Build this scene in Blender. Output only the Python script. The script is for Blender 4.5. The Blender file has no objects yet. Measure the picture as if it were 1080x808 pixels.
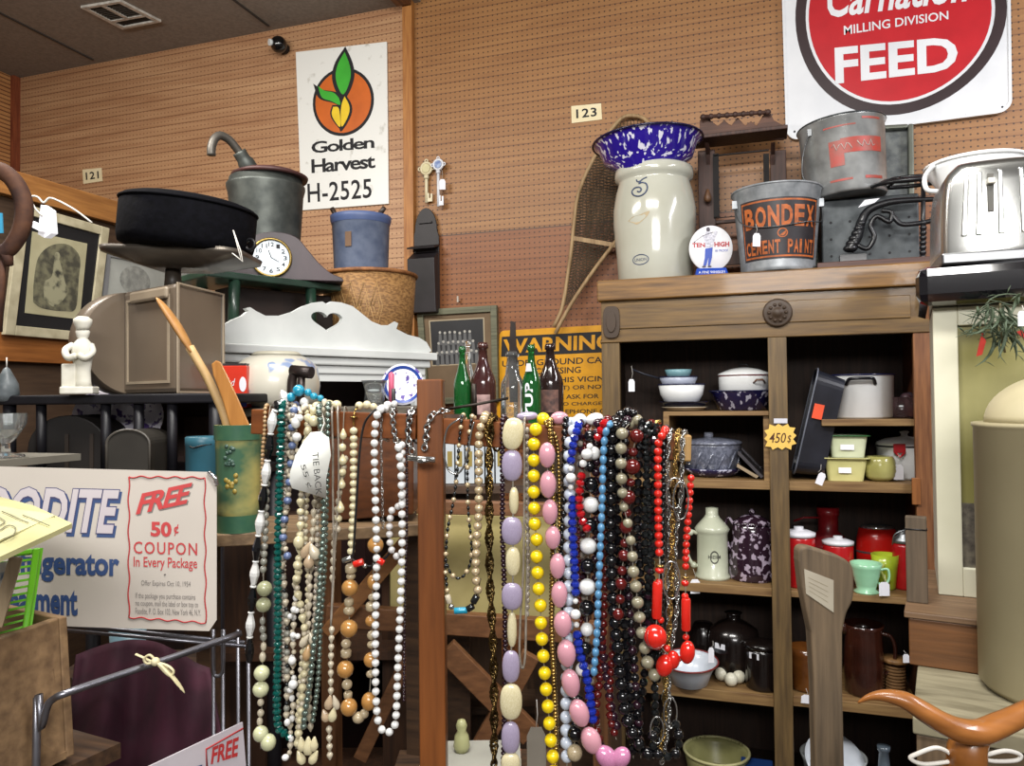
import bpy, bmesh, math, random
from mathutils import Vector, Matrix, Euler
random.seed(7)
PI = math.pi
SC = bpy.context.scene
COL = SC.collection
# ---------------------------------------------------------------- camera model (image taken as 1080x808)
CAM = Vector((0, 0, 1.6)); FPX = 800.0
RM = (Matrix.Rotation(math.radians(18.2), 4, 'Z') @ Matrix.Rotation(math.radians(91.15), 4, 'X') @ Matrix.Rotation(math.radians(-0.6), 4, 'Z'))
def ray(px, py): return RM.to_3x3() @ Vector(((px-540)/FPX, -(py-404)/FPX, -1))
def PD(px, py, d): return CAM + ray(px, py)*d
def PY(px, py, Y): r = ray(px, py); return CAM + r*(Y/r.y)
def PX(px, py, X): r = ray(px, py); return CAM + r*(X/r.x)
def sY(px, Y, py=404): return (Y/ray(px, py).y)/FPX
V = Vector
# ---------------------------------------------------------------- materials
MATS = {}
def _new(name):
    m = bpy.data.materials.new(name); m.use_nodes = True
    return m, m.node_tree, m.node_tree.nodes['Principled BSDF']
def col4(c): return (c[0], c[1], c[2], 1)
def hx(h):
    h = h.lstrip('#'); v = [int(h[i:i+2], 16)/255 for i in (0, 2, 4)]
    return tuple((x/12.92 if x <= .04045 else ((x+.055)/1.055)**2.4) for x in v)
def M(name, c, r=.5, m=0., c2=None, sc=9., st=(1, 1, 1), bump=0., trans=0., ior=1.45, coat=0., lo=.35, hi=.65, detail=4, emit=0., spec=.5):
    if name in MATS: return MATS[name]
    if isinstance(c, str): c = hx(c)
    if c2 is None: c2 = tuple(x*.82 for x in c)
    elif isinstance(c2, str): c2 = hx(c2)
    mt, nt, b = _new(name); N = nt.nodes; L = nt.links
    tc = N.new('ShaderNodeTexCoord'); mp = N.new('ShaderNodeMapping'); mp.inputs['Scale'].default_value = st
    L.new(tc.outputs['Object'], mp.inputs['Vector'])
    nz = N.new('ShaderNodeTexNoise'); nz.inputs['Scale'].default_value = sc; nz.inputs['Detail'].default_value = detail
    L.new(mp.outputs['Vector'], nz.inputs['Vector'])
    rp = N.new('ShaderNodeValToRGB'); rp.color_ramp.elements[0].position = lo; rp.color_ramp.elements[1].position = hi
    rp.color_ramp.elements[0].color = col4(c2); rp.color_ramp.elements[1].color = col4(c)
    L.new(nz.outputs['Fac'], rp.inputs['Fac']); L.new(rp.outputs['Color'], b.inputs['Base Color'])
    b.inputs['Roughness'].default_value = r; b.inputs['Metallic'].default_value = m; b.inputs['IOR'].default_value = ior
    b.inputs['Transmission Weight'].default_value = trans; b.inputs['Coat Weight'].default_value = coat; b.inputs['Coat Roughness'].default_value = .08
    b.inputs['Specular IOR Level'].default_value = spec
    if bump:
        bp = N.new('ShaderNodeBump'); bp.inputs['Strength'].default_value = bump; bp.inputs['Distance'].default_value = .004
        L.new(nz.outputs['Fac'], bp.inputs['Height']); L.new(bp.outputs['Normal'], b.inputs['Normal'])
    if emit: b.inputs['Emission Color'].default_value = col4(c); b.inputs['Emission Strength'].default_value = emit
    MATS[name] = mt; return mt
def WOOD(name, c, c2, r=.55, axis='x', sc=6., coat=0., bump=.15):
    k = 14.
    st = {'x': (1, k, k), 'y': (k, 1, k), 'z': (k, k, 1)}[axis]
    return M(name, c, r, 0, c2, sc, st, bump, coat=coat, lo=.3, hi=.7, detail=6)
def SPECK(name, c, c2, sc, th=.5, r=.15, st=(1, 1, 1), coat=.6):   # two-colour enamel, hard edged spots
    return M(name, c, r, 0, c2, sc, st, coat=coat, lo=th-.02, hi=th+.02, detail=2)
def METAL(name, c, r=.35, sc=14., c2=None, bump=.05): return M(name, c, r, .9, c2, sc, bump=bump)
def GLASS(name, c, r=.03):
    mt = M(name, c, r, 0, c, 5, trans=.95, ior=1.45); return mt
def PEG(name, c, c2, c3, seam=None, grain=.5, gs=(1, 9)):
    mt, nt, b = _new(name); N = nt.nodes; L = nt.links
    def mth(op, a, bb=None, cc=None):
        n = N.new('ShaderNodeMath'); n.operation = op
        for i, x in enumerate((a, bb, cc)):
            if x is None: continue
            if isinstance(x, (int, float)): n.inputs[i].default_value = x
            else: L.new(x, n.inputs[i])
        return n.outputs[0]
    tc = N.new('ShaderNodeTexCoord'); sp = N.new('ShaderNodeSeparateXYZ'); L.new(tc.outputs['Object'], sp.inputs[0])
    x, y, z = sp.outputs
    q = .0254
    xx = mth('SUBTRACT', mth('FRACT', mth('DIVIDE', x, q)), .5); zz = mth('SUBTRACT', mth('FRACT', mth('DIVIDE', z, q)), .5)
    d = mth('SQRT', mth('ADD', mth('MULTIPLY', xx, xx), mth('MULTIPLY', zz, zz)))
    hole = mth('LESS_THAN', d, .15)
    gr = mth('LESS_THAN', mth('FRACT', mth('DIVIDE', mth('ADD', z, q/2), q*2)), .09)
    mp = N.new('ShaderNodeMapping'); mp.inputs['Scale'].default_value = (gs[0], 1, gs[1]); L.new(tc.outputs['Object'], mp.inputs[0])
    nz = N.new('ShaderNodeTexNoise'); nz.inputs['Scale'].default_value = 2.6; nz.inputs['Detail'].default_value = 9; nz.inputs['Roughness'].default_value = .68
    nz.inputs['Distortion'].default_value = .8
    L.new(mp.outputs[0], nz.inputs['Vector'])
    rp = N.new('ShaderNodeValToRGB'); rp.color_ramp.elements[0].position = .5-grain/2; rp.color_ramp.elements[1].position = .5+grain/2
    rp.color_ramp.elements[0].color = col4(hx(c2)); rp.color_ramp.elements[1].color = col4(hx(c)); L.new(nz.outputs['Fac'], rp.inputs['Fac'])
    colr = rp.outputs['Color']
    def mix(fac, a, bcol, mode='MIX'):
        n = N.new('ShaderNodeMix'); n.data_type = 'RGBA'; n.blend_type = mode
        if isinstance(fac, (int, float)): n.inputs[0].default_value = fac
        else: L.new(fac, n.inputs[0])
        L.new(a, n.inputs[6])
        if isinstance(bcol, tuple): n.inputs[7].default_value = bcol
        else: L.new(bcol, n.inputs[7])
        return n.outputs[2]
    if seam is not None:     # the sheet below the joint is a redder board
        low = mth('LESS_THAN', z, seam)
        colr = mix(low, colr, mix(1.0, colr, (.80, .60, .52, 1), 'MULTIPLY'))
        colr = mix(mth('LESS_THAN', mth('ABSOLUTE', mth('SUBTRACT', z, seam)), .0025), colr, (.05, .02, .01, 1))
    colr = mix(mth('MULTIPLY', gr, .62), colr, (.12, .045, .02, 1))
    colr = mix(mth('MULTIPLY', hole, .85), colr, col4(hx(c3)))
    L.new(colr, b.inputs['Base Color']); b.inputs['Roughness'].default_value = .5
    bp = N.new('ShaderNodeBump'); bp.inputs['Strength'].default_value = .5; bp.inputs['Distance'].default_value = .003
    L.new(mth('SUBTRACT', 1, mth('MAXIMUM', hole, gr)), bp.inputs['Height']); L.new(bp.outputs[0], b.inputs['Normal'])
    MATS[name] = mt; return mt
# ---------------------------------------------------------------- mesh builder
class MB:
    def __init__(s): s.v = []; s.f = []; s.m = []; s.sm = []
    def add(s, vs, fs, mat=0, smooth=False, T=None):
        o = len(s.v)
        for p in vs: s.v.append(T @ V(p) if T is not None else V(p))
        for f in fs: s.f.append([i+o for i in f]); s.m.append(mat); s.sm.append(smooth)
        return s
    def box(s, c, d, mat=0, T=None, rz=0, rx=0, ry=0):
        R = Matrix.Translation(c) @ Euler((rx, ry, rz)).to_matrix().to_4x4()
        if T is not None: R = T @ R
        x, y, z = d[0]/2, d[1]/2, d[2]/2
        vs = [(-x,-y,-z),(x,-y,-z),(x,y,-z),(-x,y,-z),(-x,-y,z),(x,-y,z),(x,y,z),(-x,y,z)]
        return s.add(vs, [(0,3,2,1),(4,5,6,7),(0,1,5,4),(1,2,6,5),(2,3,7,6),(3,0,4,7)], mat, False, R)
    def hexa(s, p, mat=0, T=None):     # 8 corners: bottom 4 ccw, top 4 ccw
        return s.add(p, [(0,3,2,1),(4,5,6,7),(0,1,5,4),(1,2,6,5),(2,3,7,6),(3,0,4,7)], mat, False, T)
    def bar(s, a, b, w, h, mat=0, up=V((0, 0, 1))):     # rectangular bar from a to b
        a = V(a); b = V(b); d = (b-a).normalized(); sd = d.cross(up)
        if sd.length < 1e-4: sd = V((1, 0, 0))
        sd.normalize(); u = sd.cross(d).normalized()
        p = []
        for e in (a, b):
            for x, y in ((-1,-1),(1,-1),(1,1),(-1,1)): p.append(e + sd*x*w/2 + u*y*h/2)
        return s.add(p, [(0,1,2,3),(7,6,5,4),(0,4,5,1),(1,5,6,2),(2,6,7,3),(3,7,4,0)], mat)
    def lathe(s, prof, n=32, mat=0, T=None, a0=0, a1=2*PI, smooth=True, cap=True):
        full = abs(a1-a0-2*PI) < 1e-6; k = n if full else n+1
        vs = []; fs = []
        for r, z in prof:
            for i in range(k):
                a = a0+(a1-a0)*i/n; vs.append((r*math.cos(a), r*math.sin(a), z))
        for j in range(len(prof)-1):
            for i in range(n):
                i2 = (i+1) % k if full else i+1
                fs.append((j*k+i, j*k+i2, (j+1)*k+i2, (j+1)*k+i))
        s.add(vs, fs, mat, smooth, T)
        if cap and full:
            o = len(s.v)-len(vs)
            if prof[0][0] > 1e-5: s.f.append([o+i for i in range(n)][::-1]); s.m.append(mat); s.sm.append(False)
            if prof[-1][0] > 1e-5: s.f.append([o+(len(prof)-1)*k+i for i in range(n)]); s.m.append(mat); s.sm.append(False)
        return s
    def cyl(s, a, b, r0, r1=None, n=16, mat=0, smooth=True):
        a = V(a); b = V(b); d = b-a; T = Matrix.Translation(a) @ d.to_track_quat('Z', 'Y').to_matrix().to_4x4()
        return s.lathe([(r0, 0), (r0 if r1 is None else r1, d.length)], n, mat, T, smooth=smooth)
    def sph(s, c, r, n=16, m=10, mat=0, T=None):
        if isinstance(r, (int, float)): r = (r, r, r)
        R = Matrix.Translation(c) @ Matrix.Diagonal((r[0], r[1], r[2], 1))
        if T is not None: R = T @ R
        return s.lathe([(max(math.sin(PI*i/m), 1e-4), -math.cos(PI*i/m)) for i in range(m+1)], n, mat, R, cap=False)
    def tube(s, pts, r, n=8, mat=0, closed=False, flat=1.):
        pts = [V(p) for p in pts]; k = len(pts)
        if not isinstance(r, (list, tuple)): r = [r]*k
        tn = []
        for i in range(k):
            a = pts[(i-1) % k] if (closed or i > 0) else pts[i]; b = pts[(i+1) % k] if (closed or i < k-1) else pts[i]
            t = (b-a); tn.append(t.normalized() if t.length > 1e-9 else V((0, 0, 1)))
        up = V((0, 0, 1)) if abs(tn[0].z) < .9 else V((1, 0, 0))
        nrm = tn[0].cross(up).normalized(); vs = []; fs = []
        for i in range(k):
            nrm = (nrm - tn[i]*nrm.dot(tn[i])).normalized(); bn = tn[i].cross(nrm)
            for j in range(n):
                a = 2*PI*j/n; vs.append(pts[i] + nrm*math.cos(a)*r[i] + bn*math.sin(a)*r[i]*flat)
        kk = k if closed else k-1
        for i in range(kk):
            for j in range(n):
                i2 = (i+1) % k; j2 = (j+1) % n; fs.append((i*n+j, i*n+j2, i2*n+j2, i2*n+j))
        if not closed: fs.append(tuple(range(n))[::-1]); fs.append(tuple((k-1)*n+j for j in range(n)))
        return s.add(vs, fs, mat, True)
    def ring(s, c, R, r, n=24, m=8, mat=0, T=None, sx=1., sy=1.):
        pts = [V((R*sx*math.cos(2*PI*i/n), R*sy*math.sin(2*PI*i/n), 0)) + V(c) for i in range(n)]
        if T is not None: pts = [T @ p for p in pts]
        return s.tube(pts, r, m, mat, True)
    def prism(s, poly, y0, y1, mat=0, T=None, mp=None):     # poly in (x,z), thickness along y
        n = len(poly); mp = mp or (lambda x, z, y: (x, y, z))
        vs = [mp(x, z, y0) for x, z in poly] + [mp(x, z, y1) for x, z in poly]
        fs = [tuple(range(n)), tuple(range(2*n-1, n-1, -1))] + [(i, n+i, n+(i+1) % n, (i+1) % n) for i in range(n)]
        return s.add(vs, fs, mat, False, T)
    def bounds(s):
        return V([min(p[i] for p in s.v) for i in range(3)]), V([max(p[i] for p in s.v) for i in range(3)])
def mesh(mb, name, mats, off=None):
    me = bpy.data.meshes.new(name)
    vs = [off @ p for p in mb.v] if off is not None else mb.v
    me.from_pydata([tuple(p) for p in vs], [], mb.f)
    if not isinstance(mats, (list, tuple)): mats = [mats]
    for m in mats: me.materials.append(m)
    me.polygons.foreach_set('material_index', mb.m); me.polygons.foreach_set('use_smooth', mb.sm)
    bm = bmesh.new(); bm.from_mesh(me); bmesh.ops.recalc_face_normals(bm, faces=bm.faces); bm.to_mesh(me); bm.free()
    me.update(); return me
def bev(o, w, seg=2):
    if w:
        b = o.modifiers.new('bevel', 'BEVEL'); b.width = w; b.segments = seg; b.limit_method = 'ANGLE'; b.angle_limit = math.radians(40)
    return o
GRP = {'necklace': 'necklaces on the wooden rack', 'bottle': 'old bottles on the stand', 'price tag': 'white price tags', 'number card': 'booth number cards', 'key ornament': 'key ornaments on the pegboard', 'magazine': 'magazines in the pile'}
class Thing:
    def __init__(s, name, label, cat, loc, rz=0, group=None, rot=None):
        o = bpy.data.objects.new(name, None); COL.objects.link(o); o.empty_display_size = .05
        e = rot if rot is not None else (0, 0, rz)
        o.location = loc; o.rotation_euler = e; s.o = o; group = group or GRP.get(cat)
        s.T = Matrix.Translation(V(loc)) @ Euler(e).to_matrix().to_4x4(); s.I = s.T.inverted()
        o['label'] = label; o['category'] = cat
        if group: o['group'] = group
    def part(s, name, mb, mats, world=False, parent=None, label=None, bevel=0, kind=None):
        o = bpy.data.objects.new(name, mesh(mb, name, mats, s.I if world else None)); COL.objects.link(o)
        o.parent = parent or s.o
        if label: o['label'] = label
        if kind: o['kind'] = kind
        return bev(o, bevel)
def solo(name, label, cat, mb, mats, loc=None, rz=0, group=None, bevel=0, rot=None):   # loc None: mesh in world coords, origin put at its base
    if loc is None:
        a, b = mb.bounds(); loc = V(((a.x+b.x)/2, (a.y+b.y)/2, a.z)); off = Matrix.Translation(-loc)
    else: off = None
    o = bpy.data.objects.new(name, mesh(mb, name, mats, off)); COL.objects.link(o)
    o.location = loc; o.rotation_euler = rot if rot is not None else (0, 0, rz)
    o['label'] = label; o['category'] = cat; group = group or GRP.get(cat)
    if group: o['group'] = group
    return bev(o, bevel)
def struct(name, mb, mats, bevel=0):
    o = bpy.data.objects.new(name, mesh(mb, name, mats)); COL.objects.link(o); o['kind'] = 'structure'; return bev(o, bevel)
def spart(name, mb, mats, parent, bevel=0):
    o = bpy.data.objects.new(name, mesh(mb, name, mats)); COL.objects.link(o); o.parent = parent; return bev(o, bevel)
# ---------------------------------------------------------------- flat things given by four corners
class Quad:
    def __init__(s, bl, br, tr, tl, nrm=None):
        s.c = [V(bl), V(br), V(tr), V(tl)]
        n = (s.c[1]-s.c[0]).cross(s.c[3]-s.c[0]).normalized()
        if n.dot(CAM - s.c[0]) < 0: n = -n
        s.n = nrm or n
    def p(s, u, v, off=0):
        a = s.c[0].lerp(s.c[1], u); b = s.c[3].lerp(s.c[2], u); return a.lerp(b, v) + s.n*off
    def slab(s, mb, u0, u1, v0, v1, o0, o1, mat=0):
        p = [s.p(u0,v0,o0), s.p(u1,v0,o0), s.p(u1,v0,o1), s.p(u0,v0,o1), s.p(u0,v1,o0), s.p(u1,v1,o0), s.p(u1,v1,o1), s.p(u0,v1,o1)]
        return mb.hexa(p, mat)
    def base(s): return (s.c[0]+s.c[1])/2
    def frame(s, mb, b, b2, o0, o1, mat=0, b0=0., b20=0.):
        s.slab(mb, b0, b, b20, 1-b20, o0, o1, mat); s.slab(mb, 1-b, 1-b0, b20, 1-b20, o0, o1, mat)
        s.slab(mb, b, 1-b, b20, b2, o0, o1, mat); s.slab(mb, b, 1-b, 1-b2, 1-b20, o0, o1, mat)
class Cylm:      # maps (u,v) in metres-ish units to the front of a cone/cylinder
    def __init__(s, c, r0, r1, h, a0, a1, M4=None): s.c = V(c); s.r0 = r0; s.r1 = r1; s.h = h; s.a0 = a0; s.a1 = a1; s.M = M4
    def p(s, u, v, off=0):
        a = s.a0+(s.a1-s.a0)*u; r = s.r0+(s.r1-s.r0)*v+off
        q = V((r*math.cos(a), r*math.sin(a), s.h*v))
        if s.M is not None: q = s.M @ q
        return s.c + q
_txt = {}
def text_raw(t, bold=0., shear=0., sp=1.):
    k = (t, bold, shear, sp)
    if k not in _txt:
        cu = bpy.data.curves.new('t', 'FONT'); cu.body = t; cu.offset = bold; cu.shear = shear; cu.space_character = sp; cu.resolution_u = 3; cu.extrude = 0
        ob = bpy.data.objects.new('t', cu); COL.objects.link(ob); bpy.context.view_layer.update()
        me = bpy.data.meshes.new_from_object(ob.evaluated_get(bpy.context.evaluated_depsgraph_get()))
        vs = [tuple(v.co) for v in me.vertices]; fs = [tuple(p.vertices) for p in me.polygons]
        bpy.data.objects.remove(ob); bpy.data.meshes.remove(me); bpy.data.curves.remove(cu)
        x0 = min(v[0] for v in vs); x1 = max(v[0] for v in vs); y0 = min(v[1] for v in vs); y1 = max(v[1] for v in vs)
        _txt[k] = ([((v[0]-x0)/(x1-x0), (v[1]-y0)/(y1-y0)) for v in vs], fs)
    return _txt[k]
def flatmesh(mb, q, vs, fs, off, mat):
    mb.add([q.p(u, v, off) for u, v in vs], fs, mat); return mb
def text(mb, q, t, u0, u1, v0, v1, off=.001, mat=0, bold=0., shear=0., sp=1., bend=None):
    vs, fs = text_raw(t, bold, shear, sp)
    vv = []
    for x, y in vs:
        b = bend(x) if bend else 0
        vv.append((u0+(u1-u0)*x, v0+(v1-v0)*y+b))
    return flatmesh(mb, q, vv, fs, off, mat)
def shape_raw(splines):
    cu = bpy.data.curves.new('s', 'CURVE'); cu.dimensions = '2D'; cu.fill_mode = 'BOTH'
    for sp in splines:
        s = cu.splines.new('POLY'); s.points.add(len(sp)-1); s.use_cyclic_u = True
        for i, p in enumerate(sp): s.points[i].co = (p[0], p[1], 0, 1)
    ob = bpy.data.objects.new('s', cu); COL.objects.link(ob); bpy.context.view_layer.update()
    me = bpy.data.meshes.new_from_object(ob.evaluated_get(bpy.context.evaluated_depsgraph_get()))
    vs = [(v.co.x, v.co.y) for v in me.vertices]; fs = [tuple(p.vertices) for p in me.polygons]
    bpy.data.objects.remove(ob); bpy.data.meshes.remove(me); bpy.data.curves.remove(cu)
    return vs, fs
def shape(mb, q, splines, off=.001, mat=0):
    vs, fs = shape_raw(splines); return flatmesh(mb, q, vs, fs, off, mat)
def slabshape(mb, f, splines, y0, y1, mat=0):      # solid plate with holes; f(x,z,y)->point
    vs, fs = shape_raw(splines)
    mb.add([f(x, z, y0) for x, z in vs], fs, mat); mb.add([f(x, z, y1) for x, z in vs], fs, mat)
    for sp in splines:
        n = len(sp); mb.add([f(x, z, y0) for x, z in sp]+[f(x, z, y1) for x, z in sp], [(i, (i+1) % n, n+(i+1) % n, n+i) for i in range(n)], mat)
    return mb
def ell(cx, cy, rx, ry, n=40, a0=0, a1=2*PI, rot=0):
    k = n if a1-a0 > 6.28 else n+1
    o = []
    for i in range(k):
        a = a0+(a1-a0)*i/n; x = rx*math.cos(a); y = ry*math.sin(a)
        o.append((cx+x*math.cos(rot)-y*math.sin(rot), cy+x*math.sin(rot)+y*math.cos(rot)))
    return o
def smooth(pts, n=6):
    pts = [V(p) for p in pts]
    if len(pts) < 3: return pts
    o = []
    P = [pts[0]*2-pts[1]] + pts + [pts[-1]*2-pts[-2]]
    for i in range(1, len(P)-2):
        a, b, c, d = P[i-1], P[i], P[i+1], P[i+2]
        for j in range(n):
            t = j/n; o.append(.5*((2*b)+(c-a)*t+(2*a-5*b+4*c-d)*t*t+(3*b-a-3*c+d)*t**3))
    o.append(pts[-1]); return o
def sm2(pts, n=6): return [(p[0], p[1]) for p in smooth([(a, b, 0) for a, b in pts], n)]
def pq(c, Y=None, X=None, D=None, off=0):      # quad from pixel corners bl,br,tr,tl on a plane
    f = (lambda p: PY(p[0], p[1], Y)) if Y is not None else (lambda p: PX(p[0], p[1], X)) if X is not None else (lambda p: PD(p[0], p[1], D))
    return Quad(*[f(p) for p in c])
def imgq(q, c):      # (u,v) of a pixel on the plane of quad q
    a, b, cc, d = q.c; n_ = (b-a).cross(d-a).normalized()
    def f(px, py):
        r = ray(px, py); X = CAM + r*((a-CAM).dot(n_)/r.dot(n_)); u = v = .5; e1 = (b-a).normalized(); e2 = n_.cross(e1)
        for _ in range(10):
            P_ = q.p(u, v)-X; du = (b-a).lerp(cc-d, v); dv = (d-a).lerp(cc-b, u)
            A, B_, C_, D_ = du.dot(e1), dv.dot(e1), du.dot(e2), dv.dot(e2); x, y = P_.dot(e1), P_.dot(e2); det = A*D_-B_*C_
            u -= (D_*x-B_*y)/det; v -= (A*y-C_*x)/det
        return u, v
    return f
# common materials
WHITE = M('white_enamel', '#e4e6e6', .25, coat=.4, c2='#dcdede')
PAPER = M('paper_tag', '#e9e9ee', .8, c2='#dadbe2')
STRING = M('white_string', '#d8d4cc', .9)
BLACKP = M('black_paint', '#131316', .45)
INK = M('ink', '#1a1a1e', .7)
def ptag(label, s0, top, w, h, d, tilt=0., group=None, mat=None, hang=.6):
    """price tag: s0 = pixel where its string starts, top = pixel of the tag's top centre"""
    a = PD(s0[0], s0[1], d); b = PD(top[0], top[1], d); k = d/FPX; w *= k; h *= k
    t = Thing('price_tag', label, 'price tag', b-V((0, 0, h)), math.radians(18), group)
    mb = MB(); sh = [(-w/2, 0), (w/2, 0), (w/2, h*.8), (w*.28, h), (-w*.28, h), (-w/2, h*.8)]
    T = Matrix.Rotation(tilt, 4, 'Y'); mb.prism(sh, -.0006, .0006, T=T); t.part('card', mb, mat or PAPER)
    if (a-b).length > .004:
        mb = MB(); mb.tube([a, a.lerp(b, .5)+V((k*1.2, 0, -k)), b], .0006, 5); t.part('string', mb, STRING, world=True)
    return t
# ================================================================ SETTING
YW = 3.5
XL = PY(18, 150, YW).x
ZC = PY(215, 45.5, YW).z
seam = PY(500, 246, YW).z
pegl = PEG('pegboard_left', '#bb946e', '#956a4a', '#6a452e', None, .42, (.5, 6))
pegr = PEG('pegboard_right', '#9f7344', '#7c5029', '#26130a', seam, .6, (.8, 9))
xb = PY(432, 200, YW).x
struct('wall_back', MB().box(((XL-.4+xb)/2, YW+.03, 1.9), (xb-XL+.4, .06, 3.8)), pegl)
struct('wall_back', MB().box(((xb+4.5)/2, YW+.03, 1.9), (4.5-xb, .06, 3.8)), pegr)
struct('wall_left', MB().box((XL-.03, 1.2, 1.9), (.06, 4.6, 3.8)), PEG('pegboard_side', '#c9955f', '#a06a3e', '#5a3420', None, .5, (.8, 9)))
struct('floor', MB().box((0, .9, -.03), (9, 5.4, .06)), M('floor_lino', '#5b5148', .5, c2='#443c36', sc=5))
mb = MB(); mb.box(((XL+xb)/2+.02, 1.0, ZC+.03), (xb-XL+.1, 5.0, .06)); struct('ceiling', mb, M('ceiling_tile', '#8b847c', .9, c2='#7d766f', sc=60, bump=.2))
mb = MB(); mb.box((3.2, 1.0, 3.83), (6.6, 5.2, .06)); struct('ceiling', mb, M('ceiling_tile', '#6d6660', .9))
redw = WOOD('red_stained_trim', '#8c4a2c', '#5e2818', .6, 'z')
struct('trim_1', MB().box((XL+.012, YW-.02, ZC/2), (.03, .05, ZC)), redw)
tanw = WOOD('batten_wood', '#b0793f', '#8a5628', .5, 'z')
a = PY(427, 200, YW-.02).x; b = PY(437, 200, YW-.02).x
struct('trim_2', MB().box(((a+b)/2, YW-.018, 1.9), (b-a, .036, 3.8)), tanw, .002)
# beam where the ceiling steps up
mb = MB(); mb.box((xb+.0, 1.0, (ZC+3.8)/2), (.08, 4.9, 3.8-ZC+.06)); struct('trim_3', mb, WOOD('beam_wood', '#7a5030', '#4c2f1c', .6, 'y'))
# panel seams of the ceiling
seamM = M('ceiling_seam', '#3f3a36', .9)
r = ray(105, 66); 
def onceil(px, py): rr = ray(px, py); return CAM + rr*((ZC-CAM.z)/rr.z)
mb = MB(); p0 = onceil(103, 65); mb.box((p0.x, 1.0, ZC-.003), (.012, 4.9, .006)); mb.box((p0.x+1.22, 1.0, ZC-.003), (.012, 4.9, .006)); 
struct('trim_4', mb, seamM)
# ceiling vent
c = onceil(127, 10)
ex = (onceil(167, 20)-onceil(131, 29)); 
p = [onceil(85, 6), onceil(129, 29), onceil(170, 21), onceil(127, -1)]
q = Quad(p[1], p[2], p[3], p[0], nrm=V((0, 0, -1)))
t = Thing('ceiling_vent', 'white metal ceiling vent with dark louvre openings in the grey ceiling', 'vent', q.p(.5, .5, 0))
vw = M('vent_white', '#c9c6bf', .6, c2='#a8a49c', sc=40)
mb = MB(); q.frame(mb, .1, .07, 0, .012); q.slab(mb, .1, .9, .3, .37, 0, .012); q.slab(mb, .45, .53, .37, .93, 0, .012); t.part('frame', mb, vw, True)
mb = MB(); q.slab(mb, .05, .95, .05, .95, .0005, .002); t.part('grille', mb, M('vent_dark', '#1d1b19', .8), True)
mb = MB()
for i in range(9): q.slab(mb, .1, .9, .33+i*.064, .345+i*.064, .002, .008)
t.part('louvre', mb, M('louvre_grey', '#4a4742', .6), True)
# round black spotlight on the wall
p = PY(294, 47, YW-.06)
t = Thing('spotlight', 'small round black spotlight high on the wood wall left of the tall white seed sign', 'lamp', V((p.x, YW, p.z)))
mb = MB(); mb.cyl((0, 0, 0), (0, -.03, 0), .028, n=20); t.part('wall_plate', mb, BLACKP)
mb = MB(); mb.sph((0, -.06, 0), .044, 20, 14); t.part('housing', mb, M('gloss_black', '#0b0b0d', .18, coat=.5))
mb = MB(); mb.cyl((-.018, -.095, -.002), (-.026, -.108, -.004), .017, n=20); t.part('lens', mb, M('lens_white', '#dfe5e6', .15), label='bright white lens')
# ---------------------------------------------------------------- white seed sign
C = [(318, 222), (410, 215), (408, 44), (312, 55)]; q = pq(C, Y=YW-.01); g = imgq(q, C)
t = Thing('metal_sign', 'tall white metal seed sign with orange sun emblem hung high on the wood wall', 'sign', q.base())
signw = M('sign_white', '#dfe0dc', .35, c2='#b9b8b0', sc=16, lo=.28, hi=.4)
mb = MB(); q.slab(mb, 0, 1, 0, 1, -.008, .002); t.part('panel', mb, signw, True, bevel=.0015)
mb = MB(); cx, cy = g(362, 107)
rx = 32/94; ry = 35.5/167
shape(mb, q, [ell(cx, cy-.004, rx, ry)], .003, 0)
shape(mb, q, [ell(cx, cy-.004, rx*.91, ry*.91)], .0036, 1)
def L(pts, out, mat, o):
    pp = sm2([g(*p) for p in pts], 5); shape(mb, q, [pp], o, mat)
leaf1 = [(364, 55), (369, 68), (370.5, 80), (367, 93), (362, 100), (357, 92), (354.5, 80), (357, 68), (364, 55)]
def grow(pts, s):
    mx = sum(p[0] for p in pts)/len(pts); my = sum(p[1] for p in pts)/len(pts)
    return [(mx+(p[0]-mx)*(1+s/6), my+(p[1]-my)*(1+s/11)) for p in pts]
leaf2 = [(336, 91), (343, 96), (352, 98), (358, 104), (359, 111), (350, 107), (340, 103), (336, 91)]
y1 = [(364, 102), (369, 112), (368, 122), (361, 134), (360, 120), (361, 110), (364, 102)]
y2 = [(352, 113), (358, 115), (359.5, 134), (353, 127), (350.5, 120), (352, 113)]
for k, (pts, m_) in enumerate(((leaf1, 2), (leaf2, 2), (y1, 3), (y2, 3))):
    L(grow(pts, 2.9), 0, 0, .0042+.0002*k); L(pts, 0, m_, .0052+.0002*k)
t.part('emblem', mb, [INK, M('sign_orange', '#c9641f', .45, c2='#b85a1c'), M('sign_green', '#3fae34', .45), M('sign_yellow', '#e8c62a', .45)], True, label='orange sun with green leaves and yellow kernels')
mb = MB()
def tx(s, px0, px1, pyb, pyt, **kw):
    u0, v0 = g(px0, pyb); u1, _ = g(px1, pyb); _, v1 = g(px0, pyt); _, w0 = g(px1, pyb); text(mb, q, s, u0, u1, v0, v1, .003, **kw)
u0, v0 = g(329, 163); u1, v1 = g(395, 147); text(mb, q, 'Golden', u0, u1, v0+.005, v1+.02, .003, bold=.022, sp=.86)
u0, v0 = g(329, 183); u1, v1 = g(396, 165); text(mb, q, 'Harvest', u0, u1, v0+.0, v1+.015, .003, bold=.022, sp=.86)
u0, v0 = g(325, 214); u1, v1 = g(392, 190); text(mb, q, 'H-2525', u0, u1, v0, v1+.01, .003, bold=.012, sp=1.05)
t.part('lettering', mb, INK, True)
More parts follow.
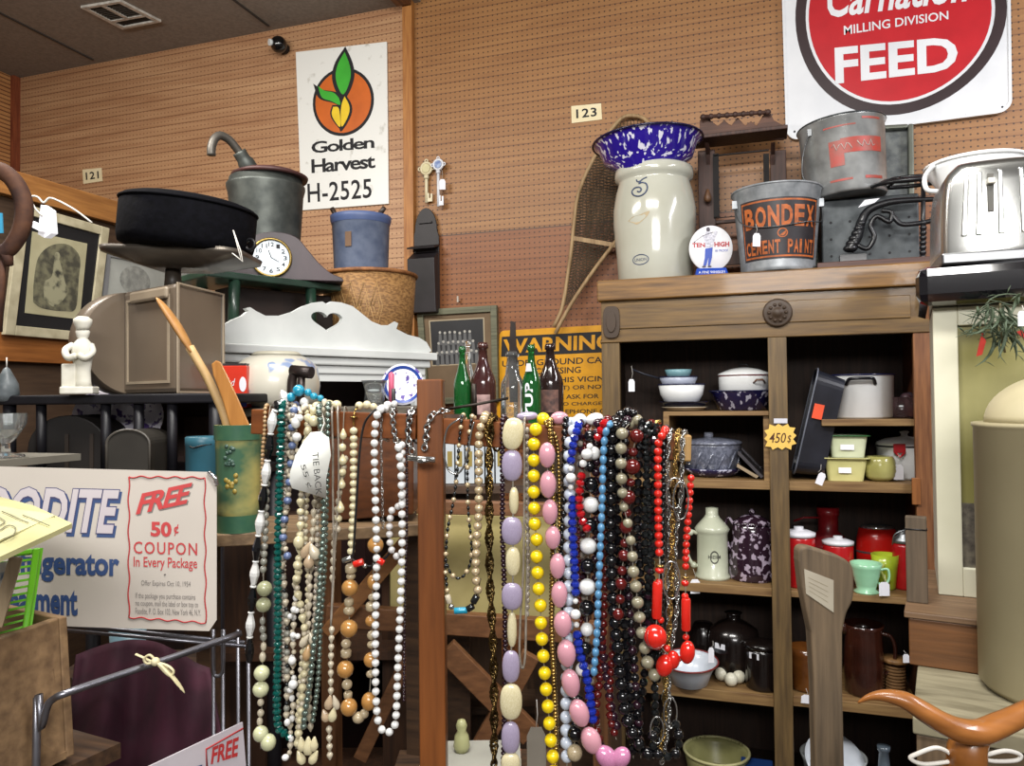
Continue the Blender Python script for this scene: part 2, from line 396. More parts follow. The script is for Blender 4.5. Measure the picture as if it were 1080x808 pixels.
# ---------------------------------------------------------------- number cards
def card(C, s, label, Y=YW-.003):
    q = pq(C, Y=Y); t = Thing('number_card', label, 'number card', q.base())
    mb = MB(); q.slab(mb, 0, 1, 0, 1, -.002, .001); t.part('card', mb, M('card_cream', '#e2d6b4', .7, c2='#d8caa2'), True)
    mb = MB(); text(mb, q, s, .16, .84, .24, .78, .0016, bold=.02, sp=1.1); t.part('lettering', mb, INK, True)
card([(88, 194), (108, 191), (107, 177), (87, 179)], '121', 'small cream number card reading 121 on the wood wall')
card([(603, 130), (635, 126), (634, 109), (602.5, 112)], '123', 'cream number card reading 123 on the pegboard wall')
# ---------------------------------------------------------------- big feed sign
C = [(829, 149), (1067, 118), (1065, -34), (824, -24)]; q = pq(C, Y=YW-.02); g = imgq(q, C)
t = Thing('feed_sign', 'large white metal FEED sign with red disc and black ring on the pegboard', 'sign', q.base())
def rr(u0, u1, v0, v1, ru, rv, n=6):
    o = []
    for cx, cy, a in ((u1-ru, v0+rv, -PI/2), (u1-ru, v1-rv, 0), (u0+ru, v1-rv, PI/2), (u0+ru, v0+rv, PI)):
        for i in range(n+1): b_ = a+PI/2*i/n; o.append((cx+ru*math.cos(b_), cy+rv*math.sin(b_)))
    return o
mb = MB(); slabshape(mb, lambda x, z, y: q.p(x, z, y), [rr(0, 1, 0, 1, .06, .08)], -.012, .002); t.part('panel', mb, M('sign_white_gloss', '#dfe1e4', .22, c2='#cfd2d6', coat=.5, sc=4), True, bevel=.003)
mb = MB(); slabshape(mb, lambda x, z, y: q.p(x, z, y), [rr(0, 1, 0, 1, .06, .08), rr(.012, .988, .018, .982, .055, .07)], .002, .007); t.part('rim', mb, M('sign_white_gloss', '#dfe1e4'), True, bevel=.001)
def ep(px, py, rx, ry): 
    u, v = g(px, py); return u, v, rx/240., ry/164.
mb = MB()
u, v = g(946, 15); RX, RY = 111/240, 107/164
o = .0028
for s_, m_ in ((1, 0), (.895, 1), (.865, 2)):
    shape(mb, q, [ell(u, v, RX*s_, RY*s_, 64)], o, m_); o += .0005
t.part('emblem', mb, [M('sign_black', '#3a2e30', .3), M('sign_white_gloss', '#dfe1e4'), M('sign_red', '#b8232b', .3, c2='#ad2028', coat=.4)], True, label='red disc in a black ring')
mb = MB()
def t4(s, bl, br, h, **kw):
    a = g(*bl); b_ = g(*br); dv = h/164.
    text(mb, q, s, a[0], b_[0], a[1], a[1]+dv, .005, bend=lambda x: (b_[1]-a[1])*x, **kw)
t4('FEED', (881, 89), (1010, 74), 37, bold=.03, sp=1.0)
t4('MILLING DIVISION', (890, 37.5), (1000, 21), 9.5, bold=.012)
t4('Carnation', (873, 20), (1022, 2), 38, bold=.02, shear=.25)
t.part('lettering', mb, M('sign_white_gloss', '#dfe1e4'), True)
for px, py in ((838, 139), (1057, 113), (1018, 122)): mb = MB(); a = g(px, py); shape(mb, q, [ell(a[0], a[1], .005, .007, 12)], .0025); t.part('bolt_hole', mb, INK, True)
# ---------------------------------------------------------------- WARNING sign
C = [(524, 441), (660, 439), (660, 341.5), (527, 349)]; q = pq(C, Y=YW-.008); g = imgq(q, C)
t = Thing('warning_sign', 'yellow and black WARNING cable sign low on the pegboard wall', 'sign', q.base())
mb = MB(); slabshape(mb, lambda x, z, y: q.p(x, z, y), [rr(0, 1, 0, 1, .04, .05)], -.006, .001); t.part('panel', mb, M('sign_amber', '#d99a12', .4, c2='#c48a10', sc=12), True)
mb = MB(); q.slab(mb, .02, .98, .70, .93, .001, .0015); t.part('banner', mb, INK, True)
mb = MB(); text(mb, q, 'WARNING', .035, .90, .735, .90, .002, bold=.03); t.part('lettering', mb, M('sign_amber', '#d99a12'), True, label='large amber WARNING')
mb = MB()
for s, a, b_, c_, d_ in (('UNDERGROUND CABLE', .03, .95, .585, .655), ('CROSSING', .3, .66, .485, .555), ('IN THIS VICINITY', .34, .97, .385, .445), ('DO NOT DIRECT) OR NOT', .04, .86, .29, .35), ('PLEASE ASK FOR', .34, .80, .20, .25), ('(NO CHARGE)', .46, .84, .115, .165), ('TELEPHONE CO', .44, .90, .035, .085)):
    text(mb, q, s, a, b_, c_, d_, .0015, bold=.015)
t.part('lettering', mb, INK, True, label='small black wording')
# ---------------------------------------------------------------- group photograph in a frame
C = [(447, 427), (526, 424), (524, 322), (440, 327)]; q = pq(C, Y=YW-.03); g = imgq(q, C)
t = Thing('framed_photograph', 'old group photograph in a grey green frame left of the yellow sign', 'framed picture', q.base())
mb = MB(); q.frame(mb, .075, .065, -.02, .008); t.part('frame', mb, WOOD('frame_green', '#6f6f58', '#4c4d3c', .5, 'x'), True, bevel=.002)
mb = MB(); q.slab(mb, .07, .93, .06, .94, -.018, -.006); t.part('mat_board', mb, M('mat_brown', '#6d5a44', .8), True)
mb = MB(); a = g(456, 385); b_ = g(509, 336); q.slab(mb, a[0]-.015, b_[0]+.015, a[1]-.012, b_[1]+.012, -.006, -.0052, 1)
q.slab(mb, a[0], b_[0], a[1], b_[1], -.0052, -.0046, 0)
t.part('photograph', mb, [M('photo_dark', '#26272a', .4), M('photo_edge', '#a89a80', .6)], True)
mb = MB(); random.seed(3)
for row in range(3):
    for i in range(9-row):
        u = a[0]+.05+(b_[0]-a[0]-.1)*(i+.5*row*.8+.3)/9; v = a[1]+(b_[1]-a[1])*(.28+.22*row)+random.uniform(-.01, .01)
        shape(mb, q, [ell(u, v, .017, .015, 8)], -.0042, 0); shape(mb, q, [[(u-.024, v-.13), (u+.024, v-.13), (u+.016, v-.017), (u-.016, v-.017)]], -.0043, 1)
t.part('figures', mb, [M('photo_pale', '#a9a7a0', .5), M('photo_mid', '#5c5d5e', .5)], True)
p = PY(484, 318, YW-.01); mb = MB(); mb.cyl((p.x, YW, p.z), (p.x, YW-.025, p.z+.004), .004, n=8); mb.box((p.x, YW-.025, p.z+.01), (.008, .004, .03)); solo('wall_hook', 'small white hook on the pegboard above the framed group photograph', 'hook', mb, M('hook_white', '#b5aca0', .5))
# ---------------------------------------------------------------- key shaped hangers
def key(px, pyt, pyb, w, label, m, mface, back=0.):
    Y = YW-.018-back; k = sY(px, Y); p = PY(px, pyb, Y); H = (pyb-pyt)*k; W = w*k
    t = Thing('key_ornament', label, 'key ornament', p)
    mb = MB(); R = W/2; zc = H-R*1.25
    mb.ring((0, 0, 0), R*.8, R*.2, 20, 6, T=Matrix.Translation((0, 0, zc)) @ Matrix.Rotation(PI/2, 4, 'X'))
    mb.ring((0, 0, 0), R*.22, R*.1, 10, 5, T=Matrix.Translation((0, 0, H-R*.18)) @ Matrix.Rotation(PI/2, 4, 'X'))
    for sx in (-1, 1): mb.ring((0, 0, 0), R*.25, R*.1, 10, 5, T=Matrix.Translation((sx*R, 0, zc)) @ Matrix.Rotation(PI/2, 4, 'X'))
    t.part('bow', mb, m)
    mb = MB(); mb.cyl((0, 0, 0), (0, 0, zc-R*.8), R*.24, n=10)
    mb.cyl((0, 0, zc-R*1.5), (0, 0, zc-R*1.0), R*.38, n=10); t.part('shaft', mb, m)
    mb = MB(); mb.prism([(0, H*.02), (R*.9, H*.02), (R*.9, H*.2), (R*.65, H*.2), (R*.65, H*.1), (R*.4, H*.1), (R*.4, H*.22), (0, H*.22)], -.004, .004); t.part('bit', mb, m)
    mb = MB(); mb.cyl((0, -.002, zc), (0, -.006, zc), R*.6, n=20); t.part('dial', mb, mface)
km = M('key_cream', '#d8cfb4', .4, c2='#c4b894')
kw_ = M('key_white', '#d8dbe2', .3)
key(450, 168, 214, 15, 'cream skeleton key ornament with square dial on the pegboard, lower of the pair', km, M('dial_cream', '#cfc79a', .5))
key(462.5, 165, 218, 13, 'white skeleton key ornament with round blue dial, right of the cream one', kw_, M('dial_blue', '#9fb0cc', .5, c2='#5a6ea0', sc=60), .02)
ptag('white price tag hanging beside the key ornaments on the pegboard', (465, 176), (466.5, 189), 6.5, 11, PY(466, 190, YW-.05).y/ray(466, 190).y)
# black tin match safe
Y = YW-.06; k = sY(447, Y); p = PY(447, 330, Y); H = 113*k; W = 30*k
t = Thing('match_safe', 'black cast iron letter or match holder with arched top hanging under the key ornaments', 'match holder', V((p.x, YW-.02, p.z)))
blk = M('cast_black', '#231f22', .5, c2='#171416', bump=.2)
ar = [(-W/2, 0), (W/2, 0), (W/2, H*.72)]+[(W/2*.86*math.cos(a), H*.78+H*.22*math.sin(a)) for a in [PI*i/12 for i in range(13)]]+[(-W/2, H*.72)]
mb = MB(); mb.prism(ar, -.01, .0); t.part('back_plate', mb, blk, bevel=.002)
mb = MB(); mb.hexa([(-W*.52, -.06, 0), (W*.52, -.06, 0), (W*.5, -.01, 0), (-W*.5, -.01, 0), (-W*.52, -.075, H*.5), (W*.52, -.075, H*.5), (W*.5, -.01, H*.58), (-W*.5, -.01, H*.58)]); t.part('pocket', mb, blk, bevel=.003)
mb = MB(); mb.box((0, -.04, H*.62), (W*1.05, .07, .008), rx=.3); t.part('lid', mb, blk); mb = MB(); mb.box((0, -.014, H*.86), (W*.5, .012, .008)); t.part('ridge', mb, blk)
# ---------------------------------------------------------------- snowshoe leaning on the wall
Yt, Yb = YW-.03, YW-.12
def SP(px, py): f = (py-120)/(345-120); return PY(px, py, Yt+(Yb-Yt)*f)
loop = sm2([(584, 345), (594, 320), (603, 260), (610, 205), (630, 160), (652, 128), (668, 122), (684, 130), (690, 160), (680, 200), (660, 240), (630, 280), (606, 315), (590, 343)], 6)
t = Thing('snowshoe', 'old wooden snowshoe with rawhide webbing leaning behind the stoneware crock', 'snowshoe', SP(588, 345))
mb = MB(); mb.tube([SP(*p) for p in loop]+[SP(586, 352)], .0095, 8); t.part('frame', mb, WOOD('snowshoe_wood', '#a58a64', '#7c6242', .6, 'z'), True)
wb = M('rawhide', '#4a3e2c', .8, c2='#352b1e')
def rowx(y):      # crossings of the loop at image row y
    xs = []
    for i in range(len(loop)-1):
        (x0, y0), (x1, y1) = loop[i], loop[i+1]
        if (y0-y)*(y1-y) < 0: xs.append(x0+(x1-x0)*(y-y0)/(y1-y0))
    return (min(xs), max(xs)) if len(xs) > 1 else None
mb = MB()
for i in range(60):
    y = 128+i*3.1
    r1 = rowx(y); r2 = rowx(y+14); r3 = rowx(y+3)
    if r1 and r2:
        mb.tube([SP(r1[0], y), SP(r2[1], y+14)], .0019, 4); mb.tube([SP(r1[1], y), SP(r2[0], y+14)], .0019, 4)
    if r3: mb.tube([SP(r3[0], y+3), SP(r3[1], y+3)], .0013, 4)
for i in range(24):
    x = 604+i*3.6
    ys = [yy for yy in range(126, 310, 3) if rowx(yy) and rowx(yy)[0] < x < rowx(yy)[1]]
    if len(ys) > 3: mb.tube([SP(x, ys[0]), SP(x, ys[-1])], .0017, 4)
t.part('webbing', mb, wb, True)
mb = MB()
for y in (161.3, 251.3):
    r1 = rowx(y); mb.bar(SP(r1[0], y), SP(r1[1], y+8), .012, .02)
t.part('crossbar', mb, WOOD('snowshoe_wood', '#a58a64', '#7c6242'), True)
# ================================================================ CABINET
YC = 3.0; YB = 3.45
def cx(px, py=500, Y=YC): return PY(px, py, Y).x
def cz(px, py, Y=YC): return PY(px, py, Y).z
cabw = WOOD('cabinet_oak', '#74592f', '#4f3b22', .5, 'x', 5, coat=.1)
cabz = WOOD('cabinet_oak_upright', '#6e5836', '#4b3b25', .5, 'z', 5, coat=.1)
cabt = WOOD('cabinet_top_oak', '#8a6534', '#553b1f', .45, 'x', 5, coat=.15)
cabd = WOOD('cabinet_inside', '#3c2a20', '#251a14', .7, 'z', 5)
shw = WOOD('shelf_pine', '#8f7248', '#65492c', .6, 'x', 5)
X0, X1 = cx(636), cx(984); XM0, XM1 = cx(812), cx(832)
ZT = cz(812, 286); ZS = cz(812, 309.5); ZF = cz(812, 356)
WC = (X0+X1)/2
t = Thing('cabinet', 'large antique brown wooden cabinet with open shelves of enamelware against the pegboard wall', 'cabinet', V((WC, YB, 0)))
def P(name, mb, m, **k): return t.part(name, mb, m, True, **k)
def bx(x0, x1, y0, y1, z0, z1): return MB().box(((x0+x1)/2, (y0+y1)/2, (z0+z1)/2), (x1-x0, y1-y0, z1-z0))
P('top', bx(X0-.012, X1+.012, YC-.02, YB, ZS, ZT), cabt, bevel=.006)
fr = P('frieze', bx(X0, X1, YC, YC+.025, ZF, ZS), cabw, bevel=.003)
P('frieze_panel', bx(cx(655), cx(964), YC-.006, YC, cz(812, 341), cz(812, 318)), cabw, bevel=.003)
P('moulding', bx(X0-.004, X1, YC-.006, YC+.002, ZF, ZF+.008), cabw, bevel=.003)
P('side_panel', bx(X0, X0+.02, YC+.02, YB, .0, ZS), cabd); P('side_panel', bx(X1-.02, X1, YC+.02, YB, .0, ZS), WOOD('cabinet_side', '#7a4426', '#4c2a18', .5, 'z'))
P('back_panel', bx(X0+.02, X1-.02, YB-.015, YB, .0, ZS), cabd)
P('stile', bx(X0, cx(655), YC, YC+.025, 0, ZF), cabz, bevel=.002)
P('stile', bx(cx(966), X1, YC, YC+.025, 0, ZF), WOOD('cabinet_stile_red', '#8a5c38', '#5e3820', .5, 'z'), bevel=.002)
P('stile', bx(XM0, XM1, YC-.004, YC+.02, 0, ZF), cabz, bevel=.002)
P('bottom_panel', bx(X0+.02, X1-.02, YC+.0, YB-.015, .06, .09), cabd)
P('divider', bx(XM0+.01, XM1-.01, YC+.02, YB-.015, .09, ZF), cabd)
# rosette and tablet
mb = MB(); c_ = PY(820, 330, YC-.006); T_ = Matrix.Translation(c_) @ Matrix.Rotation(PI/2, 4, 'X')
mb.lathe([(.053, 0), (.053, .006), (.045, .01), (.04, .008), (.032, .016), (.024, .014), (.016, .022), (.006, .026), (.0001, .026)], 28, T=T_); 
for i in range(10):
    a = 2*PI*i/10; mb.sph((c_.x+.03*math.cos(a), c_.y-.014, c_.z+.03*math.sin(a)), .007, 8, 6)
P('rosette', mb, M('dark_carving', '#3f3023', .5))
mb = MB(); a, b = PY(645, 340, YC-.003), None
w, h = 9*sY(645, YC), 17*sY(645, YC)
mb.prism([(a.x+w*math.copysign(abs(math.cos(x))**.6, math.cos(x)), a.z+h*math.copysign(abs(math.sin(x))**.6, math.sin(x))) for x in [2*PI*i/28 for i in range(28)]], YC-.012, YC+.001)
mb.prism([(a.x+w*.6*math.cos(x), a.z+h*.65*math.sin(x)) for x in [2*PI*i/20 for i in range(20)]], YC-.018, YC-.01)
P('tablet', mb, M('dark_carving', '#3f3023', .5), bevel=.002)
# shelves ; each: z top from image
SH = {}
def shelf(key, px0, px1, yt, ylow, Yb=YB-.015, m=shw):
    x0, x1 = cx(px0), cx(px1); xm = (px0+px1)/2; z1 = cz(xm, yt); z0 = cz(xm, ylow); SH[key] = z1
    P('shelf', bx(x0, x1, YC+.012, Yb, z0, z1), m, bevel=.002)
shelf('L1', 700, 812, 434, 438.5); shelf('L2', 655, 812, 506, 515); shelf('L3', 655, 812, 616, 625); shelf('L4', 655, 812, 727, 738)
shelf('R1', 868, 967, 442.5, 449.5); shelf('R2', 832, 967, 509.5, 519.5); shelf('R3', 832, 967, 628, 635); shelf('R4', 832, 967, 742, 753)
P('shelf_support', bx(cx(700), cx(706), YC+.012, YB-.02, SH['L2'], SH['L1']-.014), shw); P('shelf_support', bx(cx(806), cx(812), YC+.03, YB-.02, SH['L2'], SH['L1']-.014), shw)
P('shelf_support', bx(cx(868), cx(871), YC+.05, YB-.02, SH['R2'], SH['R1']-.02), cabd)
SH['B'] = .09
P('latch', bx(cx(961), cx(970), YC-.012, YC+.0, cz(965, 532), cz(965, 504)), WOOD('latch_wood', '#9a6232', '#7a4a24', .5, 'z'), bevel=.002)
# starburst price card
q = pq([(806, 475), (840, 475), (840, 447), (806, 447)], Y=YC-.012); 
tt = Thing('price_card', 'yellow starburst price card reading 450 taped on the cabinet mullion', 'price card', q.base())
pts = []
for i in range(24):
    a = 2*PI*i/24+.1; rr_ = .5 if i % 2 == 0 else .40
    pts.append((.5+rr_*1.0*max(-1, min(1, 1.15*math.cos(a))), .5+rr_*max(-.96, min(1, 1.2*math.sin(a)))))
mb = MB(); slabshape(mb, lambda x, z, y: q.p(x, z, y), [pts], -.001, .0005); tt.part('card', mb, M('star_yellow', '#e3bd5e', .6, c2='#dab255'), True)
mb = MB(); text(mb, q, '450', .16, .68, .28, .66, .0012, bold=.004, shear=.2); text(mb, q, '$', .72, .84, .26, .58, .0012, shear=.2); tt.part('lettering', mb, M('brown_ink', '#4a2a18', .7), True)
mb = MB(); q.slab(mb, .3, .72, 1.02, 1.2, 0, .001); tt.part('tape', mb, M('tape_white', '#cfd0da', .4), True)
# ---------------------------------------------------------------- contents
TURQ = M('enamel_turquoise', '#7aa0a8', .3, c2='#5c858f'); LAV = M('enamel_lavender', '#a6acbe', .3); NAVY = M('enamel_navy', '#1b1f45', .25, coat=.3)
NSPK = SPECK('enamel_navy_speckle', '#1c1a44', '#b9bad0', 34, .42, st=(1.2, 1.2, .7))
def lat(name, label, cat, px, Y, zb, prof, mat, py=430, n=36, parts=(), group=None, rot=None, rz=0, dz=0, rim=None):
    k = sY(px, Y, py); p = PY(px, py, Y); loc = V((p.x, p.y, zb+dz))
    if not parts and rim is None:
        return solo(name, label, cat, MB().lathe([(r*k, z*k) for r, z in prof], n), mat, loc, rot=rot, group=group), k
    t_ = Thing(name, label, cat, loc, rot=rot, group=group); t_.k = k
    b_ = t_.part('body', MB().lathe([(r*k, z*k) for r, z in prof], n), mat)
    if rim: 
        mb = MB(); mb.ring((0, 0, rim[1]*k), rim[0]*k, rim[2]*k, 40, 6); t_.part('rim', mb, rim[3])
    return t_, k
z = SH['L1']
lat('enamel_plate', 'cream enamel plate at the bottom of the bowl stack on the upper left cabinet shelf', 'plate', 722, 3.14, z, [(12, 0), (19, 1), (23, 4), (24, 4.4), (19, 2), (.1, 1.5)], M('enamel_cream', '#b8ab94', .35))
lat('enamel_plate', 'navy blue enamel plate under the white bowl on the upper left cabinet shelf', 'plate', 722, 3.14, z, [(14, 0), (20, 1.5), (26, 6.5), (27, 7), (20, 3.5), (.1, 3)], NAVY, dz=.012)
lat('enamel_bowl', 'white enamel bowl with dark rim in the stack on the upper left cabinet shelf', 'bowl', 719, 3.14, z, [(13, 0), (17, 1), (22, 10), (24, 20.5), (23.2, 20.5), (20, 8), (14, 2), (.1, 2)], WHITE, dz=.028, rim=(24, 20.5, .7, NAVY))
t_, k = lat('enamel_saucepan', 'pale lavender enamel saucepan resting in the white bowl on the upper left shelf', 'saucepan', 716, 3.14, z, [(15, 0), (17, 2), (20, 9), (19.4, 9), (15, 1.5), (.1, 1.5)], LAV, dz=.028+.075, rim=(20, 9, .5, NAVY))
mb = MB(); mb.tube([(-20*k, 0, 8*k), (-36*k, -.01, 13*k), (-48*k, -.02, 18*k)], .004, 6); t_.part('handle', mb, M('handle_dark', '#2a2d38', .4))
lat('enamel_bowl', 'small turquoise enamel bowl topmost of the stack on the upper left shelf', 'bowl', 716, 3.14, z, [(10, 0), (13, 5), (14, 9), (13, 9), (10, 1), (.1, 1)], TURQ, dz=.028+.075+.03)
t_, k = lat('speckled_basin', 'dark blue speckled enamel basin under the white casserole on the upper left shelf', 'basin', 783, 3.2, z, [(22, 0), (25, 1), (31, 17), (34, 20), (34, 21), (30, 19), (24, 3), (.1, 3)], NSPK, rim=(34, 20.5, .7, NAVY))
t_, k = lat('enamel_casserole', 'white enamel casserole with red lined lid sitting in the speckled basin', 'casserole', 785, 3.2, z, [(22, 0), (25.5, 2), (26, 16), (26, 18), (.1, 18)], WHITE, dz=18.5*sY(783, 3.2), rim=(26, 18, .7, M('rim_red', '#7a2a28', .3)))
mb = MB(); mb.lathe([(27*k, 18.5*k), (26*k, 20.5*k), (15*k, 25*k), (4*k, 27*k), (.1*k, 27*k)], 36); t_.part('lid', mb, WHITE)
mb = MB(); mb.tube([(-5*k, 0, 26*k), (-3*k, 0, 30*k), (3*k, 0, 30*k), (5*k, 0, 26*k)], .004, 6); t_.part('knob', mb, BLACKP)
mb = MB(); mb.tube([(10*k, -24*k, 10*k), (13*k, -29*k, 13*k), (19*k, -26*k, 13*k), (21*k, -17*k, 10*k)], .004, 6); t_.part('handle', mb, M('brass_dark', '#6a4a3a', .4))
ptag('white price tag hanging in the top left corner of the cabinet', (666, 386), (666, 400), 6.5, 13, 2.95)
# roaster
z = SH['L2']
lat('enamel_plate', 'blue speckled enamel plate under the grey graniteware roaster', 'plate', 751, 3.16, z, [(18, 0), (24, 2), (31, 8), (31, 9), (24, 4), (.1, 3)], NSPK)
GR = SPECK('graniteware_grey', '#565a68', '#6d7180', 90, .5, r=.3)
t_, k = lat('graniteware_roaster', 'oval grey graniteware roaster with ribbed sides and knobbed lid', 'roaster', 751, 3.16, z, [(22, 0), (26, 3), (28, 20), (29, 27), (29, 29), (.1, 29)], GR, dz=.018, parts=1)
mb = MB()
for i in range(14):
    a = 2*PI*i/14; pp = [((27+s_*1.2)*k*math.cos(a+s_*.3), (27+s_*1.2)*k*math.sin(a+s_*.3), (5+s_*17)*k) for s_ in (0, .5, 1)]; mb.tube(pp, .0045, 5)
t_.part('rib', mb, GR)
mb = MB(); mb.lathe([(30*k, 29*k), (30*k, 31*k), (27*k, 33*k), (9*k, 36*k), (.1*k, 36*k)], 36); ld = t_.part('lid', mb, GR)
mb = MB(); mb.cyl((-4*k, 0, 36*k), (-4*k, 0, 41*k), 5*k, 4.4*k, n=16); t_.part('knob', mb, LAV, parent=ld)
def tray(name, label, c0, c1, th, m, Y0, Y1):
    pass
for i, (dx, lab, m_) in enumerate(((0, 'dark grey baking sheet leaning right of the graniteware roaster', M('steel_grey', '#4d4a4e', .4, .6)), (-3, 'cream edged tray leaning lowest beside the graniteware roaster', M('tray_cream', '#9c8a70', .5)))):
    a = PY(777+dx*.3, 478+i*14, YC+.05); b = PY(803-i*5, 503, YC+.05); a.y = b.y = YC+.05; b.z = z+.004
    if i == 0: a.z = max(a.z, z+.05)
    u = (b-a).normalized(); w_ = V((0, .3, 0)); n_ = u.cross(V((0, 1, 0)))
    qd = Quad(a, b, b+w_, a+w_, nrm=V((.6, 0, .8))); mb = MB(); qd.slab(mb, 0, 1, 0, 1, 0, .004); qd.frame(mb, .05, .03, .0, .012)
    solo('baking_sheet', lab, 'tray', mb, m_)
# stein and speckled pot
z = SH['L3']
PALE = M('stoneware_pale_green', '#b9bda8', .3, c2='#a9ae98', coat=.3)
t_, k = lat('beer_stein', 'pale green stoneware stein with domed lid on the middle left shelf', 'stein', 749, 3.13, z, [(18, 0), (18.5, 3), (16, 5.5), (15.6, 45), (16.5, 48), (18, 51), (16, 54), (8, 63), (6.5, 66), (6.5, 73), (.1, 74)], PALE, parts=1)
mb = MB(); mb.tube(smooth([(-15*k, -4*k, 46*k), (-22*k, -6*k, 48*k), (-26*k, -7*k, 40*k), (-25*k, -7*k, 24*k), (-20*k, -6*k, 14*k), (-15*k, -4*k, 12*k)]), .0075, 8); mb.sph((-22*k, -6*k, 47*k), .014, 10, 8); mb.sph((-19*k, -5*k, 13*k), .013, 10, 8); t_.part('handle', mb, PALE)
cm = Cylm(t_.o.location, 15.9*k, 15.7*k, 45*k, -PI/2-.55+math.radians(5), -PI/2+.85)
mb = MB(); shape(mb, cm, [ell(.5, .53, .22, .15, 24), ell(.5, .53, .17, .115, 24)], .0008); text(mb, cm, 'HEIM', .2, .8, .5, .58, .0012, bold=.01); t_.part('printed_badge', mb, M('badge_grey', '#55564e', .5), True)
ptag('white price tag hanging from the stein handle on the middle left shelf', (731, 600), (733, 611), 10, 15, PY(733, 611, 3.02).y/ray(733, 611).y)
PSPK = SPECK('enamel_purple_speckle', '#2a1a26', '#a89aac', 42, .44, st=(1, 1, 1))
t_, k = lat('speckled_coffee_pot', 'tall purple and white speckled enamel coffee pot right of the stein', 'coffee pot', 791, 3.16, z, [(24, 0), (25, 2), (24, 20), (20, 50), (19, 56), (18, 57), (.1, 57)], PSPK, parts=1)
mb = MB(); mb.lathe([(20*k, 57*k), (18*k, 60*k), (8*k, 66*k), (.1*k, 67*k)], 32); mb.sph((0, 0, 69*k), 3.5*k, 12, 8); t_.part('lid', mb, PSPK)
mb = MB(); mb.tube(smooth([(-18*k, -4*k, 56*k), (-24*k, -5*k, 63*k), (-27*k, -5*k, 52*k), (-25*k, -5*k, 38*k), (-22*k, -5*k, 28*k)]), .0055, 8); t_.part('handle', mb, PSPK)
mb = MB(); mb.tube([(16*k, -8*k, 40*k), (20*k, -9*k, 50*k), (23*k, -9*k, 58*k)], [.018, .013, .009], 10); t_.part('spout', mb, PSPK)
# fourth shelf
z = SH['L4']
JUG = M('jug_black_brown', '#1c1412', .22, c2='#120d0c', coat=.4)
t_, k = lat('stoneware_jug', 'tall black brown stoneware jug with white price sticker on the fourth left shelf', 'jug', 770, 3.2, z, [(22, 0), (25, 3), (26, 38), (24, 48), (14, 55), (7, 58), (7, 63), (9, 65), (.1, 65)], JUG, parts=1)
mb = MB(); cm = Cylm(t_.o.location, 26*k, 26*k, 38*k, -PI/2-.75, -PI/2-.3); vs = [(0, .85), (1, .85), (1, 1.0), (0, 1.0)]
mb.add([cm.p(u, v, .002) for u, v in vs], [(0, 1, 2, 3)]); t_.part('price_sticker', mb, PAPER, True)
t_, k = lat('stoneware_jar', 'lidded dark brown jar with white price sticker right of the tall jug', 'jar', 800, 3.1, z, [(17, 0), (18, 2), (18, 38), (17, 42), (.1, 42)], JUG, parts=1)
mb = MB(); mb.lathe([(18.5*k, 42*k), (18.5*k, 46*k), (8*k, 49*k), (.1*k, 50*k)], 28); t_.part('lid', mb, JUG)
mb = MB(); cm = Cylm(t_.o.location, 18*k, 18*k, 40*k, -PI/2-.8, -PI/2-.2); mb.add([cm.p(u, v, .002) for u, v in [(0, .82), (1, .82), (1, .98), (0, .98)]], [(0, 1, 2, 3)]); t_.part('price_sticker', mb, PAPER, True)
lat('stoneware_jar', 'small dark jar behind the red rimmed bowl on the fourth left shelf', 'jar', 738, 3.26, z, [(13, 0), (15, 3), (15, 34), (11, 42), (9, 46), (.1, 46)], JUG)
egg = M('egg_white', '#d9d6c2', .3)
for i, (px, Y_, lab) in enumerate(((761, 3.12, 'leftmost of the three white ceramic eggs on the fourth left shelf'), (771, 3.07, 'middle white ceramic egg standing nearest the shelf edge'), (779, 3.11, 'rightmost of the three white ceramic eggs beside the dark jar'))):
    k = sY(px, Y_); p = PY(px, 715, Y_); solo('ceramic_egg', lab, 'egg', MB().sph((0, 0, 7*k), (6.8*k, 6.6*k, 7*k), 20, 14), egg, V((p.x, p.y, z)), group='ceramic eggs on the cabinet shelf')
t_, k = lat('enamel_bowl', 'wide white enamel bowl with red rim at the left end of the fourth shelf', 'bowl', 727, 3.06, z, [(16, 0), (19, 1.5), (24, 16), (29, 24), (30, 24.5), (27, 22.5), (22, 15), (17, 4), (.1, 3)], M('enamel_bluewhite', '#cfd6df', .25, coat=.3), rim=(29.8, 24.3, .9, M('rim_red', '#7a2a28', .3)), rot=(math.radians(5), 0, 0), py=700)
ptag('white price tag on a string standing up behind the red rimmed bowl', (752, 676), (750, 683), 6, 16, 2.86)
z = SH['B']
# low shelf for the bottom row
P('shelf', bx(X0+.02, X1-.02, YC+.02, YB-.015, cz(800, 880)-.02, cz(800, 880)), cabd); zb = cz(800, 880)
t_, k = lat('mixing_bowl', 'pale yellow green pottery mixing bowl on the lowest left shelf', 'bowl', 750, 3.16, zb, [(18, 0), (20, 3), (30, 40), (33, 56), (32, 58), (29, 52), (18, 8), (.1, 6)], M('pottery_yellow', '#9c9a6a', .35, c2='#8a8858'), rim=(33, 57, 1.6, M('pottery_yellow2', '#b4b080', .35)))
solo('blue_box', 'dark blue enamel box on the lowest left shelf beside the mixing bowl', 'box', MB().box((0, 0, .1), (.12, .12, .2)), M('box_blue', '#1f3e7a', .4), V((cx(798, 800, 3.12), 3.12, zb)), bevel=.004)
t_, k = lat('glass_jar', 'small white jar with brass screw lid in front of the mixing bowl', 'jar', 737, 3.05, zb, [(8, 0), (9, 2), (9, 36), (7, 40), (.1, 40)], M('jar_milk', '#c8ccd4', .2), parts=1)
mb = MB(); mb.cyl((0, 0, 40*k), (0, 0, 47*k), 8.6*k, n=20); t_.part('lid', mb, METAL('brass', '#8a7440'))
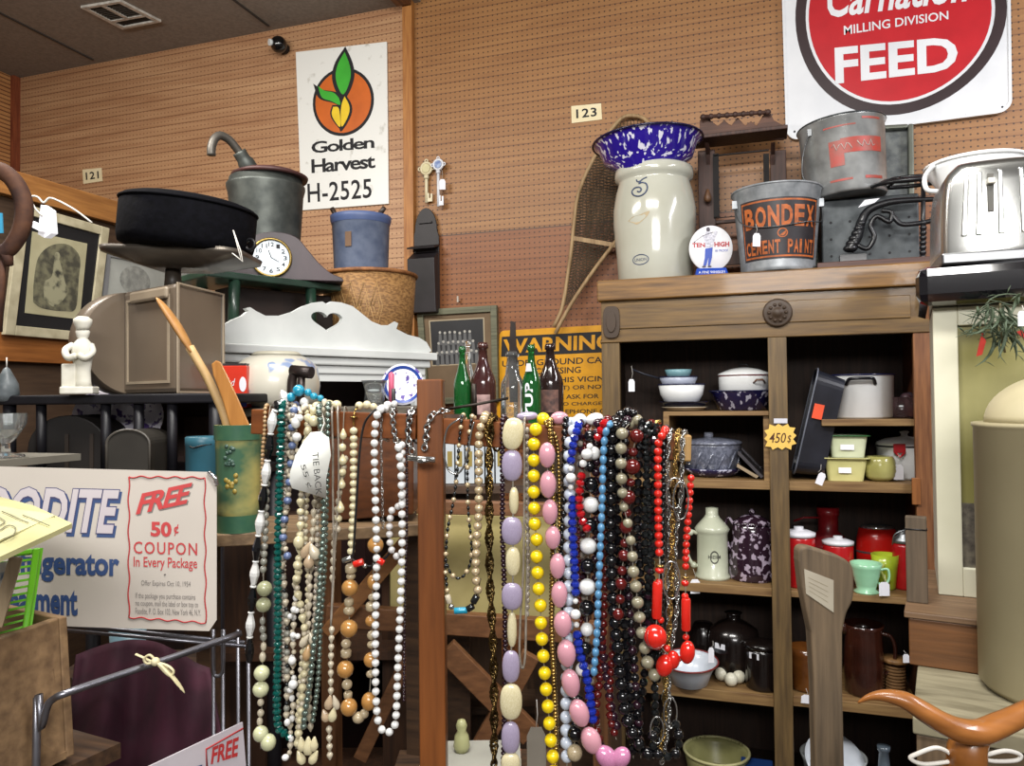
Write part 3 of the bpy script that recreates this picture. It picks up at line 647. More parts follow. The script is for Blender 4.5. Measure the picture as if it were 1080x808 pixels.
# right bay
z = SH['R1']
t_, k = lat('stock_pot', 'large white enamel stock pot with black handle on the upper right shelf', 'pot', 906, 3.2, z, [(31, 0), (33, 2), (33.5, 44), (34.5, 45), (33, 45), (32, 42), (31, 4), (.1, 3)], WHITE, rim=(34.3, 45, .8, NAVY))
mb = MB(); mb.tube(smooth([(-15*k, -31*k, 35*k), (-13*k, -36*k, 40*k), (-8*k, -39*k, 41*k), (6*k, -39*k, 41*k), (10*k, -36*k, 40*k), (12*k, -31*k, 35*k)]), .0065, 8); t_.part('handle', mb, M('enamel_black', '#14151b', .2))
PG = GLASS('glass_pink', '#c9a0a4')
t_, k = lat('pink_glass_dish', 'pink glass dish of dark trinkets right of the white stock pot', 'dish', 951, 3.2, z, [(16, 0), (17, 2), (17, 22), (16.4, 22), (15.5, 3), (.1, 2)], PG, parts=1)
mb = MB()
for i in range(12): mb.sph((random.uniform(-9, 9)*k, random.uniform(-8, 8)*k, (5+i*1.6)*k), random.uniform(3, 6)*k, 8, 6)
t_.part('trinkets', mb, M('trinket_purple', '#4a3238', .5, c2='#2c2630', sc=40), kind='stuff')
# leaning roaster lid
z = SH['R2']
dk = M('roaster_charcoal', '#23252e', .35, c2='#1a1b22', coat=.2)
a = PY(838, 505, YC+.14); a.z = z; ax = PY(862, 400, YC+.14)-a
lean = math.atan2(ax.x, ax.z); Ln = ax.length+.01
t_ = Thing('roaster_pan', 'long charcoal enamel roasting pan standing on end with an orange sticker', 'roasting pan', V((a.x+.045, YC+.14, z+.012)), rot=(0, lean, 0))
def rrect(x0, x1, y0, y1, r, n=6):
    o = []
    for cx_, cy_, a_ in ((x1-r, y0+r, -PI/2), (x1-r, y1-r, 0), (x0+r, y1-r, PI/2), (x0+r, y0+r, PI)):
        for i in range(n+1): b_ = a_+PI/2*i/n; o.append((cx_+r*math.cos(b_), cy_+r*math.sin(b_)))
    return o
W2 = .11
R0 = rrect(-W2, W2, 0, Ln, .05); R1 = rrect(-W2+.015, W2-.015, .015, Ln-.015, .045)
mb = MB(); n_ = len(R0)
vs = [(.05, y, zz) for y, zz in R1] + [(-.05, y, zz) for y, zz in R0] + [(-.05, y*1.06, zz*1.02-.002) for y, zz in R0]
vs += [(-.052, y*.97, zz*.985+.003) for y, zz in R0] + [(.044, y*.95, zz*.98+.004) for y, zz in R1]
fs = [tuple(range(n_))]
for j in range(4): fs += [(j*n_+i, j*n_+(i+1) % n_, (j+1)*n_+(i+1) % n_, (j+1)*n_+i) for i in range(n_)]
fs.append(tuple(range(4*n_, 5*n_)))
mb.add(vs, fs); t_.part('body', mb, dk)
mb = MB(); mb.tube([(-.051, y*1.06, zz*1.02-.002) for y, zz in R0], .003, 6, closed=True); t_.part('rim', mb, M('rim_worn', '#6b6f7a', .35), label='worn grey rim')
mb = MB(); mb.box((-.02, -W2-.004, Ln*.62), (.035, .004, .055), ry=0); t_.part('price_sticker', mb, M('sticker_orange', '#e0502a', .6), label='orange sticker')
ptag('white price tag at the foot of the charcoal roasting pan', (866, 490), (863, 498), 8, 13, 2.7, tilt=.4)
LG = M('enamel_pale_green', '#d6dcbc', .3, c2='#c8d0aa'); YG = M('enamel_yellow_green', '#cfcb8c', .3, c2='#bfbb7c')
def recpan(name, label, px, Y, zb, w0, w1, dep0, h, m, rimm, sticker):
    k = sY(px, Y); p = PY(px, 480, Y); t_ = Thing(name, label, 'pan', V((p.x, p.y, zb)))
    def lay(w, d, z_): return [(x*k, y*k, z_*k) for x, y in rrect(-w, w, -d, d, w*.25)]
    L_ = [lay(w0, dep0, 0), lay(w1, dep0+(w1-w0), h), lay(w1+2.5, dep0+(w1-w0)+2.5, h+.5), lay(w1-.6, dep0+(w1-w0)-.6, h+.6), lay(w0-.6, dep0-.6, 1)]
    n_ = len(L_[0]); mb = MB(); vs = [v for l in L_ for v in l]; fs = [tuple(range(n_))[::-1]]
    for j in range(4): fs += [(j*n_+i, j*n_+(i+1) % n_, (j+1)*n_+(i+1) % n_, (j+1)*n_+i) for i in range(n_)]
    fs.append(tuple(range(4*n_, 5*n_))); mb.add(vs, fs, 0, False); t_.part('body', mb, m)
    mb = MB(); mb.tube(lay(w1+2.4, dep0+(w1-w0)+2.4, h+.6), .7*k, 6, closed=True); t_.part('rim', mb, rimm)
    yy = -(dep0+(w1-w0)*.6)*k-.0015; mb = MB(); mb.box((-1*k, yy, h*.5*k), (sticker*2*k, .001, 6*k), rx=-.2); t_.part('price_sticker', mb, PAPER)
    return k
k = recpan('enamel_pan', 'yellow green rectangular enamel pan, lower of the two stacked pans', 890, 3.12, z, 17, 20.5, 16, 23, YG, YG, 6)
recpan('enamel_pan', 'pale green rectangular enamel pan with dark green rim stacked on the yellow one', 893, 3.12, z+24.2*k, 15.5, 18.5, 15, 22, LG, M('rim_green', '#2f6b3a', .3), 6.5)
t_, k = lat('ribbed_jar', 'round ribbed olive yellow jar beside the stacked pans', 'jar', 927, 3.1, z, [(9, 0), (12, 2)]+[(13.5+2*math.sin(i/8*PI)+(.5 if i % 2 else 0), 3+i*2.6) for i in range(9)]+[(12, 26), (11, 26), (.1, 24)], M('jar_olive', '#a8a468', .25, c2='#94904f', coat=.4))
t_, k = lat('lidded_pot', 'white enamel lidded pot with red handle brackets on the second right shelf', 'pot', 953, 3.22, z, [(24, 0), (26, 3), (27, 32), (28, 34), (.1, 34)], WHITE, rim=(27.5, 34, .8, M('rim_grey', '#3a3a40', .3)))
mb = MB(); mb.lathe([(28*k, 35*k), (27*k, 38*k), (18*k, 42*k), (4*k, 44*k), (3*k, 46*k), (5*k, 49*k), (.1*k, 50*k)], 32); t_.part('lid', mb, WHITE)
mb = MB(); mb.box((-9*k, -27*k, 33*k), (11*k, 3*k, 9*k)); mb.tube([(-13*k, -27*k, 29*k), (-9*k, -31*k, 24*k), (-4*k, -28*k, 29*k)], .005, 6); t_.part('handle', mb, M('red_enamel', '#a81f26', .3))
ptag('white price tag hanging from the red handle of the lidded pot', (947, 478), (947.5, 490), 10.5, 16, PY(947, 490, 3.08).y/ray(947, 490).y)
z = SH['R3']
RED = M('red_gloss', '#b81a1e', .25, c2='#a5161a', coat=.3)
def jugR(px, Y_, lab, w, h):
    t_, k = lat('picnic_jug', lab, 'jug', px, Y_, z, [(w*.92, 0), (w, 2), (w, h*.8), (w*.95, h*.84), (.1, h*.84)], RED, parts=1)
    mb = MB(); mb.lathe([(w*1.03*k, h*.84*k), (w*1.05*k, h*.9*k), (w*.6*k, h*.94*k), (w*.3*k, h*.95*k), (w*.3*k, h*k), (.1*k, h*k)], 28); t_.part('lid', mb, M('plastic_white', '#e3e4ea', .35))
    return t_, k
t_, k = jugR(840, 3.1, 'red picnic jug with white lid and script lettering, left end of the third right shelf', 16, 62)
cm = Cylm(t_.o.location, 16*k, 16*k, 50*k, -PI/2-.6, -PI/2+1.1)
mb = MB(); text(mb, cm, 'Cola', .35, .95, .45, .62, .0015, bold=.01, shear=.3); t_.part('lettering', mb, M('plastic_white', '#e3e4ea'), True)
jugR(881, 3.14, 'red picnic jug with white lid half hidden behind the wooden paddle handle', 15, 52)
DR = M('red_dark_enamel', '#8c1a20', .35, c2='#74141a', coat=.2)
t_, k = lat('oil_can', 'dark red metal can with conical shoulder at the back of the third right shelf', 'can', 871, 3.32, z, [(24, 0), (24, 30), (25, 32), (23, 34), (10, 46), (10, 62), (11, 63), (11, 70), (.1, 70)], DR, parts=1)
mb = MB(); mb.tube([(-8*k, -4*k, 60*k), (-24*k, -8*k, 60*k), (-34*k, -8*k, 56*k)], .004, 6); t_.part('spout', mb, DR)
t_ = Thing('red_toaster', 'bright red bread tin with chrome top behind the lime and mint cups', 'canister', V((cx(925, 570, 3.3), 3.3, z))); k = sY(925, 3.3)
mb = MB(); mb.lathe([(19*k, 0), (20*k, 4*k), (20.5*k, 30*k), (20*k, 42*k), (17.5*k, 53*k), (.1*k, 54*k)], 32, T=Matrix.Diagonal((1, .8, 1, 1))); t_.part('body', mb, M('red_bright', '#c81e18', .25, coat=.4))
mb = MB(); mb.lathe([(17*k, 53*k), (15*k, 56*k), (8*k, 57.5*k), (.1*k, 57.5*k)], 32, T=Matrix.Diagonal((1, .8, 1, 1))); t_.part('lid', mb, METAL('chrome', '#d8dade', .1))
mb = MB(); mb.lathe([(20.8*k, 28*k), (20.9*k, 30*k)], 32, T=Matrix.Diagonal((1, .8, 1, 1)), cap=False); mb.sph((3*k, -17*k, 29*k), 2.5*k, 10, 8); t_.part('band', mb, METAL('chrome', '#d8dade'))
MINT = M('mint_pottery', '#9fd3ae', .25, c2='#90c6a0', coat=.4)
t_, k = lat('mint_creamer', 'mint green ribbed pottery cup on a foot at the front of the third right shelf', 'cup', 910, 3.06, z, [(12, 0), (12.5, 1.5), (9, 4), (10.5, 8), (10.8, 10), (11.8, 13), (12, 15), (13, 18), (13.2, 20), (14.5, 26), (16, 31), (15, 31), (12, 20), (9, 7), (.1, 6)], MINT, parts=1)
mb = MB(); mb.tube(smooth([(13*k, -4*k, 25*k), (20*k, -5*k, 26*k), (21*k, -5*k, 17*k), (17*k, -5*k, 10*k), (11*k, -4*k, 11*k)]), .0045, 8); t_.part('handle', mb, MINT)
LIME = M('lime_pottery', '#b2c63a', .25, c2='#a3b82e', coat=.4)
t_, k = lat('lime_cup', 'lime green pottery cup behind the mint cup on the third right shelf', 'cup', 930, 3.14, z, [(9, 0), (10, 2), (12, 22), (13.5, 36), (12.6, 36), (11, 22), (8, 4), (.1, 3)], LIME, parts=1)
mb = MB(); mb.tube(smooth([(-2*k, -11*k, 28*k), (-6*k, -18*k, 22*k), (-2*k, -18*k, 12*k), (2*k, -11*k, 9*k)]), .0045, 8); t_.part('handle', mb, M('yellowgreen', '#c2c86a', .3))
ptag('white price tag standing before the lime cup on the third right shelf', (933, 606), (932.5, 614), 11, 14.5, PY(932, 614, 3.0).y/ray(932, 614).y)
t_, k = lat('red_flask', 'slim red canister with grey metal lid at the right end of the third shelf', 'flask', 950, 3.16, z, [(10, 0), (11, 2), (11, 44), (10, 48), (.1, 48)], RED, parts=1)
mb = MB(); mb.lathe([(11*k, 48*k), (10*k, 52*k), (5*k, 56*k), (5*k, 60*k), (.1*k, 60*k)], 24); t_.part('lid', mb, METAL('zinc', '#aab0b4', .4))
mb = MB(); mb.tube(smooth([(-11*k, -3*k, 46*k), (-9*k, -9*k, 58*k), (5*k, -8*k, 62*k), (11*k, -2*k, 46*k)]), .0025, 6); t_.part('bail_handle', mb, METAL('zinc', '#aab0b4'))
z = SH['R4']
BR = M('brown_glaze', '#3c1d14', .2, c2='#2a130d', coat=.5)
t_, k = lat('brown_pitcher', 'tall dark brown glazed pitcher on the fourth right shelf', 'pitcher', 906, 3.12, z, [(17, 0), (19, 3), (20, 30), (18, 58), (18.5, 68), (20, 72), (19, 72), (17, 60), (18, 20), (.1, 5)], BR, parts=1)
mb = MB(); mb.tube(smooth([(17*k, -4*k, 64*k), (25*k, -5*k, 62*k), (29*k, -5*k, 50*k), (27*k, -5*k, 32*k), (19*k, -4*k, 22*k)]), .007, 8); t_.part('handle', mb, BR)
mb = MB(); mb.tube([(-16*k, -2*k, 64*k), (-20*k, -3*k, 69*k), (-23*k, -3*k, 74*k)], [.02, .016, .008], 8); t_.part('spout', mb, BR)
AM = M('amber_glaze', '#7a4a1c', .2, c2='#5a3212', coat=.5)
t_, k = lat('amber_mug', 'amber brown glazed mug between the mullion and the wooden paddle', 'mug', 845, 3.1, z, [(13, 0), (15, 3), (16, 36), (17, 44), (16, 44), (14, 10), (.1, 5)], AM, parts=1)
mb = MB(); mb.tube(smooth([(14*k, -6*k, 36*k), (21*k, -8*k, 34*k), (21*k, -8*k, 14*k), (14*k, -6*k, 10*k)]), .005, 8); t_.part('handle', mb, AM)
ptag('white price tag lying at the shelf edge below the amber mug', (850, 726), (851, 733), 13, 9, PY(851, 733, 2.98).y/ray(851, 733).y, tilt=.1)
t_ = Thing('wooden_spool', 'brown wooden spool wound with cord right of the brown pitcher', 'spool', V((cx(944, 700, 3.12), 3.12, z))); k = sY(944, 3.12)
SPW = WOOD('spool_wood', '#9a7448', '#6c4c2c', .5, 'z')
mb = MB(); mb.lathe([(14*k, 0), (14*k, 4*k), (6*k, 6*k), (6*k, 34*k), (13*k, 36*k), (13*k, 40*k), (.1*k, 40*k)], 24); t_.part('spool', mb, SPW)
mb = MB()
for i in range(8): mb.ring((0, 0, (8+i*3.3)*k), 8.5*k, 1.7*k, 20, 6)
t_.part('cord', mb, M('cord_brown', '#7b5a36', .8))
ptag('white price tag on the cord of the wooden spool', (953, 686), (955.5, 690), 6.5, 9, PY(955, 690, 2.98).y/ray(955, 690).y)
t_, k = lat('enamel_plate', 'white oval enamel plate leaning at the back of the lowest right shelf', 'plate', 879, 3.1, zb, [(18, 0), (24, 1), (31, 5), (31, 6), (23, 3), (.1, 2)], M('enamel_bluewhite', '#cfd6df'), rot=(math.radians(38), math.radians(18), 0), py=790, dz=.255)
t_, k = lat('enamel_basin', 'grey white enamel basin under the white plate on the lowest right shelf', 'basin', 872, 3.14, zb, [(18, 0), (22, 4), (30, 66), (33, 74), (32, 75), (28, 66), (20, 6), (.1, 5)], M('enamel_greyish', '#a9aeae', .3))
t_, k = lat('grey_bottle', 'blue grey glass bottle with square shoulders at the right of the lowest shelf', 'bottle', 932, 3.08, zb, [(20, 0), (22, 2), (22, 62), (16, 72), (6, 78), (5, 95), (6.5, 97), (6.5, 101), (.1, 101)], M('glass_bluegrey', '#55606a', .2, coat=.5), py=790)
# ================================================================ ON TOP OF THE CABINET
CROCK = M('stoneware_cream', '#b6b7ab', .16, c2='#abab9d', coat=.6, sc=4)
t_, k = lat('stoneware_crock', 'tall grey cream five gallon stoneware crock on top of the cabinet', 'crock', 691, 3.185, ZT, [(37, 0), (38.5, 1.5), (40, 30), (43, 62), (43, 78), (40, 96), (37, 106), (37, 108), (40, 110), (41, 114), (40.5, 120), (38, 122), (34, 121), (33, 108), (38, 80), (36, 8), (.1, 6)], CROCK, py=290, n=56, parts=1)
kc = k; crock = t_; crl = t_.o.location.copy()
cm = Cylm(crl, 40*k, 40*k, 122*k, -PI/2-.75, -PI/2+.7)
cob = M('cobalt_print', '#3a4763', .4)
def onprof(u, v, off=0):      # follows the crock's belly
    pr = [(37, 0), (38.5, 1.5), (40, 30), (43, 62), (43, 78), (40, 96), (37, 106)]; h = v*122
    for (r0_, z0_), (r1_, z1_) in zip(pr, pr[1:]):
        if z0_ <= h <= z1_: r = r0_+(r1_-r0_)*(h-z0_)/(z1_-z0_); break
    else: r = 37
    a = -PI/2+math.radians(7.5)+(u-.5)*1.5; r = r*k+off; return crl + V((r*math.cos(a), r*math.sin(a), h*k))
class CP: p = staticmethod(onprof)
def NQ(X, Y_): px, py = 540+X/3.59, 90+Y_/3.59; return onprof(.5+math.asin(max(-1, min(1, (px-691)/40)))/1.5, (296-py)/122, .0008)
mb = MB(); mb.tube([NQ(*p_) for p_ in sm2([(476, 370), (482, 379), (492, 378), (502, 371), (516, 366)], 4)], .0028, 6); mb.tube([NQ(*p_) for p_ in sm2([(494, 378), (488, 388), (500, 385), (514, 392), (519, 408), (512, 426), (494, 436), (474, 430), (465, 414), (474, 402), (490, 402), (498, 411), (492, 420), (484, 416)], 4)], .0032, 6); crock.part('printed_numeral', mb, cob, True, label='cobalt blue numeral 5')
mb = MB()
vs, fs = shape_raw([ell(.25, .17, .15, .045, 28), ell(.25, .17, .135, .037, 28)]); mb.add([onprof(a, b, .001) for a, b in vs], fs)
vs, fs = text_raw('UNION'); mb.add([onprof(.14+.22*a, .157+.026*b, .0012) for a, b in vs], fs); crock.part('oval_stamp', mb, cob, True, label='blue oval stamp')
mb = MB(); vs, fs = shape_raw([sm2([(.06, .50), (.16, .53), (.26, .535), (.42, .56), (.40, .525), (.3, .48), (.22, .46), (.14, .48), (.06, .50)], 4)]); mb.add([onprof(a, b, .0008) for a, b in vs], fs); crock.part('chip', mb, M('chip_tan', '#ab9b7c', .6), True, label='tan chip')
BAS = SPECK('enamel_cobalt_swirl', '#2a1a8a', '#dcdcec', 30, .42, st=(1.6, 1.6, .55), r=.12)
ztop = ZT+121*k
t_, k2 = lat('enamel_basin', 'large cobalt blue and white swirl enamel basin sitting on the stoneware crock', 'basin', 684, 3.15, ztop, [(26, 0), (31, 2), (32, 8), (46, 16), (51, 30), (56, 34), (58, 35), (56, 35.5), (50, 31), (45, 18), (30, 9), (24, 4), (.1, 3)], BAS, py=165, n=64, rim=(57.5, 35, 1.1, M('enamel_darknavy', '#15133a', .2)), rot=(0, math.radians(-2.), 0), dz=-.03)
# wooden spindle frame
Yf = 3.36
def fp(px, py, dy=0): p = PY(px, py, Yf); p.y += dy; return p
WAL = WOOD('walnut_dark', '#4a3128', '#2e1d18', .6, 'z'); 
t_ = Thing('carved_frame', 'dark carved walnut hanging frame with spindle crest standing on the cabinet behind the pails', 'frame', V((cx(780, 280, Yf), Yf, ZT)))
def fb(x0, x1, ya, yb, d0=0, d1=.02, nm='', m=WAL, **kw):
    a = fp(x0, yb); b = fp(x1, ya); mb = MB().box(((a.x+b.x)/2, Yf+(d0+d1)/2, (a.z+b.z)/2), (b.x-a.x, d1-d0, b.z-a.z)); return t_.part(nm, mb, m, True, **kw)
a = fp(740, 285); 
for x0, x1 in ((736, 754), (812, 829)):
    A = fp(x0, 160); B_ = fp(x1, 160); mb = MB().box(((A.x+B_.x)/2, Yf, (A.z+ZT)/2), (B_.x-A.x, .022, A.z-ZT)); t_.part('post', mb, WAL, True, bevel=.003)
fb(754, 812, 228, 236, nm='crossbar', bevel=.002); fb(754, 812, 262, 280, nm='crossbar'); 
for x0, x1 in ((753, 758), (806, 811)): fb(x0, x1, 163, 230, -.018, -.008, 'inner_frame', M('frame_black_edge', '#1c1817', .8))
fb(753, 811, 160, 165, -.018, -.008, 'inner_frame', M('frame_black_edge', '#2a2422')); fb(753, 811, 226, 231, -.018, -.008, 'inner_frame', M('frame_black_edge', '#2a2422'))
A = fp(733, 157); B_ = fp(830, 146)
mb = MB().box(((A.x+B_.x)/2, Yf-.05, A.z+.012), (B_.x-A.x, .14, .016)); t_.part('shelf', mb, WAL, True, bevel=.003)
cr = [(738, 149), (738, 128), (742, 121), (747, 121), (750, 128), (757, 133), (764, 127), (771, 133), (778, 124), (786, 133), (792, 128), (798, 133), (806, 120), (813, 120), (816, 127), (825, 132), (827, 140), (827, 147)]
mb = MB(); pr = [fp(*c_) for c_ in cr]; mb.prism([(p.x, p.z) for p in pr], Yf-.005, Yf+.012); t_.part('crest', mb, WOOD('walnut_light', '#5f3f30', '#3f2820', .6, 'x'), True, bevel=.002)
A = fp(742, 126); B_ = fp(810, 121); mb = MB(); mb.cyl(A+V((0, -.03, 0)), B_+V((0, -.03, 0)), .008, n=10)
for i in range(9): mb.sph(A.lerp(B_, i/8)+V((0, -.03, 0)), .0125, 10, 8)
t_.part('spindle', mb, WAL, True)
for px in (747, 815):
    A = fp(px, 158); mb = MB(); mb.prism([(A.y-.10, A.z), (A.y, A.z), (A.y, A.z-.09), (A.y-.03, A.z-.03)], A.x-.008, A.x+.008, mp=lambda x, z_, y: (y, x, z_)); t_.part('bracket', mb, WAL, True)
A = fp(747, 211, -.02); mb = MB(); mb.lathe([(.006, 0), (.015, .008), (.016, .022), (.01, .04), (.006, .055), (.0001, .058)], 16, T=Matrix.Translation(A-V((0, .02, .02)))); t_.part('finial', mb, WOOD('finial_wood', '#6b4c34', '#4a3222', .5, 'z'), True)
# round whiskey sign
p = PY(750, 290, 3.06); k = sY(750, 3.06)
t_ = Thing('advertising_sign', 'round white TEN HIGH stand-up sign with golfer on a blue base beside the crock', 'sign', V((p.x, 3.06, ZT)), rz=math.radians(12))
blu = M('sign_blue', '#2346a8', .35)
mb = MB(); mb.hexa([(-17*k, -9*k, 0), (17*k, -9*k, 0), (17*k, 9*k, 0), (-17*k, 9*k, 0), (-15*k, -3*k, 9*k), (15*k, -3*k, 9*k), (15*k, 3*k, 9*k), (-15*k, 3*k, 9*k)]); t_.part('base', mb, blu, bevel=.001)
zc = 30*k; mb = MB(); mb.lathe([(.0001, -.006), (22*k, -.006), (22.6*k, -.003), (22.6*k, .003), (22*k, .006), (.0001, .006)], 48, T=Matrix.Translation((0, 0, zc)) @ Matrix.Rotation(PI/2, 4, 'X') @ Matrix.Diagonal((1, 1.08, 1, 1))); t_.part('disc', mb, M('sign_disc_white', '#e8e8ec', .3))
qd = Quad(t_.T @ V((-22*k, -.0075, zc-24*k)), t_.T @ V((22*k, -.0075, zc-24*k)), t_.T @ V((22*k, -.0075, zc+24*k)), t_.T @ V((-22*k, -.0075, zc+24*k)))
mb = MB(); text(mb, qd, 'TEN', .06, .36, .53, .63, 0, bold=.04); text(mb, qd, 'HIGH', .58, .93, .53, .64, 0, bold=.04); t_.part('lettering', mb, M('print_red', '#a8232e', .4), True)
mb = MB(); shape(mb, qd, [[(.36, .5), (.54, .52), (.52, .3), (.47, .12), (.42, .12), (.44, .3), (.38, .12), (.31, .12), (.35, .3)]], 0); text(mb, qd, '86 PROOF', .6, .9, .42, .47, 0); t_.part('printed_trousers', mb, M('sign_blue', '#2346a8'), True)
mb = MB(); shape(mb, qd, [[(.35, .52), (.55, .53), (.60, .72), (.66, .86), (.60, .90), (.55, .78), (.47, .92), (.40, .90), (.36, .78), (.30, .80), (.34, .70)]], -.0001); 
t_.part('printed_shirt', mb, M('print_grey', '#9a9aa6', .5, c2='#d0d0da', sc=150), True)
mb = MB(); shape(mb, qd, [ell(.44, .92, .045, .05, 16)], .0004); mb.tube([qd.p(.56, .86, .001), qd.p(.3, .78, .001), qd.p(.12, .66, .001)], .0008, 5); shape(mb, qd, [ell(.11, .65, .02, .012, 10), ell(.33, .10, .05, .02, 10), ell(.46, .10, .05, .02, 10)], .0004); t_.part('printed_figure', mb, M('print_dark', '#4a4450', .5), True)
mb = MB(); qb = Quad(t_.T @ V((-15.5*k, -7.5*k-.001, 2*k)), t_.T @ V((15.5*k, -7.5*k-.001, 2*k)), t_.T @ V((15*k, -4.6*k-.001, 7*k)), t_.T @ V((-15*k, -4.6*k-.001, 7*k))); text(mb, qb, 'A FINE WHISKEY', .05, .95, .1, .7, .001); t_.part('base_lettering', mb, M('sign_disc_white', '#e8e8ec'), True)
# Cement paint pail
GALV = M('galvanised', '#a0a4a8', .42, .35, c2='#7b8084', sc=22, bump=.08)
GALVD = M('galvanised_dark', '#4c5052', .5, .6, c2='#35393b', sc=18, bump=.1)
t_, k = lat('paint_pail', 'galvanised cement paint pail with orange and black label on the cabinet top', 'pail', 820, 3.11, ZT, [(36, 0), (37, 1), (37, 4), (44, 84), (45.5, 86), (45.5, 88), (44, 88), (43, 84), (36, 6), (.1, 5)], GALV, py=280, n=56, rim=(45.3, 87, 1.2, GALV))
kk = k; loc = t_.o.location.copy()
cm = Cylm(loc, 37*k, 44*k, 86*k, -PI/2-.98, -PI/2+1.12)
mb = MB(); n_ = 24
def strip(mb, cm, u0, u1, v0, v1, off, mat=0, n=24):
    vs = []; fs = []
    for i in range(n+1):
        u = u0+(u1-u0)*i/n
        for j in range(5): vs.append(cm.p(u, v0+(v1-v0)*j/4, off))
    for i in range(n):
        for j in range(4): fs.append((i*5+j, (i+1)*5+j, (i+1)*5+j+1, i*5+j+1))
    mb.add(vs, fs, mat, True)
strip(mb, cm, 0, 1, .13, .84, .0012); lbp = t_.part('label', mb, M('label_black', '#2b2528', .45, c2='#1f1b1f', sc=20), True)
mb = MB(); OR = M('label_orange', '#b8622a', .5, c2='#8f4a20', sc=40)
for v0, v1 in ((.80, .82), (.15, .17)): strip(mb, cm, .02, .98, v0, v1, .0018)
for u0, u1 in ((.02, .035), (.965, .98)): strip(mb, cm, u0, u1, .15, .82, .0018, n=2)
t_.part('border', mb, OR, True, parent=lbp)
mb = MB()
for i, ch in enumerate('BONDEX'):
    u0 = .07+i*.146; vs, fs = text_raw(ch, .04); mb.add([cm.p(u0+.125*a, .50+.25*b, .0035) for a, b in vs], fs)
for i, ch in enumerate('CEMENT PAINT'):
    if ch == ' ': continue
    u0 = .06+i*.074; vs, fs = text_raw(ch, .03); w = .03 if ch == 'I' else .062; mb.add([cm.p(u0+w*a, .19+.16*b, .0032) for a, b in vs], fs)
t_.part('lettering', mb, OR, True, parent=lbp)
mb = MB(); shape(mb, cm, [ell(.52, .425, .06, .055, 28), ell(.52, .425, .045, .042, 28)], .003); shape(mb, cm, [sm2([(.49, .40), (.53, .43), (.56, .45), (.55, .41), (.52, .39), (.49, .40)], 3)], .003); t_.part('emblem', mb, OR, True, parent=lbp)
mb = MB(); a0 = cm.p(-.12, .85, .006); a1 = cm.p(1.12, .80, .008); 
mb.tube(smooth([a0, cm.p(.0, .63, .012), cm.p(.2, .52, .01), cm.p(.5, .50, .008), cm.p(.8, .55, .01), cm.p(1.02, .58, .02), a1]), .0022, 6); t_.part('bail_handle', mb, METAL('wire', '#6a6c6e', .4), True)
mb = MB(); mb.box(cm.p(-.12, .86, .004), (.02, .02, .03)); t_.part('lug', mb, GALV, True); mb = MB(); mb.box(cm.p(1.12, .82, .004), (.02, .02, .03)); t_.part('lug', mb, GALV, True)
ptag('white price tag hanging on the front of the cement paint pail', (797, 236), (797.5, 246), 8, 14, PY(797, 246, 3.11-.19).y/ray(797, 246).y, tilt=.05)
# plank, galvanised box with holes, leaning pan, bucket
A = PY(862, 274, 3.04); B_ = PY(1010, 262, 3.04); zp = ZT+.028
plk = solo('plank', 'dark reddish brown plank lying on the right end of the cabinet top', 'plank', MB().box(((A.x+B_.x)/2, 3.22, ZT+.014), (B_.x-A.x, .36, .026)), WOOD('plank_brown', '#5a3c33', '#412a24', .5, 'x'), bevel=.003)
A = PY(866, 270, 3.2); B_ = PY(968, 268, 3.2); zg = PY(900, 207, 3.13).z
t_ = Thing('galvanised_box', 'dark galvanised metal box with punched holes under the round bucket on the cabinet', 'box', V(((A.x+B_.x)/2, 3.25, zp)))
mb = MB(); w = B_.x-A.x; mb.box((0, 0, (zg-zp)/2), (w, .18, zg-zp)); t_.part('body', mb, GALVD, bevel=.006)
mb = MB()
for i in range(5):
    for j in range(3): mb.cyl((-w*.4+w*.2*i, -.0905, .04+j*.065), (-w*.4+w*.2*i, -.0915, .04+j*.065), .005, n=8)
t_.part('hole', mb, INK)
qd = pq([(905, 265), (968, 262), (963, 133), (928, 134)], Y=3.4)
qd = Quad(V((cx(905, 265, 3.36), 3.36, zg+.002)), V((cx(964, 262, 3.36), 3.36, zg+.002)), PY(962, 133, 3.42), PY(906, 136, 3.42), nrm=V((0, -1, 0)))
t_ = Thing('baking_pan', 'tall grey galvanised pan leaning behind the round bucket under the feed sign', 'pan', qd.base())
mb = MB(); qd.slab(mb, 0, 1, 0, 1, -.006, 0); t_.part('bottom', mb, M('pan_grey', '#767a78', .5, .5, c2='#54585a', sc=30), True)
mb = MB(); qd.frame(mb, .1, .05, 0, .035); t_.part('rim', mb, M('pan_rim', '#6d7066', .45, .5), True, bevel=.006)
qd = Quad(V((cx(846, 265, 3.42), 3.42, zp)), V((cx(868, 262, 3.42), 3.42, zp)), PY(868, 150, 3.46), PY(845, 152, 3.46), nrm=V((0, -1, 0)))
mb = MB(); qd.slab(mb, 0, 1, 0, 1, -.01, .03); solo('sheet_metal_tin', 'narrow grey green metal tin standing behind the bucket and the pail', 'tin', mb, M('tin_greygreen', '#5c5f55', .5, .5), bevel=.004)
t_, k = lat('milk_bucket', 'round shiny metal bucket with red printed logo above the paint pail', 'bucket', 893, 3.2, zg, [(38, 0), (39, 2), (42, 74), (43.5, 76), (43.5, 78), (42, 78), (41, 74), (38, 5), (.1, 4)], M('tin_shiny', '#b2b4b3', .3, .5, c2='#7e8080', sc=10, bump=.05), py=205, n=56, rim=(43, 77.5, 1.1, GALVD), rot=(0, math.radians(-3.5), 0), dz=.006)
t_.T = t_.T; cm = Cylm(V((0, 0, 0)), 39*k, 42*k, 76*k, -PI/2-.55, -PI/2+1.0, None)
RL = M('logo_red', '#a5392e', .45, c2='#8c4a40', sc=30)
mb = MB()
vs = []
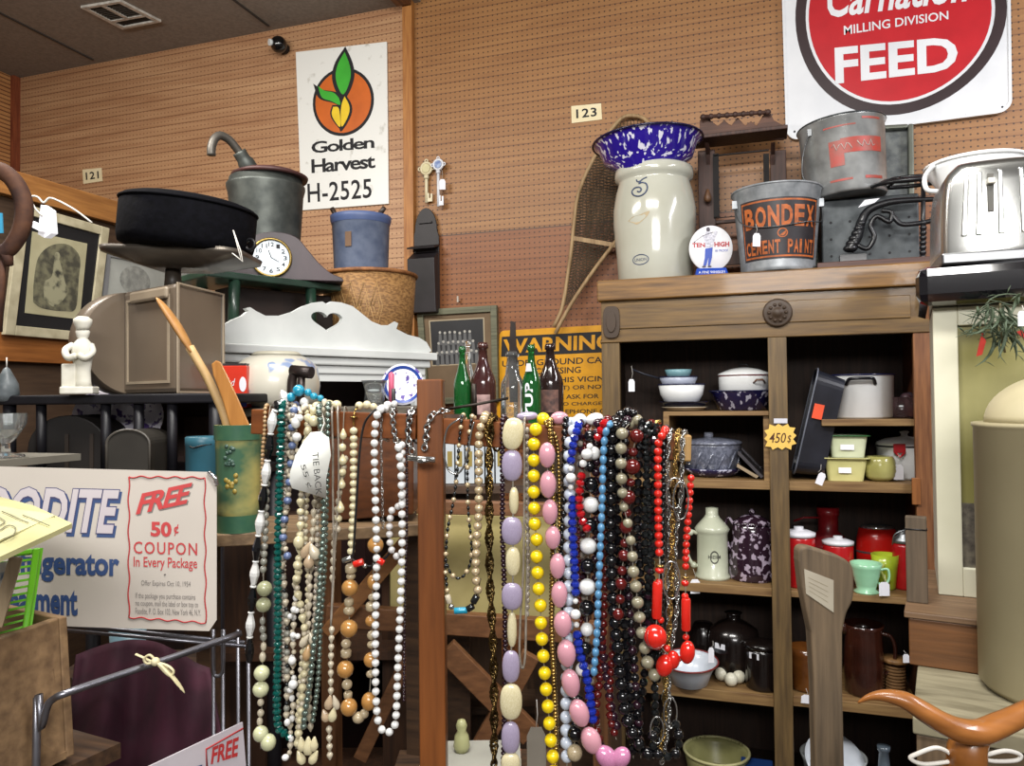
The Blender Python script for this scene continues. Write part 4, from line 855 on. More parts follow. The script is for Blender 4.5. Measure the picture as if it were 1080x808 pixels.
strip(mb, cm, .08, .30, .34, .68, .0012, n=8); strip(mb, cm, .26, .95, .50, .70, .0013, n=16); strip(mb, cm, .02, .5, .86, .88, .0012, n=8); strip(mb, cm, .6, .95, .93, .96, .0012, n=8); strip(mb, cm, .05, .4, .14, .17, .0012, n=8); strip(mb, cm, .6, .95, .14, .18, .0012, n=8)
t_.part('printed_logo', mb, RL, label='faded red printed logo')
mb = MB()
for i in range(2): 
    mb.tube([cm.p((.12 if i == 0 else .5)+.3*a/8, .60+.05*math.sin(a*2.2+i), .002) for a in range(9)], .0016, 5)
t_.part('script_squiggle', mb, M('tin_text', '#b8b4ae', .4))
mb = MB(); mb.tube(smooth([cm.p(-.22, .9, .004), cm.p(-.35, .6, .02), cm.p(-.33, .3, .03), cm.p(-.15, .12, .012)]), .0025, 6); mb.box(cm.p(-.22, .9, .003), (.014, .014, .026)); t_.part('bail_handle', mb, METAL('wire', '#6a6c6e'))
# cast iron scroll bracket
IR = M('cast_iron_black', '#131419', .4, c2='#0c0d10', coat=.2, bump=.2)
Yi = 3.07
def ip(px, py, dy=0): p = PY(px, py, Yi); p.y += dy; return p
t_ = Thing('iron_bracket', 'black cast iron scroll lamp bracket lying on the plank beside the toaster', 'bracket', V((cx(930, 268, Yi), Yi, zp)))
def tb(nm, pts, r, **kw):
    mb = MB(); pp = smooth([ip(*p) for p in pts], 6); rr_ = r if not isinstance(r, tuple) else [r[0]+(r[1]-r[0])*i/(len(pp)-1) for i in range(len(pp))]; mb.tube(pp, rr_, 8); return t_.part(nm, mb, IR, True, **kw)
b0 = PY(892, 268, Yi)
tb('arm', [(895, 264), (904, 250), (908, 235), (916, 222), (935, 214), (960, 211), (990, 210)], (.02, .009))
tb('scroll', [(903, 258), (915, 262), (922, 250), (918, 238), (925, 228), (938, 234), (940, 224), (930, 222)], .009)
tb('scroll', [(940, 226), (950, 236), (965, 236), (985, 232), (995, 224)], .009)
mb = MB(); T_ = Matrix.Translation(ip(960, 193)) @ Matrix.Rotation(math.radians(8), 4, 'X'); mb.ring((0, 0, 0), .125, .008, 36, 8, T=T_, sy=.9); mb.ring((0, 0, .015), .085, .006, 30, 6, T=T_, sy=.9)
for i in range(6): a = PI*i/3; mb.tube([T_ @ V((.125*math.cos(a), .11*math.sin(a), 0)), T_ @ V((.085*math.cos(a), .077*math.sin(a), .015))], .005, 6)
t_.part('lamp_ring', mb, IR, True)
A = ip(973, 262); A.z = zp; mb = MB(); mb.cyl(A, ip(974, 190), .008, n=10)
for i in range(8): mb.sph(A.lerp(ip(974, 230), i/8), .012, 10, 6)
t_.part('rod', mb, IR, True)
mb = MB()
for i in range(6): mb.sph(ip(897+i*2.2, 262-i*5.2), (.026-.002*i, .02, .016), 12, 8)
A = ip(899, 266); mb.box((A.x, A.y, zp+.012), (.09, .05, .024)); t_.part('leaf_foot', mb, IR, True)
mb = MB(); qd = pq([(905, 219), (922, 214), (928, 209), (912, 211)], Y=3.0); qd.slab(mb, 0, 1, 0, 1, 0, .001); solo('price_tag', 'silver paper tag lying on the arm of the black iron bracket', 'price tag', mb, PAPER)
# ================================================================ WHITE HUTCH set across the corner
th = math.radians(25.3); e_ = V((math.sin(th), math.cos(th), 0)); n_h = V((math.cos(th), -math.sin(th), 0))
H0 = PD(345, 372, 2.5); 
def hp(px, py, off=0):      # pixel on the hutch's front plane (shifted along its normal)
    r = ray(px, py); P0 = H0+n_h*off; return CAM + r*((P0-CAM).dot(n_h)/r.dot(n_h))
def hs(px, py=372): return (hp(px, py)-H0).dot(e_)
HW = hs(456); zc0 = hp(345, 360).z; HT = hp(345, 355).z
th_T = Matrix.Translation(V((H0.x, H0.y, 0))) @ Matrix.Rotation(PI/2-th, 4, 'Z')     # local x along e_, local -y toward the viewer
WP = M('white_paint', '#d3d6d4', .45, c2='#c2c6c4', sc=5)
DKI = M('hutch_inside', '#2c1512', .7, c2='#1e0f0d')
t = Thing('hutch', 'white painted wooden hutch with a heart cut into its scalloped crest', 'hutch', V((H0.x, H0.y, 0)), rz=PI/2-th)
HD = .38
def lb(x0, x1, y0, y1, z0, z1): return MB().box(((x0+x1)/2, (y0+y1)/2, (z0+z1)/2), (x1-x0, y1-y0, z1-z0))
zl = [hp(440, y_).z for y_ in (372, 380, 388, 396, 402)]
W_ = HW-.03
mb = lb(-HW, HW, -.03, HD, zl[1], zl[0]); t.part('cornice', mb, WP, bevel=.004)
t.part('cornice_moulding', lb(-HW+.02, HW-.02, -.015, HD, zl[2], zl[1]), WP, bevel=.006); t.part('cornice_moulding', lb(-HW+.035, HW-.035, -.002, HD, zl[3], zl[2]), WP, bevel=.004)
zk = hp(440, 403).z
t.part('face_frame', lb(-W_, W_, 0.006, .03, zk, zl[3]), WP); 
for s in (-1, 1): t.part('face_frame', lb(s*W_-(.05 if s > 0 else 0), s*W_+(.05 if s < 0 else 0), .006, .03, .02, zk), WP)
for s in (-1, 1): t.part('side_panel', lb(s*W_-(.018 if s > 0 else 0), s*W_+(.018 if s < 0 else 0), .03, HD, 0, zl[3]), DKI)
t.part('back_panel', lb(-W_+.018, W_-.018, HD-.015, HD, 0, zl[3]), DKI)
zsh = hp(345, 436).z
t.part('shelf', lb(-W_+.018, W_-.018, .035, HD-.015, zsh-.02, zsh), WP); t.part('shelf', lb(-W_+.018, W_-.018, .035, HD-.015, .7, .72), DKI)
# crest
cp = [(232, 360), (236, 343), (246, 337), (256, 333), (262, 328), (259, 325), (264, 324), (270, 328), (280, 333), (295, 333), (309, 329), (320, 323), (332, 319), (340, 318), (345, 321), (350, 318), (360, 319), (372, 323), (382, 331), (392, 339), (402, 343), (410, 343), (416, 339), (420, 341), (418, 347), (430, 353), (442, 356), (450, 361), (455, 370)]
# heights are measured on a straight base so the profile stays level
prof = []
for x, y in cp: q_ = hp(x, y); prof.append(((q_-H0).dot(e_), max(q_.z, zl[0]+.001)))
prof = [(max(-HW+.02, p[0]), p[1]) for p in prof]
poly = [(-HW+.02, zl[0])] + prof + [(HW-.02, zl[0])]
hc = (hs(345, 339), hp(345, 338).z); hw = 11*2.5/800
heart = []
for i in range(40):
    a = 2*PI*i/40; x = 16*math.sin(a)**3; y = 13*math.cos(a)-5*math.cos(2*a)-2*math.cos(3*a)-math.cos(4*a); heart.append((hc[0]+x/16*hw*1.75, hc[1]+y/16*hw*1.05))
mb = MB(); slabshape(mb, lambda x, z_, y: V((x, y, z_)), [poly, heart], .0, .018); t.part('crest', mb, WP)
HTOP = zl[0]
def hl(px, py, back):      # local x of a pixel at depth 'back' behind the hutch front
    q_ = hp(px, py, -back); return (q_-H0).dot(e_), q_
def hk(px, py, back): q_ = hp(px, py, -back); return (q_-CAM).dot(RM.to_3x3() @ V((0, 0, -1)))/FPX
# green bench on the hutch roof
GRN = M('green_paint', '#1f3a2c', .4, c2='#152a20', coat=.2, sc=12)
bk = .08; s0 = hl(217, 292, bk)[0]; s1 = hl(360, 303, bk)[0]; zt = hp(288, 292, -bk).z-HTOP; sm_ = (s0+s1)/2; L_ = (s1-s0)/2
bp = H0+e_*sm_; t = Thing('green_bench', 'small dark green painted bench standing on top of the white hutch', 'bench', V((bp.x, bp.y, HTOP+.0005)), rz=PI/2-th)
mb = MB(); mb.box((0, .22, zt-.011), (2*L_, .28, .022)); t.part('seat', mb, GRN, bevel=.004)
for px_ in (246, 326):
    lx = hl(px_, 315, bk+.03)[0]-sm_
    for sy in (.10, .33): mb = MB(); mb.cyl((lx*1.06, sy, 0), (lx, sy, zt-.02), .016, .018, n=10); t.part('leg', mb, GRN)
BT = HTOP+zt+.001
a_ = hl(238, 320, .2)[0]; b_ = hl(345, 325, .2)[0]; bq = H0+e_*(a_+b_)/2
solo('wooden_chest', 'small dark brown wooden chest under the green bench on the hutch roof', 'chest', MB().box((0, .22, (zt-.03)/2), (b_-a_, .12, zt-.032)), M('chest_dark', '#2a1d18', .7, c2='#1c1310'), V((bq.x, bq.y, HTOP+.0005)), rz=PI/2-th, bevel=.004)
# mantel clock
k = hk(290, 280, .17)*1.06; c1 = hp(290, 285, -.17)
t = Thing('mantel_clock', 'dark tambour mantel clock with round silver dial on the green bench', 'clock', V((c1.x, c1.y, BT)), rz=math.radians(34))
prf = sm2([(-62, 0), (-60, 5), (-50, 9), (-40, 16), (-32, 30), (-20, 42), (0, 47), (20, 43), (32, 30), (42, 18), (54, 8), (64, 4), (66, 0)], 4)
mb = MB(); mb.prism([(x*k, z_*k) for x, z_ in prf], -.045, .045); t.part('case', mb, M('clock_wood', '#3a2c31', .4, c2='#2a2024'), bevel=.003)
mb = MB(); T_ = Matrix.Translation((-3*k, -.046, 21*k)) @ Matrix.Rotation(PI/2, 4, 'X'); mb.lathe([(19.5*k, -.001), (19.5*k, .01), (17.5*k, .012), (17*k, .006)], 36, T=T_, cap=False); t.part('bezel', mb, METAL('brass', '#8a7440'))
mb = MB(); mb.lathe([(17.3*k, .004), (.0001, .0045)], 36, T=T_, cap=False); dlp = t.part('dial', mb, M('dial_silver', '#a9afb3', .3, .3, c2='#858d93', sc=20))
mb = MB()
qd = Quad(t.T @ V((-3*k-17*k, -.052, 4*k)), t.T @ V((-3*k+17*k, -.052, 4*k)), t.T @ V((-3*k+17*k, -.052, 38*k)), t.T @ V((-3*k-17*k, -.052, 38*k)))
for h in range(1, 13):
    a = PI/2-h*PI/6; cx_, cy_ = .5+.38*math.cos(a), .5+.38*math.sin(a); text(mb, qd, str(h), cx_-.05*(1 if h < 10 else 1.5), cx_+.05*(1 if h < 10 else 1.5), cy_-.06, cy_+.06, 0, bold=.01)
mb.tube([qd.p(.5, .5, .001), qd.p(.72, .38, .001)], .001, 5); mb.tube([qd.p(.5, .5, .001), qd.p(.42, .72, .001)], .0013, 5)
t.part('numerals_and_hands', mb, INK, True, parent=dlp)
# galvanised can with a goose-neck spout
bk2 = .30; k = hk(280, 230, bk2); c2_ = hp(281, 290, -bk2)
t = Thing('galvanised_can', 'tall dull galvanised can with curved goose neck spout behind the mantel clock', 'can', V((c2_.x, c2_.y, BT)))
hh = hp(279, 190, -bk2).z-BT
mb = MB(); mb.lathe([(33*k, 0), (34*k, hh*.3), (38*k, hh*.85), (40*k, hh*.92), (40*k, hh*.94), (38*k, hh*.95), (37*k, hh), (30*k, hh+5*k), (.1*k, hh+6*k)], 40); t.part('body', mb, M('can_dull', '#5b5f5b', .5, .6, c2='#3d413f', sc=14, bump=.1))
mb = MB(); mb.lathe([(38*k, hh), (39*k, hh+3*k), (30*k, hh+7*k), (.1*k, hh+8*k)], 40, T=Matrix.Translation((5*k, .0, 0))); t.part('lid', mb, M('lid_reddark', '#4a2a28', .5, c2='#3a2624'))
def tp(px, py): 
    q_ = hp(px, py, -bk2+.02); return q_
mb = MB(); mb.tube([tp(*p) for p in sm2([(272, 196), (266, 182), (257, 168), (252, 160)], 4)], [8.5*k]*8+[7*k]*5, 12); t.part('spout_base', mb, M('can_dull', '#5b5f5b'), True)
mb = MB(); mb.tube([tp(*p) for p in sm2([(256, 166), (249, 156), (241, 147), (232, 143), (226, 147), (223, 156), (223, 164)], 5)], 4.2*k, 10); t.part('goose_neck', mb, M('pipe_grey', '#5a5650', .45, .5), True)
# woven basket with blue pail on it
bk3 = .16; k = hk(388, 320, bk3); c3 = hp(390, 350, -bk3)
BSK = M('wicker', '#8f6a3e', .6, c2='#6a4a28', sc=70, st=(1, 1, 2.5), bump=.6, lo=.42, hi=.58)
hh = hp(390, 292, -bk3).z-HTOP
t = Thing('woven_basket', 'round tan woven basket with diamond pattern standing on the right end of the hutch', 'basket', V((c3.x, c3.y, HTOP)))
mb = MB(); mb.lathe([(42*k, 0), (46*k, hh*.5), (49*k, hh), (48*k, hh), (45*k, hh*.5), (41*k, .01), (.1*k, .01)], 48); t.part('body', mb, BSK)
mb = MB(); mb.ring((0, 0, hh), 49*k, 2.2*k, 48, 8); t.part('rim', mb, M('wicker_rim', '#8a5a30', .6, c2='#643c1c', sc=50))
mb = MB(); cm = Cylm(t.o.location, 42*k, 49*k, hh, -PI/2-.7, -PI/2+.9)
for i in range(5):
    for s in (0, 1):
        u = .08+i*.17+s*.0; pts_ = [(u, .55), (u+.085, .85), (u+.17, .55), (u+.085, .25), (u, .55)]
        if s: pts_ = [(u+.04, .55), (u+.085, .70), (u+.13, .55), (u+.085, .40), (u+.04, .55)]
        mb.tube([cm.p(a, b, .001) for a, b in pts_], .002, 5)
t.part('diamond_weave', mb, M('wicker_light', '#a58352', .6), True)
k = hk(381, 260, bk3); c4 = hp(381, 292, -bk3); ZB = HTOP+hh+.001
t = Thing('enamel_pail', 'blue grey enamel pail with wooden side grips on the woven basket', 'pail', V((c4.x, c4.y, ZB+.008)))
hh2 = hp(381, 232, -bk3).z-ZB
BLG = M('enamel_bluegrey', '#6b758a', .5, c2='#525d75', sc=24, lo=.3)
mb = MB(); mb.lathe([(.1*k, -.001), (27*k, -.001), (28*k, .004), (30*k, hh2-.02), (31*k, hh2-.018), (31.5*k, hh2), (30*k, hh2), (29*k, hh2-.02), (26*k, .01), (.1*k, .01)], 40); t.part('body', mb, BLG)
mb = MB(); mb.lathe([(30.2*k, hh2-.03), (31.6*k, hh2-.015), (31.8*k, hh2), (30*k, hh2+.002)], 40, cap=False); t.part('rim_band', mb, M('enamel_blue_band', '#4a5a82', .5), label='darker blue rim band')
mb = MB(); mb.box((2*k, -29.6*k, hh2*.52), (7*k, .002, 15*k)); t.part('worn_patch', mb, M('worn_rust', '#6d5440', .8))
for s in (-1, 1): mb = MB(); mb.cyl((s*24*k, -6*k, hh2-.005), (s*24*k-(6*k if s < 0 else -8*k), -8*k, hh2+(11 if s < 0 else 6)*k), .009, n=10); t.part('grip', mb, M('grip_dark', '#2e221c', .5))
# ---- things on the hutch shelf (inside)
# tin, covered jar, dark bottle at the left of the hutch: they stand on a near shelf board
dU = 1.96; zN = PD(262, 430, 1.88).z
def nd(px, py, d): p = PD(px, py, d); return V((p.x, p.y, zN)), d/FPX
shb = MB(); a = PD(240, 440, dU+.04); b = PD(446, 440, dU+.04); shb.bar(V((a.x, a.y, zN-.012)), V((b.x, b.y, zN-.012)), .24, .022)
t = Thing('wooden_shelf_unit', 'grey brown wooden shelf unit behind the necklace rack holding a red tin', 'shelf unit', V(((a.x+b.x)/2, (a.y+b.y)/2, 0)))
t.part('top', shb, WOOD('grey_shelf', '#6a6658', '#45423a', .6, 'x'), True, bevel=.003) if 0 else t.part('top', shb, WOOD('shelf_greybrown', '#5f584a', '#3e382e', .6, 'x'), True, bevel=.003)
for pp in (a, b):
    mb = MB(); sd = (b-a).normalized(); nn = V((-sd.y, sd.x, 0)); pz = V((pp.x, pp.y, 0)); q0 = pz+nn*.13; q1 = pz-nn*.13
    mb.bar(V((pz.x, pz.y, 0)), V((pz.x, pz.y, zN-.024)), .02, .22, up=nn.cross(V((0, 0, 1)))); t.part('end_panel', mb, WOOD('panel_darkbrown', '#4a2f1d', '#2f1d12', .6, 'z'), True)
for zz in (zN-.30, zN-.62, zN-.95): mb = MB(); mb.bar(V((a.x, a.y, zz)), V((b.x, b.y, zz)), .21, .02); t.part('shelf', mb, WOOD('panel_darkbrown', '#4a2f1d', '#2f1d12'), True)
p, k = nd(250, 420, 1.9)
t = Thing('spice_tin', 'small red and white spice tin with blue base on the near shelf', 'tin', p, rz=math.radians(20))
mb = MB(); mb.box((0, 0, 22*k), (26*k, 18*k, 44*k)); t.part('body', mb, M('tin_red', '#c8321e', .3, c2='#b82c1a'), bevel=.002)
mb = MB(); mb.box((0, 0, 45*k), (24*k, 16*k, 3*k)); t.part('lid', mb, M('tin_darklid', '#2a2628', .4))
mb = MB(); mb.box((0, -9.2*k, 9*k), (26.2*k, .2*k, 10*k)); mb.box((13.1*k, 0, 9*k), (.2*k, 18*k, 10*k)); t.part('white_band', mb, M('print_white', '#dcdce4', .4))
mb = MB(); mb.box((0, -9.3*k, 3.5*k), (26.2*k, .2*k, 5*k)); t.part('blue_band', mb, M('print_blue', '#2438a0', .4))
qd = Quad(t.T @ V((-13*k, -9.3*k, 14*k)), t.T @ V((13*k, -9.3*k, 14*k)), t.T @ V((13*k, -9.3*k, 44*k)), t.T @ V((-13*k, -9.3*k, 44*k)))
mb = MB(); text(mb, qd, 'and', .1, .55, .3, .55, .0005, shear=.3); shape(mb, qd, [ell(.85, .35, .14, .26, 20)], .0005); t.part('lettering', mb, M('print_white', '#dcdce4'), True)
p, k = nd(292, 430, 2.0)
t = Thing('cookie_jar', 'fat white glazed jar with blue and orange painted marks behind the turquoise beads', 'jar', p)
CJ = SPECK('jar_white_painted', '#c4c0b2', '#7f8fae', 16, .42, r=.3)
mb = MB(); mb.lathe([(34*k, 0), (42*k, 6*k), (45*k, 22*k), (42*k, 42*k), (34*k, 50*k), (26*k, 54*k), (.1*k, 55*k)], 36); t.part('body', mb, CJ)
mb = MB(); mb.lathe([(27*k, 54*k), (22*k, 58*k), (.1*k, 59*k)], 30); t.part('lid', mb, M('jar_cream', '#b8b4a2', .4))
mb = MB(); cm = Cylm(p, 44.5*k, 44.5*k, 50*k, -PI/2-.4, -PI/2+.4); shape(mb, cm, [sm2([(.0, .3), (.1, .5), (.25, .62), (.2, .4), (.1, .25), (.0, .3)], 3)], .003); t.part('orange_mark', mb, M('print_orange', '#c0602c', .4), True)
p, k = nd(320, 425, 1.88)
t = Thing('iron_clamp', 'dark iron clamp with a T shaped handle standing behind the turquoise beads', 'clamp', p)
dkm = M('iron_brown', '#3a3230', .4, .5)
mb = MB(); mb.tube(smooth([(-14*k, 0, 0), (-14*k, 0, 26*k), (-10*k, 0, 38*k)]), 5*k, 8); mb.tube([(-4*k, 0, 0), (-2*k, 0, 32*k)], 4*k, 8); t.part('stem', mb, dkm)
mb = MB(); mb.cyl((-14*k, 0, 39*k), (10*k, 0, 36*k), 6*k, 6.5*k, n=14); t.part('grip', mb, dkm)
GLC = GLASS('glass_clear', '#eef2f2', .02)
p, k = nd(395, 430, 1.96)
solo('glass_vase', 'clear glass vase with flared ribbed rim left of the floral plate', 'vase', MB().lathe([(9*k, 0), (11*k, 6*k), (10*k, 16*k), (12*k, 24*k), (14*k, 27*k), (13*k, 27*k), (9*k, 16*k), (9*k, 3*k), (.1*k, 3*k)], 20), GLC, p)
p, k = nd(425, 430, 2.0)
t = Thing('printed_plate', 'white plate with purple floral print and blue rim just left of the rack post', 'plate', p, rot=(math.radians(-8), 0, math.radians(22)))
Tp = Matrix.Translation((0, 0, 22*k)) @ Matrix.Rotation(PI/2, 4, 'X')
mb = MB(); mb.lathe([(.1*k, 0), (14*k, 0), (22*k, 4*k), (22*k, 5*k), (14*k, 1.4*k), (.1*k, 1*k)], 36, T=Tp); pl_ = t.part('plate', mb, SPECK('china_floral', '#d5d6e2', '#5b4a92', 60, .42, r=.2))
mb = MB(); mb.lathe([(17*k, 3.6*k), (20*k, 4.9*k)], 36, T=Tp, cap=False); t.part('blue_band', mb, M('china_blue', '#2e4a9a', .25), parent=pl_)
p, k = nd(413, 430, 1.94)
solo('candle', 'thin pink candle in front of the floral plate', 'candle', MB().lathe([(3*k, 0), (3*k, 34*k), (.5*k, 36*k)], 12), M('candle_pink', '#c65a78', .4), p)
# bottles on a tall wooden stand
dB = 2.1; zbt = PD(535, 447, dB).z
def bt(px, py=440, d=dB): p = PD(px, py, d); return V((p.x, p.y, zbt)), d/FPX
a = PD(474, 447, dB+.04); b = PD(606, 447, dB+.04)
t = Thing('bottle_stand', 'dark wooden stand holding a row of old bottles in front of the yellow warning sign', 'stand', V(((a.x+b.x)/2, (a.y+b.y)/2, 0)))
STW = WOOD('stand_wood', '#4c3624', '#2e2016', .6, 'x')
mb = MB(); mb.bar(V((a.x, a.y, zbt-.012)), V((b.x, b.y, zbt-.012)), .3, .022); t.part('top', mb, STW, True, bevel=.002)
for pp in (a.lerp(b, .03), a.lerp(b, .97)):
    mb = MB(); mb.bar(V((pp.x, pp.y, 0)), V((pp.x, pp.y, zbt-.024)), .03, .26, up=V((1, .3, 0))); t.part('end_panel', mb, WOOD('stand_wood_z', '#4c3624', '#2e2016', .6, 'z'), True)
for zz in (zbt-.36, zbt-.75, .25): mb = MB(); mb.bar(V((a.x, a.y, zz)), V((b.x, b.y, zz)), .26, .02); t.part('shelf', mb, STW, True)
GG = GLASS('glass_green', '#1f8a3c'); GB = M('glass_brown', '#43251f', .12, c2='#32191a', coat=.6); GD = M('glass_darkbrown', '#231716', .12, coat=.6)
GG = M('glass_green_solid', '#1d6b30', .06, c2='#175a28', trans=.5, coat=.7)
def bottle(px, h, w, label, m, d=dB, neck=.32, cap=None, extra=None, lab=None, stance=0):
    p, k = bt(px, 440, d); r = w/2*k; H = h*k; nr = r*neck
    t_ = Thing('glass_bottle', label, 'bottle', p); t_.k = k; t_.r = r; t_.H = H
    mb = MB(); mb.lathe([(r*.9, 0), (r, .006), (r, H*.50), (r*.92, H*.57), (r*.6, H*.68), (nr*1.25, H*.78), (nr, H*.92), (nr*1.35, H*.93), (nr*1.35, H*.965), (nr*1.1, H), (.0001, H)], 28); t_.part('body', mb, m)
    if lab:
        cm = Cylm(p, r, r, H, -PI/2-.6+.1, -PI/2+.8+.1); mb = MB(); strip(mb, cm, 0, 1, lab[0], lab[1], .0008); t_.part('label', mb, lab[2], True)
    return t_
LBL = M('label_pinkish', '#a88a86', .7, c2='#6a5452', sc=40)
bottle(488, 82, 18, 'slim bright green glass bottle, leftmost of the bottles', GG)
bottle(494, 88, 15, 'clear colourless slim bottle just behind the green one', GLC, d=dB+.08)
bottle(510, 86, 27, 'brown glass beer bottle with torn pinkish label between the green and clear bottles', GB, lab=(.12, .36, LBL))
t_ = bottle(541, 76, 26, 'wide clear glass bottle with a dark knife stuck in its neck', GLC, neck=.42)
p, k = bt(541)
t2 = Thing('knife', 'dark rusty knife standing upright in the wide clear bottle', 'knife', p+V((.002, 0, .06)))
mb = MB(); mb.prism([(-3*k, 0), (3*k, 0), (4*k, 62*k), (3*k, 84*k), (-2*k, 86*k), (-4*k, 62*k)], -.0012, .0012); t2.part('blade', mb, M('rusty_steel', '#3b3532', .5, .5, c2='#2a2220'))
mb = MB(); mb.box((0, 0, 52*k), (12*k, .012, 4*k)); t2.part('guard', mb, M('rusty_steel', '#3b3532'))
t_ = bottle(561, 84, 20, 'green soda bottle with white 7UP lettering beside the dark bottles', GG, d=dB-.06)
cm = Cylm(t_.o.location, t_.r, t_.r, t_.H, -PI/2-.9, -PI/2+.9)
mb = MB(); vs, fs = text_raw('7UP', .03); mb.add([cm.p(.5-.24+.48*(1-b), .10+.42*a, .001) for a, b in vs], fs); mb.add([cm.p(u, v, .0006) for u, v in [(.3, .66), (.7, .66), (.62, .76), (.38, .76)]], [(0, 1, 2, 3)]); t_.part('lettering', mb, M('print_white', '#dcdce4'), True)
bottle(581, 84, 27, 'black brown beer bottle with small portrait label, nearest the snowshoe tail', GD, lab=(.14, .42, M('label_portrait', '#6e4e44', .7, c2='#3a2a28', sc=60)))
# behind the necklaces: wooden folding rack with yellowed board
def dd(px, py, d=1.70): return PD(px, py, d)
t = Thing('folding_rack', 'brown wooden rack with crossed braces holding a yellowed board behind the necklaces', 'rack', V((dd(470, 660).x, dd(470, 660).y, 0)))
RKW = WOOD('rack_wood', '#7a5233', '#5a3a22', .5, 'x'); RKZ = WOOD('rack_wood_z', '#6e4a2e', '#4c301c', .5, 'z')
for nm, p0, p1, w, h, m in (('rail', (345, 648), (640, 668), .03, .048, RKW), ('rail', (440, 534), (600, 538), .03, .03, RKW), ('brace', (345, 668), (437, 562), .02, .034, WOOD('brace_wood', '#9a6a3c', '#7c5230', .5, 'x')), ('brace', (470, 684), (560, 775), .025, .05, RKW), ('brace', (560, 690), (500, 800), .025, .04, RKW), ('brace', (437, 680), (380, 800), .02, .03, RKW)):
    mb = MB(); dpt = {'rail': 1.70, 'brace': 1.665}[nm]; mb.bar(dd(*p0, dpt), dd(*p1, dpt), w, h); t.part(nm, mb, m, True, bevel=.002)
for px in (349, 632):
    mb = MB(); q_ = dd(px, 560, 1.73); mb.bar(V((q_.x, q_.y, 0)), V((q_.x, q_.y, dd(px, 500).z)), .035, .03, up=V((0, 1, 0))); t.part('leg', mb, RKZ, True)
q = pq([(412, 662), (590, 668), (594, 546), (412, 542)], D=1.77); t2 = Thing('yellowed_board', 'large yellowed paper board resting on the wooden rack behind the necklaces', 'board', q.base())
mb = MB(); q.slab(mb, 0, 1, 0, 1, -.006, 0); t2.part('board', mb, M('yellowed', '#bcae78', .8, c2='#a39660', sc=7), True)
mb = MB(); q.slab(mb, -.005, 0, 0, 1, -.007, .001); q.slab(mb, 1, 1.005, 0, 1, -.007, .001); t2.part('edge', mb, M('yellowed_edge', '#6e6238', .8), True)
# row of white booklets on the bottle stand shelf
q0 = PD(466, 509, 1.9); q1 = PD(532, 510, 1.9); zz = q0.z
t = Thing('magazine_shelf', 'narrow dark shelf board under the white booklets behind the right half of the bar', 'shelf', V(((q0.x+q1.x)/2, (q0.y+q1.y)/2, 0)))
mb = MB(); mb.bar(V((q0.x-.03, q0.y, zz-.01)), V((q1.x+.25, q1.y+.08, zz-.01)), .16, .018); t.part('board', mb, STW, True)
for f in (-.02, 1.9): mb = MB(); pp = q0.lerp(q1, f); mb.bar(V((pp.x, pp.y, 0)), V((pp.x, pp.y, zz-.019)), .03, .14, up=V((1, .3, 0))); t.part('upright', mb, STW, True)
BKW = M('booklet_white', '#b9c0c4', .6, c2='#a7aeb4'); BKY = M('booklet_print', '#8c7a3a', .6)
for i in range(6):
    px = 470+i*10.5; q_ = PD(px+5, 508, 1.88); k = 1.88/800
    t = Thing('booklet', ['white booklet with olive printed panel, leftmost under the rack bar', 'second white booklet from the post under the rack bar', 'third white booklet from the post under the rack bar', 'fourth white booklet from the post, behind the cream pearls', 'fifth white booklet from the post, behind the brass chain', 'white booklet at the right end of the row behind the brass chain'][i], 'booklet', V((q_.x, q_.y, zz)), rz=math.radians(18), group='white booklets on the shelf')
    mb = MB(); mb.box((0, .04, 23*k), (9*k, .1, 46*k)); t.part('cover', mb, BKW, bevel=.001)
    mb = MB(); mb.box((0, -.0105, 26*k), (5*k, .001, 16*k)); t.part('printed_panel', mb, BKY)
# ledge at the bottom with red striped magazines
q_ = PD(495, 826, 1.35)
t = Thing('low_table', 'low dark table behind the necklaces carrying magazines and small items', 'table', V((q_.x, q_.y, 0)), rz=math.radians(18))
mb = MB(); mb.box((.02, .07, q_.z-.03), (.34, .2, .025)); t.part('top', mb, STW, bevel=.002)
for sx in (-.13, .17):
    for sy in (-.01, .15): mb = MB(); mb.box((sx, sy, (q_.z-.043)/2), (.035, .035, q_.z-.043)); t.part('leg', mb, STW)
zt_ = q_.z-.0175
k = 1.35/800
for i, (lab, m_) in enumerate((('magazine with cream cover at the bottom of the pile behind the post', M('mag_cream', '#b8b090', .6)), ('magazine with red stripe in the middle of the pile behind the post', M('mag_red', '#b03a26', .5, c2='#c8b898', lo=.45, hi=.5, sc=14, st=(.3, 6, 1))), ('white paper sheet topmost of the pile behind the post', M('mag_white', '#a3a298', .6)))):
    pp = PD(492+i*3, 800, 1.41); solo('magazine', lab, 'magazine', MB().box((0, 0, .006), (.18, .13, .012)), m_, V((pp.x, pp.y, zt_+.0125*i)), rz=math.radians(5+i*7))
pp = PD(487, 790, 1.43); solo('ceramic_cat', 'small pale yellow green ceramic figure behind the magazine pile', 'figurine', MB().lathe([(.012, 0), (.016, .01), (.013, .03), (.008, .038), (.011, .048), (.007, .058), (.0001, .06)], 16), M('ceramic_yellowgreen', '#a6a678', .3), V((pp.x, pp.y, zt_+.0375)))
